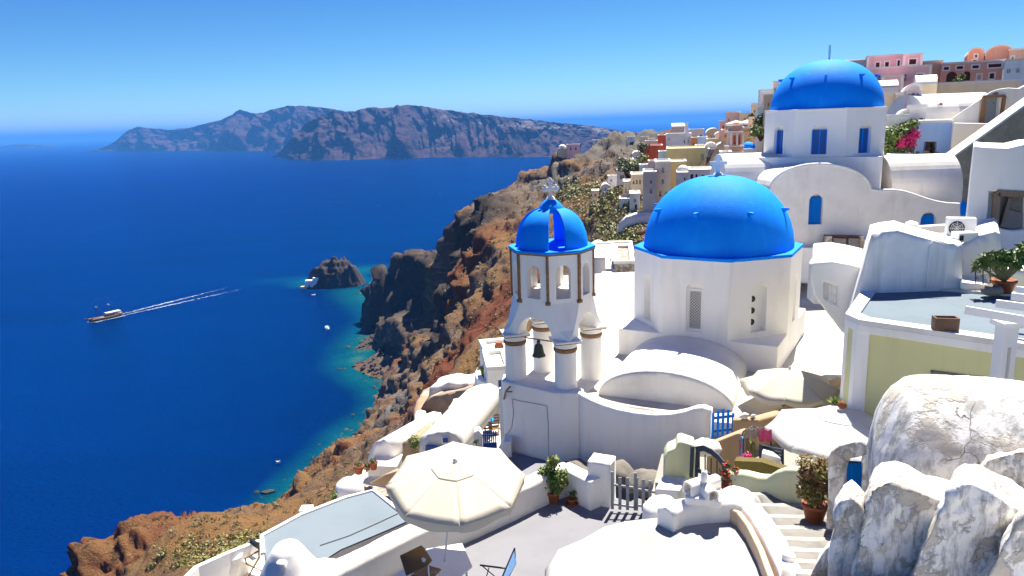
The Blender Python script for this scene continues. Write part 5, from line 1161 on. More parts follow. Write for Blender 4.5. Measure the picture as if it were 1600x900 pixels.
# blue picket gate
g = thing('picket_gate', 'bright blue wooden picket gate at the end of the curving parapet', 'gate', tuple(P(1128,686,19.6)))
pk = [P(1113,685,19.8), P(1144,682,19.5)]
for z in (0.22, 0.62): obj('rail', MB().bar(pk[0]+Vector((0,0,z)), pk[1]+Vector((0,0,z)), 0.03, 0.07), bluew, g)
for i in range(5):
    q = pk[0].lerp(pk[1], i/4); h_ = (0.80,0.86,0.88,0.84,0.72)[i]; obj('picket', MB().obox(q+Vector((0,-0.03,h_/2)), (0.075,0.02,h_), 0), blue, g, bevel=0.012)
w3 = obj('courtyard_wall', wallpath([tuple(P(1146,652,19.4)),tuple(P(1180,652,19.2)),tuple(P(1225,640,19.8)),tuple(P(1262,615,21.3)),tuple(P(1312,590,23.0))], 0.32, -9.2, 0.06), tan, autosm=1); tag(w3, 'tan wall with a sunlit top from the blue picket gate to the yellow house', 'wall')
t = thing('sea_shells', 'two white conch shells lying on the tan wall', 'shell', tuple(P(1166,654,19.2)))
for x_, s_ in ((1163,1.0),(1176,0.6)):
    q = MB().lathe([(0.0,-0.14),(0.06,-0.08),(0.1,0.0),(0.085,0.05),(0.05,0.1),(0.0,0.16)], (0,0,0), 12); q.xf(Matrix.Translation(P(x_,650,19.2)) @ Matrix.Rotation(rad(75), 4, 'Y') @ Matrix.Scale(s_, 4)); o = obj('shell', q, whiteroof, t); rough(o, 0.04, 0.02, 8, 20)
# scarf stand, bench, flowers, low curving wall
t = thing('scarf_rack', 'garment rack draped with pink, blue and cream scarves', 'clothes rack', tuple(P(1172,722,16.8)))
fab = [paint('pink_scarf', (0.6,0.08,0.22), 0.9, 0.35, 12, 0.3), paint('blue_scarf', (0.2,0.35,0.6), 0.9, 0.3, 12, 0.3), paint('sand_scarf', (0.5,0.38,0.25), 0.9, 0.3, 12, 0.3), paint('olive_scarf', (0.3,0.33,0.1), 0.9, 0.3, 12, 0.3), paint('patterned_scarf', (0.55,0.45,0.42), 0.9, 0.45, 16, 0.3)]
top = [P(1156,690,16.9), P(1162,674,17.0), P(1176,666,17.1), P(1192,670,17.1), P(1205,682,17.0)]
obj('rack_frame', MB().tube([P(1157,722,16.9)]+top+[P(1204,712,17.0)], 0.02, 6), black, t)
for i, (a, b, c_, d, f_) in enumerate(((1155,690,1163,712,0),(1157,682,1165,716,1),(1162,676,1172,720,2),(1170,690,1180,718,3),(1174,668,1192,684,4),(1186,672,1206,690,0),(1164,670,1182,684,4))):
    N_ = 8; vs = []
    for j in range(6):
        for k in range(N_): 
            x_ = a+(c_-a)*k/(N_-1); y_ = b+(d-b)*j/5; vs.append(P(x_, y_+1.5*math.sin(k*1.9+i), 16.75-0.05*i+0.05*math.sin(k*1.7+i)+0.02*j))
    o = obj('scarf', MB().add(vs, [(j*N_+k, j*N_+k+1, (j+1)*N_+k+1, (j+1)*N_+k) for j in range(5) for k in range(N_-1)], smooth=True), fab[f_], t); o.modifiers.new('s', 'SOLIDIFY').thickness = 0.008
t = thing('bench', 'dark navy slatted wooden bench with a white cushion, under the large white parasol', 'bench', tuple(P(1207,728,16.0)))
for i in range(4): obj('back_slat', MB().bar(P(1189,697+i*5.2,16.3-0.03*i), P(1223,704+i*5.2,15.9-0.03*i), 0.03, 0.065), navy, t)
obj('seat_cushion', MB().extr([P(a, b, 15.8) for a, b in ((1189,717),(1191,708),(1220,716),(1220,727))], (0.1,0.25,0)), canvas_w, t, bevel=0.03, autosm=1)
for a in (1188,1223): obj('leg', MB().bar(P(a,694+(a-1188)*.2,16.2), P(a,732+(a-1188)*.1,16.1), 0.05, 0.05), navy, t)
hd = obj('straw_mat_fence', MB().extr([P(a, b, 15.3) for a, b in ((1146,745),(1148,720),(1190,722),(1240,738),(1240,765),(1190,758))], (0.1,0.2,0)), paint('straw', (0.22,0.17,0.05), 0.95, 0.5, 20, 0.8)); tag(hd, 'strip of brown straw matting in front of the bench', 'mat')
cwl = obj('courtyard_wall', wallpath([tuple(P(a, b, d)) for a, b, d in ((1098,752,15.6),(1125,742,15.2),(1140,735,15.0),(1165,735,14.7),(1190,741,14.5),(1205,742,14.3),(1218,733,14.1),(1232,728,13.9),(1255,729,13.7),(1292,735,13.4))], 0.3, -9.6, 0.1), palelime, autosm=1); rough(cwl, 0.12, 0.012, 2, 6); tag(cwl, 'pale green low wall with a wavy top in front of the straw matting', 'wall')
t = thing('flower_bush', 'red-flowered climber in a terracotta pot right of the navy gate', 'potted plant', tuple(P(1138,770,15.0))); pot(None, tuple(P(1140,768,15.0)), 0.13, 0.2, terra, t)
lv = MB(); fl_ = MB()
for a, b, r_ in ((1134,740,0.14),(1142,750,0.2),(1130,758,0.16),(1150,735,0.1),(1146,762,0.14),(1136,726,0.08)): leaves(lv, P(a, b, 14.9), r_, r_, r_, int(1000*r_), 0.07); leaves(fl_, P(a, b, 14.8), r_*1.1, r_, r_*1.1, int(160*r_), 0.07)
obj('foliage', lv, leafD, t); obj('blossom', fl_, redm, t)
t = thing('flowering_plant', 'pink flowers spilling at the foot of the scarf rack', 'plant', tuple(P(1165,725,16))); fl_ = MB()
for a, b in ((1160,718),(1168,712),(1163,722)): leaves(fl_, P(a, b, 16), 0.12, 0.1, 0.1, 60, 0.07)
obj('blossom', fl_, pinkm, t); lv = MB(); leaves(lv, P(1164,722,16.05), 0.15, 0.12, 0.1, 80, 0.07); obj('foliage', lv, leafD, t)
bs = thing('garden_bush', 'bronze-green rounded bush under the white parasol, behind the steps', 'bush', tuple(P(1262,740,14.6))); lv = MB()
c = P(1312,632,17.6)
agv = thing('agave', 'small spiky agave at the foot of the yellow house corner', 'plant', tuple(P(1305,634,18))); lv2 = MB(); ac_ = P(1305,632,18)
for i in range(22):
    an = i*2.4; el = 0.3+0.04*i; L_ = 0.26; d = Vector((math.cos(an)*math.cos(el), math.sin(an)*math.cos(el), math.sin(el))); s = d.cross(Vector((0,0,1))).normalized()*0.03
    lv2.add([ac_-s, ac_+s, ac_+d*L_*0.5+s*1.3, ac_+d*L_, ac_+d*L_*0.5-s*1.3], [(0,1,2,3,4)])
obj('leaf_rosette', lv2, leafA, agv)
leaves(lv, P(1262,725,14.4), 0.35, 0.3, 0.25, 300, 0.08); obj('foliage', lv, leafB, bs)
ob = thing('stool', 'round dark wicker stool beneath the ecru parasol', 'stool', tuple(P(1237,640,20.4)))
obj('stool_body', MB().lathe([(0.2,0),(0.27,0.15),(0.24,0.28),(0.28,0.34),(0,0.36)], tuple(P(1236,642,20.4)), 18), stone, ob)
# dark rubble by the lane
for i, (a, b, d, r_) in enumerate(((900,730,20.9,0.42),(1012,748,19.0,0.42),(965,732,20,0.36))):
    o = obj('rubble_mound', MB().lathe([(r_*1.5,-0.1),(r_*1.25,0.15),(r_*0.7,0.32),(0,0.38)], tuple(P(a, b+8, d)), 18), stone); rough(o, 0.1, 0.09, 2.5, 8, seed=i); tag(o, ('heap of grey rubble and earth at the foot of the bell tower wall', 'dark rubble heap behind the grey slatted gate', 'low rubble heap behind the square gate pillar')[i], 'rubble')
# ================================================================ houses of the village
SH = dict(d=dark, b=bluew, w=brown, g=oldwood, l=blue)
def house(label, px, D, wall='white', roof='flat', ops=(), depth=6, yaw=0, down=5, name='house', roofmat=None, extra=None, cat='house', par=0.18):
    L_, R_, T_, Bt = px; bl, br = P(L_, Bt, D), P(R_, Bt, D); z0 = (bl.z+br.z)/2; z1 = (P(L_, T_, D).z+P(R_, T_, D).z)/2; w_ = br.x-bl.x; h_ = z1-z0
    t = thing(name, label, cat, ((bl.x+br.x)/2, D, z0)); cx = (bl.x+br.x)/2; th0 = math.atan2(cx, D)
    if yaw == 0: yaw = -math.degrees(th0)*0.9
    W_ = w_*math.cos(th0)
    M_ = Matrix.Translation((cx, D, z0)) @ Matrix.Rotation(rad(yaw), 4, 'Z'); wm = WC[wall]; rm = roofmat or whiteroof
    rise = 0
    if roof == 'vault': rise = min(W_*0.42, h_*0.45); 
    hb = h_-rise; m = MB(); oo = []
    for o in ops:
        cu, v0, fw_, fh_, kind = o[:5]; ar = o[5] if len(o) > 5 else 0; oo.append((cu*W_-fw_*W_/2, down+v0*h_, cu*W_+fw_*W_/2, down+(v0+fh_)*h_, ar, 0.12+0.004*D, kind))
    oo = [q for q in oo if q[3] < down+hb-0.02 and q[1] >= 0]
    m.panel((-W_/2, 0, -down), (1,0,0), (0,0,1), W_, hb+down, [q[:6] for q in oo])
    x0, x1 = -W_/2, W_/2
    m.add([(x1,0,-down),(x1,depth,-down),(x1,depth,hb),(x1,0,hb)], [(0,1,2,3)]); m.add([(x0,depth,-down),(x0,0,-down),(x0,0,hb),(x0,depth,hb)], [(0,1,2,3)]); m.add([(x1,depth,-down),(x0,depth,-down),(x0,depth,hb),(x1,depth,hb)], [(0,1,2,3)])
    if roof == 'flat' or roof == 'dome': m.add([(x0,0,hb),(x1,0,hb),(x1,depth,hb),(x0,depth,hb)], [(0,1,2,3)])
    if roof == 'vault':
        arc_ = [(-W_/2*math.cos(PI*i/14), rise*math.sin(PI*i/14)+hb) for i in range(15)]
        m.add([(a, 0, b) for a, b in arc_], [list(range(15))[::-1]]); m.add([(a, depth, b) for a, b in arc_], [list(range(15))])
    m.xf(M_); body = obj('wall', m, wm, t)
    if roof == 'flat':
        r = MB(); e = 0.05; q = par
        for a in ((x0-e,x1+e,-e,0.22),(x0-e,x1+e,depth-0.22,depth+e),(x0-e,x0+0.22,0.222,depth-0.222),(x1-0.22,x1+e,0.222,depth-0.222)): r.box(*a, hb+0.003, hb+q)
        r.xf(M_); obj('roof', r, rm, t)
    elif roof == 'vault':
        rr = []
        for y in (-0.08, depth+0.08): rr.append([(-(W_/2+0.08)*math.cos(PI*i/14)*1.0, y, (rise+0.1)*math.sin(PI*i/14)+hb) for i in range(15)]+[((W_/2-0.1)*math.cos(PI*i/14), y, (rise-0.05)*math.sin(PI*i/14)+hb) for i in range(15)])
        r = MB().rings(rr, smooth=False); r.xf(M_); obj('roof', r, rm, t, autosm=1)
    elif roof == 'xvault':
        r = MB().rings([[(x, depth/2-(depth/2+0.02)*math.cos(PI*i/14), h_*0.0+hb+min(depth*0.4, h_*0.6)*math.sin(PI*i/14)) for i in range(15)] for x in (x0, x1)], smooth=False); r.xf(M_); obj('roof', r, rm, t, autosm=1)
    elif roof == 'dome':
        r = MB().lathe([(W_*0.47*math.cos(i*PI/20), W_*0.45*math.sin(i*PI/20)) for i in range(11)], (0, depth/2, hb), 24); r.xf(M_); obj('dome', r, rm, t)
    for q in oo:
        d = q[5]; ol = outline(q[:5]); k = q[6]; p_ = MB().add([(x0+a, d, b-down) for a, b in ol], [list(range(len(ol)))]); p_.xf(M_)
        wn = obj('door' if (q[1]-down) < 0.06*h_ and k in 'wbgl' and q[3]-q[1] > 1.3*(q[2]-q[0]) else 'window', p_, SH[k], t)
        f_ = MB(); t_ = max(0.05, 0.0013*D)
        a0, b0, a1, b1_ = x0+q[0], q[1]-down, x0+q[2], q[3]-down
        if q[4]: b1_ -= (q[2]-q[0])*0.4
        for s in ((a0,a0+t_,b0,b1_),(a1-t_,a1,b0,b1_),((a0+a1)/2-t_/2,(a0+a1)/2+t_/2,b0,b1_),(a0+t_,a1-t_,b1_-t_,b1_)): f_.box(s[0], s[1], d-0.07, d-0.01, s[2], s[3])
        f_.xf(M_); obj('window_frame', f_, wmetal if k in 'db' else brown, wn)
        if wall in ('pink','salmon') and D < 100 and not q[4]:
            e = 0.14; f2 = MB(); b2_ = q[3]-down
            for s in ((a0-e,a0,b0-e,b2_+e),(a1,a1+e,b0-e,b2_+e),(a0,a1,b2_,b2_+e),(a0,a1,b0-e,b0)): f2.box(s[0], s[1], -0.05, 0.06, s[2], s[3])
            f2.xf(M_); obj('surround', f2, white, wn)
    if wall == 'pink' and D < 100:
        for xx in (x0-0.03, x1-0.22):
            f2 = MB().box(xx, xx+0.25, -0.04, 0.2, -down, hb); f2.xf(M_); obj('corner_band', f2, white, t)
    if extra: extra(t, M_, W_, h_, depth)
    return t
def W(*a): return a
G3 = lambda v, k='d': ((0.2,v,0.14,0.18,k),(0.5,v,0.14,0.18,k),(0.8,v,0.14,0.18,k))
HS = [
 ('round pale ruin with a small dome on the far end of the ridge', (872,886,232,246), 318, 'sand', 'dome', (), 4),
 ('pink house far out on the ridge beside the domed ruin', (886,906,226,240), 316, 'pink', 'flat', ((0.3,.4,.12,.3,'d'),(0.7,.4,.12,.3,'d')), 6),
 ('ruined grey stone parapet house on the top of the far ridge', (974,1002,209,216), 285, 'stone', 'flat', (), 8),
 ('tiny white house among the rocks of the far ridge', (926,936,219,223), 295, 'white', 'flat', ((0.5,.2,.2,.4,'d'),), 4),
 ('low white house right of the ruined stone house on the ridge', (980,992,214,219), 268, 'white', 'flat', ((0.5,.2,.2,.4,'d'),), 4),
 ('dark rust-red tower house left of the large white house', (1028,1040,212,233), 172, 'red', 'flat', ((0.5,.45,.25,.2,'d'),), 5),
 ('rust-red house with plain terracotta wall below the red tower house', (1009,1035,228,254), 160, 'red', 'flat', ((0.15,.6,.08,.14,'d'),), 7),
 ('large white cubic house with two small windows, high in the village', (1041,1080,210,238), 150, 'white', 'flat', ((0.72,.5,.07,.2,'d'),(0.86,.5,.07,.2,'d'),(0.1,.7,.06,.1,'d')), 8),
 ('grey barrel-roofed house behind the large white cubic house', (1049,1070,199,210), 168, 'grey', 'xvault', (), 6),
 ('long white house with flat roof against the sea horizon', (1076,1100,203,220), 172, 'white', 'flat', ((0.8,.35,.1,.2,'w'),(0.3,.4,.08,.15,'d')), 6),
 ('small orange house tucked beside the large white cubic house', (1080,1092,216,232), 148, 'orange', 'flat', ((0.35,.1,.18,.4,'w'),), 4),
 ('sky-blue house right of the small orange house', (1090,1105,215,234), 140, 'bluewall', 'flat', ((0.75,.3,.15,.3,'b'),), 4),
 ('beige barrel-vaulted house with dark mouth, against the sea', (1103,1126,201,219), 150, 'sand', 'vault', ((0.45,.12,.3,.3,'d'),), 7),
 ('smaller beige barrel-vaulted house beside the dark-mouthed one', (1117,1131,207,218), 140, 'cream', 'vault', ((0.5,.12,.3,.3,'d'),), 5),
 ('long low sand-coloured retaining house below the beige vaults', (1104,1142,218,228), 132, 'sand', 'flat', ((0.2,.2,.05,.4,'d'),(0.7,.2,.05,.4,'d')), 5),
 ('large yellow house with a blue arched door and a blue window', (1041,1106,233,262), 118, 'yellow', 'flat', ((0.36,.12,.075,.36,'b',1),(0.87,.42,.08,.3,'b')), 9),
 ('yellow lower storey house under the blue arched door', (1046,1072,254,292), 104, 'yellow', 'flat', ((0.8,.2,.08,.12,'d'),), 6),
 ('tall beige-grey house with a column of dark windows', (1023,1047,254,332), 100, 'grey', 'flat', ((0.5,.80,.16,.10,'d'),(0.5,.57,.16,.10,'d'),(0.35,.33,.14,.10,'d'),(0.72,.33,.14,.10,'d')), 7),
 ('grey-beige house with two dark windows left of the tall beige-grey one', (1005,1025,270,334), 98, 'grey', 'flat', ((0.6,.74,.14,.08,'d'),(0.6,.50,.18,.11,'d')), 6),
 ('cream house with balcony at the left edge of the village', (986,1006,274,302), 112, 'cream', 'flat', ((0.2,.5,.12,.2,'d'),(0.45,.5,.12,.25,'d'),(0.7,.5,.12,.25,'d')), 6),
 ('low cream house with dark doorways on the village edge', (974,990,285,304), 114, 'cream', 'flat', ((0.25,.1,.16,.4,'d'),(0.6,.1,.16,.4,'d')), 5),
 ('small white house on the slope left of the grey-beige house', (984,1000,304,330), 105, 'white', 'flat', ((0.5,.5,.3,.25,'d'),(0.6,.1,.2,.3,'g')), 5),
 ('tiny white house with a terrace at the bottom of the green slope', (968,984,312,328), 110, 'white', 'flat', ((0.4,.2,.2,.4,'d'),), 4),
 ('pale blue flat-roofed house above the cream houses', (999,1013,259,270), 124, 'paleblue', 'flat', ((0.5,.2,.3,.3,'b'),), 4),
 ('narrow mauve house behind the grey-beige house', (1013,1024,253,272), 122, 'mauve', 'flat', ((0.8,.3,.15,.3,'d'),), 4),
 ('dim white house with dark openings above the green slope', (964,984,267,282), 135, 'white', 'flat', ((0.4,.1,.4,.5,'d'),), 4),
 ('ochre house half hidden by trees on the ridge', (967,990,250,270), 150, 'sand', 'flat', ((0.2,.4,.1,.2,'d'),), 5),
 ('small white vault on the ridge left of the red house', (988,1003,237,250), 165, 'white', 'vault', ((0.5,.15,.2,.3,'d'),), 6),
 ('brown barrel house beside the small white vault', (1000,1010,234,252), 163, 'salmon', 'vault', (), 5),
 ('pair-windowed white house below the sea horizon left of the red tower', (1008,1028,221,232), 185, 'cream', 'flat', ((0.3,.3,.12,.3,'d'),(0.7,.3,.12,.3,'d')), 5),
 ('tiny coral house with flat roof on the ridge', (998,1010,227,236), 190, 'salmon', 'flat', ((0.5,.3,.2,.3,'d'),), 4),
 ('whitewashed annex with two brown windows below the yellow house', (1076,1112,267,292), 90, 'white', 'flat', ((0.13,.5,.12,.3,'w'),(0.33,.4,.08,.4,'w'),(0.62,.5,.14,.25,'w')), 6),
 ('beige rounded annex with one window below the yellow house', (1057,1078,269,292), 92, 'old', 'dome', ((0.6,.45,.1,.18,'w'),), 5),
 ('stone-brown house right of the large yellow house', (1106,1124,234,260), 112, 'stone', 'flat', (), 5),
 ('small white vault above the stone-brown house', (1102,1120,224,238), 116, 'white', 'vault', (), 5),
 ('second white vault beside the pink bell tower', (1119,1140,224,240), 114, 'white', 'vault', ((0.5,.1,.3,.4,'d'),), 5),
 ('white stepped house in front of the pink bell tower', (1124,1142,240,282), 84, 'white', 'flat', ((0.5,.7,.15,.1,'d'),), 5),
 ('mauve house with white parapet at the top left of the upper village', (1134,1156,176,196), 128, 'mauve', 'flat', ((0.2,.3,.1,.25,'d'),), 6),
 ('lower mauve house at the left tip of the upper village', (1124,1136,190,206), 132, 'pink', 'flat', ((0.5,.3,.2,.3,'d'),), 5),
 ('brown stone house between the parasols and the mauve house', (1134,1160,196,214), 120, 'brownw', 'flat', ((0.3,.2,.12,.4,'d'),(0.7,.2,.12,.4,'d')), 5),
 ('cream house with arched windows right of the mauve house', (1156,1180,178,196), 122, 'cream', 'flat', ((0.3,.3,.12,.35,'d',1),(0.65,.3,.12,.35,'d',1)), 6),
 ('cream terrace house beside the tall pale blue wall', (1170,1188,184,204), 112, 'cream', 'flat', ((0.5,.2,.15,.4,'d'),), 5),
 ('tall pale house left of the rear blue dome', (1182,1206,171,225), 92, 'paleblue', 'flat', ((0.3,.6,.12,.08,'d'),(0.4,.3,.12,.1,'d')), 6),
 ('brown-red house with white edges under the tall pale house', (1160,1182,200,222), 108, 'salmon', 'flat', ((0.5,.3,.12,.3,'d'),), 5),
 ('white house with a blue parapet by the small blue dome', (1136,1146,206,234), 104, 'paleblue', 'flat', ((0.5,.5,.2,.2,'b'),), 4),
 ('ochre house behind the small blue dome', (1186,1204,222,252), 92, 'sand', 'flat', ((0.5,.4,.2,.2,'d'),), 5),
 ('white pergola house on the skyline left of the rear dome', (1186,1208,142,172), 96, 'white', 'flat', ((0.3,.3,.14,.5,'d'),(0.6,.3,.14,.5,'d')), 6),
 ('grey-white cubic house with one window on the skyline', (1207,1250,128,152), 96, 'old', 'flat', ((0.08,.3,.08,.3,'d'),), 7),
 ('brown stone terrace house below the skyline', (1193,1230,149,170), 90, 'sand', 'flat', ((0.2,.2,.06,.3,'d'),), 5),
 ('long grey-white house with a blue stripe under its roof', (1278,1352,98,132), 92, 'old', 'flat', ((0.92,.4,.05,.3,'b'),(0.6,.4,.04,.25,'b')), 8),
 ('white roof hut with one brown window on the striped house', (1318,1354,95,112), 97, 'white', 'flat', ((0.35,.4,.1,.35,'w'),), 5),
 ('upper storey of the pink house with brown shuttered windows', (1353,1411,88,114), 86, 'pink', 'flat', ((0.3,.38,.1,.28,'w'),(0.55,.38,.1,.28,'w'),(0.86,.38,.06,.34,'w')), 7),
 ('projecting pink block with a wide brown window and white edges', (1410,1440,86,110), 84, 'pink', 'flat', ((0.5,.4,.36,.34,'w'),), 7),
 ('long lower pink house with arched white-framed windows', (1350,1452,106,140), 80, 'pink', 'flat', ((0.13,.35,.06,.3,'d',1),(0.23,.33,.07,.34,'d',1),(0.6,.38,.07,.32,'b',1),(0.84,.35,.09,.32,'w')), 7),
 ('small pink annex with a white window at the foot of the pink house', (1376,1410,120,146), 76, 'pink', 'flat', ((0.4,.35,.12,.25,'w'),), 5),
 ('tan flat-roofed house between the pink house and the palazzo', (1440,1471,97,128), 88, 'sand', 'flat', (), 7),
 ('brown-salmon palazzo with two big arches and a lattice parapet', (1468,1566,98,130), 84, 'salmon', 'flat', ((0.18,.12,.17,.5,'w',1),(0.42,.15,.12,.45,'w',1),(0.62,.15,.06,.25,'b'),(0.82,.18,.07,.25,'g'),(0.08,.72,.08,.14,'w'),(0.3,.72,.1,.14,'w'),(0.55,.72,.1,.14,'w'),(0.85,.72,.2,.16,'w')), 8),
 ('upper salmon barrel-vaulted wing on the skyline', (1511,1536,75,104), 90, 'salmon', 'vault', ((0.5,.5,.14,.14,'b'),(0.45,.1,.25,.25,'w')), 8),
 ('broad salmon barrel-vaulted hall on the skyline', (1537,1584,71,104), 89, 'salmon', 'vault', ((0.55,.6,.08,.12,'d'),(0.3,.1,.1,.2,'b'),(0.65,.1,.4,.2,'g')), 8),
 ('salmon block with a round corner at the right of the skyline vaults', (1575,1600,78,100), 87, 'salmon', 'flat', ((0.25,.35,.1,.2,'d'),), 6),
 ('white house with blue trim at the upper right corner', (1565,1640,94,140), 78, 'paleblue', 'flat', ((0.1,.6,.1,.15,'b'),(0.3,.6,.1,.15,'b'),(0.15,.1,.08,.2,'g')), 7),
 ('long cream retaining house above the white vaults', (1458,1592,130,150), 62, 'cream', 'flat', (), 6),
 ('white barrel roof below the pink annex', (1366,1402,137,160), 66, 'white', 'xvault', (), 7),
 ('long white barrel house right of the ornate salmon house', (1428,1462,132,160), 60, 'cream', 'xvault', (), 5),
 ('cream house with barrel roof and two windows left of the ornate salmon house', (1374,1402,145,180), 56, 'cream', 'vault', ((0.35,.55,.14,.16,'b'),(0.25,.12,.22,.26,'g'),(0.65,.12,.22,.26,'g')), 7),
 ('plain ochre house joined to the cream barrel house', (1396,1420,148,200), 55, 'sand', 'flat', (), 7),
 ('ornate narrow salmon house with yellow balconies', (1413,1436,132,178), 52, 'mauve', 'vault', ((0.2,.48,.14,.2,'g'),(0.5,.48,.16,.22,'g'),(0.8,.48,.14,.2,'g'),(0.35,.02,.2,.2,'d')), 7),
 ('small white barrel house with a brown door under the ornate house', (1404,1436,172,196), 47, 'white', 'vault', ((0.4,.15,.12,.28,'w'),), 5),
 ('low white house with a mossy doorway above the green shrub', (1384,1420,184,206), 44, 'old', 'flat', ((0.7,.2,.2,.45,'w',1),), 4),
 ('white cubic house between the ornate house and the blue house', (1420,1445,168,196), 46, 'old', 'flat', ((0.75,.1,.2,.3,'w'),), 4),
 ('white house with a blue door left of the large yellow house', (1029,1043,238,260), 124, 'paleblue', 'flat', ((0.4,.05,.22,.45,'b'),), 4),
 ('low white house in front of the small orange house', (1086,1110,228,238), 132, 'white', 'flat', ((0.2,.2,.1,.4,'d'),), 4),
 ('sand-coloured wall house below the small blue dome chapel', (1160,1200,246,266), 86, 'sand', 'flat', ((0.2,.4,.06,.2,'d'),), 4),
 ('tiny cream house behind the ruined ridge wall', (1002,1013,214,222), 240, 'cream', 'flat', ((0.5,.3,.2,.3,'d'),), 4),
 ('tiny white house with a red door on the ridge', (1013,1023,217,225), 228, 'white', 'flat', ((0.5,.1,.25,.5,'w'),), 4),
 ('peach house above the pale blue flat-roofed house', (984,999,257,272), 146, 'cream', 'flat', ((0.5,.3,.2,.3,'d'),), 4),
 ('cream skyline house with two windows right of the dark tree', (1174,1190,163,184), 118, 'cream', 'flat', ((0.3,.4,.16,.2,'d'),(0.7,.4,.16,.2,'d')), 5),
 ('salmon house at the left foot of the upper village', (1127,1140,204,222), 122, 'salmon', 'flat', ((0.5,.4,.2,.25,'d'),), 5),
 ('white barrel house on the edge of the green slope', (940,953,288,300), 140, 'white', 'vault', ((0.5,.15,.25,.35,'d'),), 4),
 ('small cream house among the bushes of the green slope', (925,936,299,310), 150, 'cream', 'flat', ((0.5,.3,.25,.3,'d'),), 4),
 ('white terrace wall house on the upper edge of the green slope', (950,966,276,286), 142, 'white', 'flat', ((0.3,.2,.15,.4,'d'),), 3),
]
for q in HS: house(q[0], q[1], q[2], q[3], q[4], q[5], q[6])
rw = slab('retaining_wall', [(964,372),(967,350),(978,340),(992,335),(1012,332),(1050,332),(1050,385),(1000,385)], 96, 1.5, stn, bevel=0.1); rough(rw, 0.8, 0.25, 0.5, 2); tag(rw, 'flaking grey-white retaining wall under the tall beige-grey house', 'wall')
t = thing('chimney', 'tall white chimney on the large white cubic house against the sea', 'chimney', tuple(P(1072,210,152)))
p = P(1072,210,150); zt = P(1072,193,150).z; obj('stack', MB().box(p.x-0.28,p.x+0.28,149.6,150.2,p.z-2,zt), white, t); obj('chimney_cap', MB().box(p.x-0.38,p.x+0.38,149.5,150.3,zt,zt+0.15), white, t)
# pink bell tower
t = thing('bell_tower', 'distant salmon and white striped bell tower with open arches', 'bell tower', tuple(P(1149,248,92)))
sal = WC['salmon']; D_ = 92
def tier(L_, R_, T_, B_, mat, dp, nm): 
    a, b = P(L_, B_, D_-dp/2), P(R_, T_, D_-dp/2); c = MB().box(a.x, b.x, D_-dp/2, D_+dp/2, a.z, b.z); return obj(nm, c, mat, t)
tier(1139,1161,240,262,sal,2.0,'lower_stage'); tier(1137,1163,236,241,white,2.3,'cornice'); tier(1140,1162,230,236,sal,2.0,'middle_stage'); tier(1139,1163,227,230,white,2.2,'cornice')
a, b = P(1142,227,D_-.9), P(1161,208,D_-.9); w__ = b.x-a.x
m = MB().panel((a.x, D_-.9, a.z), (1,0,0), (0,0,1), w__, b.z-a.z, [(w__*.18,0.1,w__*.42,(b.z-a.z)*.85,1),(w__*.58,0.1,w__*.82,(b.z-a.z)*.85,1)], dep=1.7)
m.box(a.x, a.x+0.001, D_-.9, D_+.9, a.z, b.z); m.box(b.x-0.001, b.x, D_-.9, D_+.9, a.z, b.z); obj('belfry', m, sal, t)
for x_ in (a.x, (a.x+b.x)/2, b.x): obj('pilaster', MB().box(x_-0.11,x_+0.11,D_-1.05,D_-0.9,a.z,b.z), white, t)
tier(1140,1163,205,208,white,2.2,'cornice'); tier(1143,1160,197,205,sal,1.7,'upper_stage'); tier(1142,1161,195,197,white,1.9,'cornice'); tier(1148,1155,191,195,sal,0.9,'top_block')
# small blue dome church in the village
t = thing('chapel', 'small white chapel with a low blue dome behind the striped bell tower', 'chapel', tuple(P(1175,246,98)))
a, b = P(1162,248,97), P(1187,232,97); obj('wall', MB().box(a.x,b.x,97,100,a.z-3,b.z), white, t)
cx_ = (a.x+b.x)/2; obj('dome', MB().lathe([((b.x-a.x)*0.46*math.cos(i*PI/16), (b.x-a.x)*0.42*math.sin(i*PI/16)) for i in range(9)], (cx_,98.5,b.z), 24), blue, t)
t = thing('chapel', 'sliver of a small blue dome showing right of the rear church facade', 'chapel', tuple(P(1500,340,39)))
p = P(1498,332,40); obj('dome', MB().lathe([(0.62*math.cos(i*PI/16), 0.75*math.sin(i*PI/16)) for i in range(9)], (p.x,p.y,p.z-0.1), 24), blue, t); obj('wall', MB().lathe([(0.68,-4),(0.68,0)], (p.x,p.y,p.z-0.1), 12), white, t)
# far parasols
parasol('parasol', 'small distant white parasol, left of the pair above the striped bell tower', P(1150,188,118), 1.7, 0.5, tuple(P(1150,197,118)), canvas_w, ribs=False, vent=False, poler=0.04)
parasol('parasol', 'small distant white parasol, right of the pair above the striped bell tower', P(1168,187,114), 1.7, 0.5, tuple(P(1168,197,114)), canvas_w, ribs=False, vent=False, poler=0.04)
parasol('parasol', 'tiny white parasol on the skyline terrace left of the rear dome', P(1204,147,92), 0.8, 0.25, tuple(P(1204,154,92)), canvas_w, ribs=False, vent=False, poler=0.03)
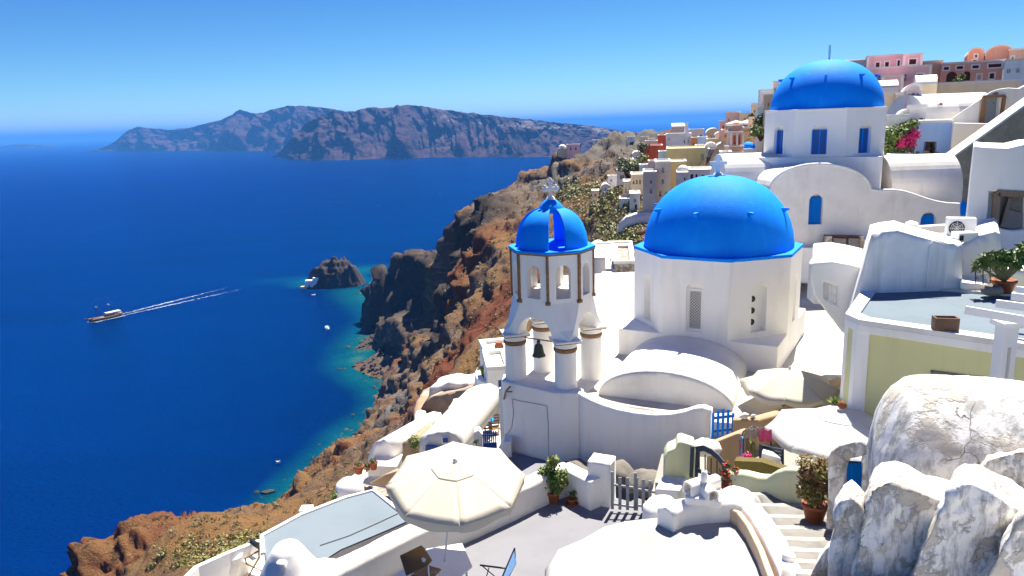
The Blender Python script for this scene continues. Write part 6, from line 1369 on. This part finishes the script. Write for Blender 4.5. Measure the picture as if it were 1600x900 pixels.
# trees in the village
def tree(label, px, D, r, h, mat=leafD, n=500, size=0.4, name='tree'):
    c = P(px[0], px[1], D); t = thing(name, label, 'tree', tuple(c)); m = MB(); st = MB(); rng = random.Random(int(px[0]*3+px[1]))
    for i in range(7):
        e = c+Vector((rng.uniform(-r,r)*0.7, rng.uniform(-r,r)*0.6, h*rng.uniform(0.5,1.0))); leaves(m, e, r*0.5, r*0.5, r*0.42, n//7, size, rng); st.tube([c, c.lerp(e, 0.5)+Vector((0,0,h*.1)), e], [0.09*r,0.06*r,0.02*r], 5)
    obj('crown', m, mat, t); obj('trunk', st, brown, t); return t
tree('dark green tree between the tall pale house and the small blue dome', (1196,212), 92, 1.3, 2.6)
tree('bright green shrub tree left of the rear church drum', (1188,220), 88, 1.5, 1.6, leafA)
tree('green tree at the red house on the ridge', (1007,246), 156, 1.7, 2.6)
tree('green tree by the pale blue house at the village edge', (992,280), 132, 2.4, 4.0, leafA)
tree('dark tree between the cream houses', (982,286), 128, 2.0, 3.5)
tree('small olive tree above the green slope', (975,266), 150, 1.8, 2.2, leafD)
tree('bright green bush in front of the brown-salmon palazzo', (1500,133), 74, 0.8, 0.8, leafA, 300, 0.25)
tree('bright green bush before the lower pink house', (1443,129), 76, 0.6, 0.5, leafA, 200, 0.22)
tree('dark cypress-like tree behind the upper mauve house', (1174,194), 116, 0.5, 1.4)

# ================================================================ houses between the bell tower and the front church
house('white house with grey shuttered window seen between bell tower and front church', (926,962,406,452), 52, 'white', 'flat', ((0.85,.5,.25,.2,'g'),), 7, down=6)
house('white vaulted roof behind the house between the tower and church', (926,946,395,412), 58, 'white', 'vault', (), 6)
house('small white cube with a grey window beside the stone walled house', (948,962,424,452), 47, 'white', 'flat', ((0.6,.55,.4,.3,'g'),), 4, down=4)
house('rough rubble-stone house with white roof beside the front church', (960,990,412,476), 44, 'stone', 'flat', (), 6, down=4, yaw=-8)
house('low white house at the foot of the scrubby cliff', (950,990,398,412), 58, 'white', 'flat', (), 6)
house('white stepped wall house in front of the rubble-stone house', (942,962,440,474), 42, 'white', 'flat', (), 2, down=3)
for i, (a, b, d) in enumerate(((930,452,40),(934,460,39),(938,468,38))):
    pass
wo_ = obj('stair_parapet', wallpath([tuple(P(926,466,39)),tuple(P(944,450,44))], 0.4, P(935,480,38).z-3, 0.05), white, autosm=1); tag(wo_, 'white sloping stair parapet between the bell tower and the rubble-stone house', 'wall')

# ================================================================ houses on the slope left of the bell tower
house('white house with a blue framed door just left of the bell tower', (764,800,578,634), 30.5, 'white', 'flat', ((0.62,0.02,.42,.7,'b'),), 2.5, down=3, roofmat=whiteroof, yaw=6)
house('upper white terrace house with a clay jar on its roof, left of the bell tower', (762,812,556,600), 33.5, 'white', 'flat', (), 2.4, down=4, yaw=10)
t = thing('clay_jar', 'terracotta jar on the roof left of the bell tower', 'jar', tuple(P(780,549,34.5)))
obj('jar', MB().lathe([(0.12,0),(0.22,0.12),(0.24,0.28),(0.15,0.42),(0.17,0.47),(0.13,0.46),(0,0.4)], tuple(P(780,549,34.5)), 16), terra, t)
t = thing('planter_ring', 'curved white planter wall with green plants at the left end of the white terrace house', 'planter', tuple(P(754,585,33)))
obj('planter_wall', wallpath([tuple(P(a, b, d)) for a, b, d in ((762,596,31.5),(750,590,32),(746,582,33),(750,574,34),(760,568,35))], 0.3, P(750,600,32).z-1, 0.05), white, t, autosm=1); lv = MB(); leaves(lv, P(757,580,33.5), 0.5, 0.5, 0.25, 260, 0.15); obj('plant', lv, leafA, t)
# blue-doored vault with white barrel roof
vt_ = thing('vaulted_house', 'white barrel-vaulted house with a tiny blue window on the slope below the bell tower', 'house', tuple(P(690,700,24)))
aL, aR = P(655,702,23.5), P(722,702,23.5); zt = P(690,674,23.5).z
pts = [(655,712),(656,685),(668,679),(684,675),(700,674),(712,679),(720,688),(722,712)]
f = obj('gable_wall', MB().extr([P(a, b, 23.5) for a, b in pts], (1.35,4.6,0)), whiteroof, vt_, autosm=1, bevel=0.04); rough(f, 0.3, 0.012, 1, 4)
obj('window', MB().box(*[v for v in (P(692,692,23.4).x, P(700,692,23.4).x)], 23.41, 23.46, P(692,692,23.4).z, P(692,685,23.4).z), bluew, vt_)
obj('window_frame', MB().box(P(690,692,23.4).x, P(701,692,23.4).x, 23.44, 23.49, P(692,693.5,23.4).z, P(692,683.5,23.4).z), white, vt_)
obj('door', MB().extr([P(a, b, 23.38) for a, b in ((664,712),(665,696),(690,699),(690,714))], (0,0.06,0)), bluew, vt_)
# terrace beside it
ts = obj('small_terrace', MB().prism([tuple(P(a, 650, d).xy) for a, d in ((716,24.2),(800,24.2),(806,31),(722,31))], -16, -12.35), whiteroof, bevel=0.05, autosm=1); tag(ts, 'small white terrace with a blue table below the bell tower', 'terrace')
bt = thing('cafe_table', 'round bright blue cafe table on the small terrace', 'table', tuple(P(758,690,28.3)))
c = P(757.5,657,28.3); obj('table_top', MB().lathe([(0,0),(0.37,0),(0.38,0.03),(0,0.035)], tuple(c), 24), blue, bt); obj('leg', MB().tube([c, c+Vector((0,0,-0.7))], 0.03, 6), black, bt)
for i, (a, b, d, lb) in enumerate(((772,668,28.4,'wooden slatted chair right of the round blue table'),(761,676,27.6,'wooden slatted chair in front of the round blue table'))):
    c = P(a, b, d); q = thing('slatted_chair', lb, 'chair', tuple(c+Vector((0,0,-0.4))), 0, 'wooden chairs on the small terrace')
    for k in range(4): obj('slat', MB().obox((c.x, c.y+0.2, c.z+0.1+k*0.12), (0.42,0.02,0.07), rad(10)), MATS['varnished_plywood'], q)
    obj('seat', MB().obox(c, (0.44,0.42,0.03), rad(10)), MATS['varnished_plywood'], q)
    for dx in (-.19,.19):
        for dy in (-.18,.19): obj('leg', MB().box(c.x+dx-.02,c.x+dx+.02,c.y+dy-.02,c.y+dy+.02,c.z-0.42,c.z+(0.5 if dy > 0 else 0)), MATS['varnished_plywood'], q)
g = thing('picket_gate', 'dark blue picket gate with solid lower panel below the bell tower', 'gate', tuple(P(766,712,23)))
pa, pb_ = P(755,706,23), P(777,708,23); h_ = P(755,672,23).z-pa.z
obj('lower_panel', MB().box(pa.x,pb_.x,23,23.05,pa.z,pa.z+h_*0.4), bluew, g)
for i in range(7): x_ = pa.x+(pb_.x-pa.x)*(i+.5)/7; obj('picket', MB().box(x_-0.022,x_+0.022,22.97,23.0,pa.z+0.05,pa.z+h_*(0.95+0.05*math.sin(PI*i/6))), bluew, g)
obj('rail', MB().box(pa.x,pb_.x,23.003,23.04,pa.z+h_*0.72,pa.z+h_*0.78), bluew, g)
gw = obj('gate_wall', MB().extr([P(a, b, 22.9) for a, b in ((738,725),(740,676),(748,672),(754,680),(754,725))], (0,0.4,0)), white, bevel=0.05, autosm=1); tag(gw, 'white wall post with climbing plant left of the dark blue picket gate', 'wall')
t = thing('climbing_plant', 'sparse climbing plant on the post by the dark blue picket gate', 'plant', tuple(P(748,724,22.7))); lv = MB()
for a, b, r_ in ((744,690,.1),(746,700,.13),(748,712,.15),(760,718,.22),(765,724,.2),(742,705,.1)): leaves(lv, P(a, b, 22.6), r_, r_*.6, r_, int(500*r_), 0.07)
obj('foliage', lv, leafD, t); obj('stem', MB().tube([P(750,726,22.6), P(746,706,22.6), P(744,688,22.6)], 0.012, 5), brown, t)
rp_ = obj('stair_ramp', MB().extr([P(a, b, 22.6) for a, b in ((764,760),(778,712),(788,690),(800,690),(800,770))], (0,0.6,0)), white, bevel=0.05, autosm=1); tag(rp_, 'white sloping wall foot against the bell tower base', 'wall')
# tan ruin
t = thing('ruined_house', 'roofless tan ruined house with curved walls and white patches', 'ruin', tuple(P(690,690,36)))
rm_ = plaster('ruin_plaster', (0.3,0.19,0.115), (0.5,0.45,0.38), 0.85, 0.7, 0.6)
pts = [P(a, b, d) for a, b, d in ((652,690,31),(655,655,33),(659,628,35.5),(668,608,38.5),(690,596,41.5),(715,592,42.5),(742,594,42.5))]
ow = obj('outer_wall', wallpath([tuple(p) for p in pts], 0.6, -26, 0.15), rm_, t, autosm=1); rough(ow, 0.3, 0.1, 1.2, 4)
iw = obj('inner_wall', MB().extr([P(a, b, 34.5) for a, b in ((658,700),(660,640),(668,622),(690,618),(712,612),(740,606),(745,700))], (0.6,1.2,0)), rm_, t, autosm=1, bevel=0.15); rough(iw, 0.3, 0.12, 1.0, 4)
hp = obj('plaster_heap', MB().extr([P(a, b, 35.2) for a, b in ((668,624),(672,606),(700,599),(742,598),(738,609),(705,613),(688,620))], (0.5,1.6,0)), whiteroof, t, autosm=1, bevel=0.2); rough(hp, 0.3, 0.18, 1.3, 4)
obj('doorway', MB().box(P(668,665,34).x,P(674,665,34).x,33.9,34.3,P(668,672,34).z,P(668,650,34).z), dark, t)
lw_ = obj('sloping_wall', wallpath([tuple(P(640,700,26)),tuple(P(652,668,30)),tuple(P(658,640,33))], 0.5, -26, 0.1), cream_w, autosm=1); rough(lw_, 0.25, 0.05, 1.2, 4); tag(lw_, 'cream sloping wall running up to the tan ruin', 'wall')
tl = obj('rubble_pier', MB().extr([P(a, b, 25) for a, b in ((626,735),(630,694),(640,688),(652,700),(654,716),(640,740))], (0.6,1.6,0)), tan, autosm=1, bevel=0.1); rough(tl, 0.2, 0.09, 1.8, 5); tag(tl, 'crumbling tan pier beside the little flowering bush', 'wall')
t = thing('flowering_bush', 'small white-flowered bush left of the tiny blue window', 'bush', tuple(P(648,706,23.6))); lv = MB(); leaves(lv, P(648,690,23.8), 0.3, 0.3, 0.32, 320, 0.09); obj('foliage', lv, leafA, t)
# white vault with flat arch
v = thing('vaulted_house', 'low white barrel-vaulted house furthest left on the slope, with clay pots in front', 'house', tuple(P(600,728,27)))
pts = [(573,731),(576,712),(580,699),(588,690),(599,686),(612,688),(617,700),(614,731)]
f = obj('vault', MB().extr([P(a, b, 27) for a, b in pts], (1.7,2.6,0.05)), white, v, autosm=1, bevel=0.04); rough(f, 0.25, 0.012, 1, 4)
obj('front_block', MB().extr([P(a, b, 26.2) for a, b in ((574,745),(574,727),(620,729),(628,712),(632,712),(632,745))], (0.2,1.2,0)), white, v, autosm=1, bevel=0.05)
for i, (a, b, r_, lb) in enumerate(((584,733,.17,'larger orange clay pot before the low vault'),(575,734,.1,'small orange clay pot before the low vault'),(561,740,.2,'orange clay pot with greenery at the slope edge'))):
    c = P(a, b, 25.4); q = thing('clay_pot', lb, 'pot', tuple(c)); pot(None, tuple(c), r_, r_*1.6, terra, q); lv = MB(); leaves(lv, c+Vector((0,0,r_*2)), r_, r_, r_*.7, 70, 0.09); obj('plant', lv, leafD, q)
# cream terraces below
def flat(name, label, cat, px, z, th, mat, bevel=0.03, side=None, rg=0):
    o = obj(name, MB().prism([tuple(Zp(a, b, z).xy) for a, b in px], z-th, z), mat, autosm=1, bevel=bevel); tag(o, label, cat); return o
flat('terrace', 'cream sunlit terrace below the low white vault', 'terrace', [(560,742),(600,728),(640,735),(650,745),(640,780),(560,752),(545,750)], -13.4, 5, cream_w)
wb = obj('terrace_bench', MB().extr([P(a, b, 24.2) for a, b in ((575,756),(600,742),(622,735),(640,738),(640,748),(600,760))], (0.4,0.5,0)), tan, autosm=1, bevel=0.04); tag(wb, 'tan masonry bench on the cream terrace', 'bench')
flat('stone_wall_house', 'house with grey rubble-stone side below the cream terrace', 'house', [(552,758),(560,754),(620,766),(640,800),(600,800),(560,778)], -12.9, 6, rubblem)
o = obj('white_dome_roof', MB().lathe([(0.5,-1),(0.5,0.0),(0.44,0.2),(0.28,0.34),(0,0.38)], tuple(P(546,764,23.6)), 20), white); tag(o, 'small rounded white roof at the edge of the slope', 'roof')
e1 = obj('edge_wall', wallpath([tuple(P(a, b, d)) for a, b, d in ((487,797,22.5),(512,789,23.2),(530,778,24),(545,758,25.5),(556,742,27),(566,734,28))], 0.3, -18, 0.06), white, autosm=1); tag(e1, 'thin white wall following the edge of the cliff', 'wall')
p = P(479,800,22); o = obj('white_post', MB().box(p.x-0.2,p.x+0.2,21.8,22.2,p.z-1.5,p.z+0.16), white, bevel=0.03); tag(o, 'small square white post at the cliff edge', 'post')
t = thing('cactus', 'small green cactus bush by the thin white cliff-edge wall', 'plant', tuple(P(524,778,23.3))); lv = MB(); leaves(lv, P(524,774,23.3), .16, .16, .25, 160, 0.09); obj('foliage', lv, leafA, t)
# pale blue roof
zr2 = -11.2
rpx = [(409,838),(470,805),(540,778),(584,767),(641,812),(600,830),(533,858),(520,866),(470,900),(418,880)]
t = thing('flat_roofed_house', 'white house with a large pale blue flat roof, lower left', 'house', tuple(Zp(520,840,-16)))
obj('wall', MB().prism([tuple(Zp(a, b, zr2).xy) for a, b in rpx], -18, zr2-0.05), white, t)
obj('roof', MB().prism([tuple(Zp(a, b, zr2).xy) for a, b in rpx], zr2-0.048, zr2), pale_blue, t)
obj('roof_kerb', wallpath([tuple(Zp(a, b, zr2)+Vector((0,0,0.06))) for a, b in ((411,866),(409,838),(470,805),(540,778),(584,767),(641,812))], 0.12, zr2-0.02, 0.02), white, t, autosm=1)
obj('roof_cable', MB().tube([Zp(a, b, zr2)+Vector((0,0,0.02)) for a, b in ((500,853),(545,838),(590,818),(622,803))], 0.012, 4), black, t)
# lower left terrace with table and chair
lt = obj('small_terrace', MB().prism([tuple(Zp(a, b, -12.4).xy) for a, b in ((300,905),(330,880),(405,846),(430,860),(420,905),(330,960))], -18, -12.4), cream_w, autosm=1); tag(lt, 'small walled terrace with a round white table in the lower left corner', 'terrace')
e2 = obj('edge_wall', wallpath([tuple(P(a, b, d)) for a, b, d in ((275,915,16.2),(306,884,17.4),(355,862,18.6),(404,843,19.8))], 0.14, -15, 0.03), white, autosm=1); tag(e2, 'thin white parapet on the sea side of the small walled terrace', 'wall')
t = thing('cafe_table', 'round white cafe table with a small ashtray on the lower left terrace', 'table', tuple(Zp(364,890,-12.4)))
c = Zp(364,870,-11.7); obj('table_top', MB().lathe([(0,0),(0.26,0),(0.27,0.03),(0,0.035)], tuple(c), 24), wmetal, t); obj('leg', MB().tube([c, (c.x,c.y,-12.4)], 0.03, 6), wmetal, t); 
q = obj('ashtray', MB().lathe([(0.03,0),(0.04,0.03),(0.02,0.03),(0,0.02)], tuple(c+Vector((-0.03,0,0.036))), 10), terra); tag(q, 'tiny clay ashtray on the round white cafe table', 'ashtray')
c = Zp(391,893,-12.4); t = thing('director_chair', 'wooden director chair with a dark patterned back on the lower left terrace', 'chair', tuple(c)); Mq = Matrix.Translation(c) @ Matrix.Rotation(rad(50), 4, 'Z')
for y_ in (-.22,.22):
    m = MB().bar((-.22,y_,0), (.22,y_,.45), .03, .03); m.bar((.22,y_,0), (-.22,y_,.45), .03, .03); m.bar((.2,y_,.45), (.24,y_,.9), .03, .03); m.bar((-.24,y_,.62), (.24,y_,.64), .05, .03); m.bar((-.2,y_,.45), (-.22,y_,.62), .03, .03); m.xf(Mq); obj('side_frame', m, MATS['varnished_plywood'], t)
m = MB().box(-.2,.2,-.22,.22,.44,.46); m.xf(Mq); obj('seat', m, wmetal, t); m = MB().box(.22,.24,-.24,.24,.68,.9); m.xf(Mq); obj('backrest', m, navy, t)
mosaic = bpy.data.materials.new('mosaic_mat'); mosaic.use_nodes = True; nm = mosaic.node_tree; vo_ = nm.nodes.new('ShaderNodeTexVoronoi'); vo_.inputs['Scale'].default_value = 9; vo_.feature = 'DISTANCE_TO_EDGE'; nm.links.new(mapped(nm), vo_.inputs['Vector']); nm.links.new(ramp(nm, vo_.outputs[0], [(0.1, (0.7,0.7,0.68)), (0.13, (0.06,0.065,0.07))]), nm.nodes['Principled BSDF'].inputs['Base Color'])
q = obj('mosaic_panel', MB().prism([tuple(Zp(a, b, -12.35).xy) for a, b in ((318,894),(344,880),(350,885),(325,900))], -12.38, -12.33), mosaic); tag(q, 'grey and white pebble mosaic strip on the lower left terrace', 'mosaic')
# white sculpted chimney, bottom left
wc = thing('roof_chimney', 'white sculpted roof hood with rounded stub chimney, left of the thick terrace wall', 'chimney', tuple(Zp(460,930,-11)))
c = Zp(452,884,-9.75)
o = obj('hood', MB().lathe([(0.95,-1.6),(0.86,-0.6),(0.66,-0.1),(0.42,0.32),(0.3,0.5),(0,0.55)], tuple(c), 28), white, wc); rough(o, 0.1, 0.03, 1.5, 5)
obj('stub', MB().lathe([(0.13,-0.9),(0.115,0.0),(0.12,0.16),(0.07,0.2),(0,0.2)], tuple(c+Vector((-0.02,-0.42,0.2))), 18), white, wc)
o = obj('shoulder', MB().lathe([(0.85,-1.6),(0.8,-0.5),(0.66,-0.12),(0.4,0.1),(0,0.16)], tuple(Zp(505,892,-9.9)), 28), white, wc); rough(o, 0.1, 0.025, 1.5, 5)

# ================================================================ shore rocks, scrub, islet, boats
def boulder(mb, c, r, rng):
    vs = []; fs = []; n1, n2 = 5, 7; s = [rng.uniform(0.7,1.25) for _ in range(3)]; o = Vector((rng.random()*50, rng.random()*50, 0)); az = rng.random()*6
    bmx = bmesh.new(); bmesh.ops.create_icosphere(bmx, subdivisions=1, radius=1)
    for v in bmx.verts:
        d = v.co.normalized(); k = 1+0.45*noise.noise(d*1.3+o); q = Vector((d.x*s[0], d.y*s[1], d.z*s[2]*0.75))*r*k; q = Matrix.Rotation(az, 3, 'Z') @ q; vs.append(Vector(c)+q)
    bmx.verts.ensure_lookup_table(); mb.add(vs, [[v.index for v in f.verts] for f in bmx.faces]); bmx.free()
darkrock = paint('dark_shore_rock', (0.06,0.052,0.048), 0.9, 0.6, 0.5, 0.8); 
rng = random.Random(11); m = MB()
for i in range(len(shore)-2):
    a, b = Vector(shore[i]), Vector(shore[i+1]); L__ = (b-a).length; n_ = int(L__*1.7)+8
    for _ in range(n_):
        p = a.lerp(b, rng.random())+Vector((rng.gauss(5,6), rng.gauss(0,6), 0)); hgt = float(H(p.x, p.y))
        if hgt < SEA-4 or hgt > SEA+14: continue
        boulder(m, (p.x, p.y, max(hgt, SEA-0.5)+0.2), rng.uniform(0.5,1.3)*(1.8 if rng.random() < .12 else 1), rng)
o = obj('shore_boulders', m, darkrock); struct(o, 'dark boulders strewn along the shore', 'stuff')
from mathutils.bvhtree import BVHTree
bv = BVHTree.FromObject(ground, bpy.context.evaluated_depsgraph_get())
m = MB(); cnt = 0
for _ in range(5200):
    px_, py_ = rng.uniform(230, 1010), rng.uniform(215, 900); h = bv.ray_cast(Vector((0,0,0)), ray(px_, py_))
    if h[0] is None or h[1].z < 0.35 or h[0].z < SEA+9 or h[0].y < 30: continue
    if noise.noise(h[0]*0.03) < -0.12: continue
    D_ = h[0].y; r = rng.uniform(0.35,1.0)*(0.55+D_/260)
    leaves(m, h[0]+Vector((0,0,r*0.2)), r*.8, r*.8, r*0.45, 16, r*0.42, rng); cnt += 1
o = obj('hillside_scrub', m, scrubm); struct(o, 'low dry scrub dotted over the slope', 'stuff')
m = MB()
for _ in range(1500):
    cx__, cy__, sx_, sy_ = rng.choice(((925,325,45,16),(895,300,22,14),(950,345,30,20),(940,300,30,12),(960,385,26,12),(925,400,20,12),(990,340,10,30),(975,370,20,10),(320,872,70,18),(400,850,60,16)))
    h = bv.ray_cast(Vector((0,0,0)), ray(rng.gauss(cx__, sx_*0.6), rng.gauss(cy__, sy_*0.6)))
    if h[0] is None or h[0].y < 25 or h[0].y > 330: continue
    r = rng.uniform(0.5,1.2)*(0.4+h[0].y/230); leaves(m, h[0]+Vector((0,0,r*0.25)), r, r, r*0.5, 18, r*0.42, rng)
o = obj('green_scrub', m, leafmat('scrub_green', (0.14,0.17,0.03), (0.33,0.33,0.08), (0.2,0.15,0.06))); struct(o, 'green bushes covering the slope below the village', 'stuff')
# islet
ic = Zp(522,446,SEA); N1 = 110; xs = np.linspace(-46, 46, N1); IX, IY = np.meshgrid(xs, xs*0.75); IZ = np.zeros_like(IX)
for j in range(N1):
    for i in range(N1):
        x, y = IX[j,i], IY[j,i]; r1 = math.hypot((x-2)/24, (y-2)/15); r2 = math.hypot((x+17)/9, (y+3)/8); r3 = math.hypot((x-26)/15, y/8)
        b = 21*max(0, 1-r1**2.2)+3*max(0, 1-r2**2)+3.5*max(0, 1-r3**2)
        k = noise.ridged_multi_fractal(Vector((x*0.06, y*0.06, 4)), .8, 2.1, 6, 1, 2)-1; b = b+(k*6.5*min(1, b/6))+noise.fractal(Vector((x*.3, y*.3, 1)), 1, 2, 4)*1.2
        t = b/4.2; fl_ = math.floor(t); b = 4.2*(fl_+(t-fl_)**3) if b > 0 else b
        IZ[j,i] = SEA-1.2+b
islr = paint('islet_rock', (0.06,0.045,0.035), 0.95, 0.7, 0.25, 0.9)
isl = grid('rocky_islet', IX+ic.x, IY+ic.y, IZ, islr, keep=IZ > SEA-3); tag(isl, 'dark craggy rock islet off the headland', 'islet')
t = thing('chapel', 'tiny white chapel with landing terrace at the foot of the islet', 'chapel', (ic.x-19, ic.y-9, SEA+1.5)); cx_, cy_, cz_ = ic.x-18, ic.y-7, SEA+1.0
obj('wall', MB().box(cx_-3,cx_+3,cy_-2,cy_+2,cz_,cz_+4.5), white, t); obj('roof', barrel((cx_-3,cy_), (cx_+3,cy_), 4.1, 1.5, cz_+4.5, down=0.1), white, t)
obj('annex', MB().box(cx_+3,cx_+8,cy_-1.5,cy_+2,cz_+1,cz_+7.5), white, t); obj('landing', MB().box(cx_-7,cx_-2,cy_-3.5,cy_+0,cz_-1.5,cz_+0.9), WC['sand'], t); obj('door', MB().box(cx_-0.5,cx_+0.5,cy_-2.05,cy_-2.001,cz_,cz_+2), bluew, t)
# ship
def hull(L_, B_, H_, zs=0.0):
    rs = []; n = 16
    for i in range(n+1):
        f = i/n; x = (f-0.5)*L_; wd = B_/2*(math.sin(PI*min(1, 0.12+0.93*f)))**0.6 if f < 1 else 0.03; wd = max(wd*(1 if f > .05 else .8), 0.04); sh_ = H_*(0.9+0.5*(2*f-1)**2+0.35*max(0, f-.6)); kl = -0.8
        rs.append([(x, -wd, sh_), (x, -wd*0.9, sh_*0.4), (x, -wd*0.55, -0.2), (x, 0, kl), (x, wd*0.55, -0.2), (x, wd*0.9, sh_*0.4), (x, wd, sh_)])
    return MB().rings(rs, smooth=True)
sc_ = Zp(165,498,SEA); bw_ = Zp(143,503,SEA); hd_ = math.atan2((bw_-sc_).y, (bw_-sc_).x); Ls = 23
t = thing('sailing_ship', 'wooden two-masted excursion ship under way on the blue sea', 'ship', tuple(sc_)); MS = Matrix.Translation(sc_) @ Matrix.Rotation(hd_, 4, 'Z')
varn = paint('varnished_hull', (0.35,0.17,0.05), 0.5, 0.3, 1, 0)
h_ = hull(Ls, 5.8, 1.9); h_.xf(MS); obj('hull', h_, varn, t)
m = MB().box(-Ls*.44,Ls*.42,-2.2,2.2,1.6,1.75); m.xf(MS); obj('deck', m, paint('deck_wood', (0.5,0.35,0.18), .7, .2, 3, 0), t)
m = MB().box(-Ls*.46,-Ls*.02,-2.1,2.1,3.9,4.1); m.xf(MS); aw = obj('awning', m, canvas_w, t); m = MB()
for x_ in (-10,-6,-2):
    for y_ in (-2,2): m.box(x_-.06,x_+.06,y_-.06,y_+.06,1.7,3.9)
m.xf(MS); obj('awning_posts', m, wmetal, t)
m = MB().box(-6,0,-1.5,1.5,1.7,3.0); m.xf(MS); obj('cabin', m, varn, t)
for x_ in (5.2,-3.2):
    m = MB().tube([(x_,0,1.7),(x_,0,15.5)], [0.17,0.08], 8); m.xf(MS); o = obj('mast', m, brown, t); m = MB().tube([(x_,-2.2,9.5),(x_,2.2,9.5)], 0.09, 6); m.box(x_-.3,x_+.3,-.5,.5,9.3,10.2); m.xf(MS); obj('crosstree', m, wmetal, o)
m = MB()
for a, b in (((5.2,0,15),(Ls*.62,0,3)),((5.2,0,15),(0.5,0,2)),((-3.2,0,15),(-11,0,3)),((-3.2,0,15),(5.2,0,15))): m.tube([a, b], 0.035, 4)
m.tube([(Ls*.45,0,2.6),(Ls*.64,0,3.3)], 0.12, 6); m.xf(MS); obj('rigging', m, brown, t)
m = MB(); rngw = random.Random(5); back = -(bw_-sc_).normalized(); side = Vector((-back.y, back.x, 0))
foam = bpy.data.materials.new('foam'); foam.use_nodes = True; nf = foam.node_tree; pb2 = nf.nodes['Principled BSDF']; pb2.inputs['Base Color'].default_value = (0.62,0.7,0.78,1); pb2.inputs['Roughness'].default_value = 0.9
for br, spread in ((0, 0.10), (1, -0.02)):
    for i in range(900):
        f = rngw.random()**1.6*100; wdt = 0.6+f*0.018; off = spread*f+(-2.4 if br else 2.4)+rngw.gauss(0, wdt*0.45); q = sc_+back*(8+f)+side*off+Vector((0,0,0.06)); s = rngw.uniform(0.25,0.9)*(1-f/150)
        if rngw.random() < f/120: continue
        an = math.atan2(back.y, back.x)+rngw.gauss(0,.3); u = Vector((math.cos(an), math.sin(an), 0))*s*1.8; v = Vector((-math.sin(an), math.cos(an), 0))*s*0.5
        m.add([q-u, q-v, q+u, q+v], [(0,1,2,3)])
for i in range(260):
    f = rngw.uniform(-Ls*.5, Ls*.5); q = sc_-back*f+side*(rngw.choice((-1,1))*(3.0+rngw.random()*1.0))*(1 if f < 8 else .5)+Vector((0,0,0.05)); s = rngw.uniform(.3,.8); m.add([q+Vector((-s*1.5,-s*.4,0)), q+Vector((s,-s*.4,0)), q+Vector((s*1.4,s*.4,0)), q+Vector((-s,s*.4,0))], [(0,1,2,3)])
o = obj('ship_wake', m, foam); struct(o, 'white foam streaks of the wake behind the ship', 'stuff')
def small_boat(label, px, L_, yaw, cover=None):
    c = Zp(px[0], px[1], SEA); t = thing('small_boat', label, 'boat', tuple(c)); M_ = Matrix.Translation(c) @ Matrix.Rotation(yaw, 4, 'Z') 
    h = hull(L_, L_*.36, 0.9); h.xf(M_); obj('hull', h, wmetal, t); m = MB().box(-L_*.4,L_*.35,-L_*.13,L_*.13,.35,.5); m.xf(M_); obj('deck', m, WC['sand'], t)
    if cover: m = MB().box(-L_*.3,L_*.1,-L_*.15,L_*.15,1.7,1.85); m.xf(M_); cv = obj('sunshade', m, cover, t); m = MB().box(-L_*.28,-L_*.25,-.05,.05,.5,1.7); m.box(L_*.06,L_*.09,-.05,.05,.5,1.7); m.xf(M_); obj('shade_post', m, wmetal, t)
small_boat('small white motorboat with a light blue sunshade moored in the bay', (511,514), 8.0, 1.9, fabricb)
small_boat('tiny white dinghy just below the rocky islet', (490,462), 3.2, 0.5)
small_boat('tiny white boat alone on the dark water near the lower bay', (435,724), 1.6, 0.3)
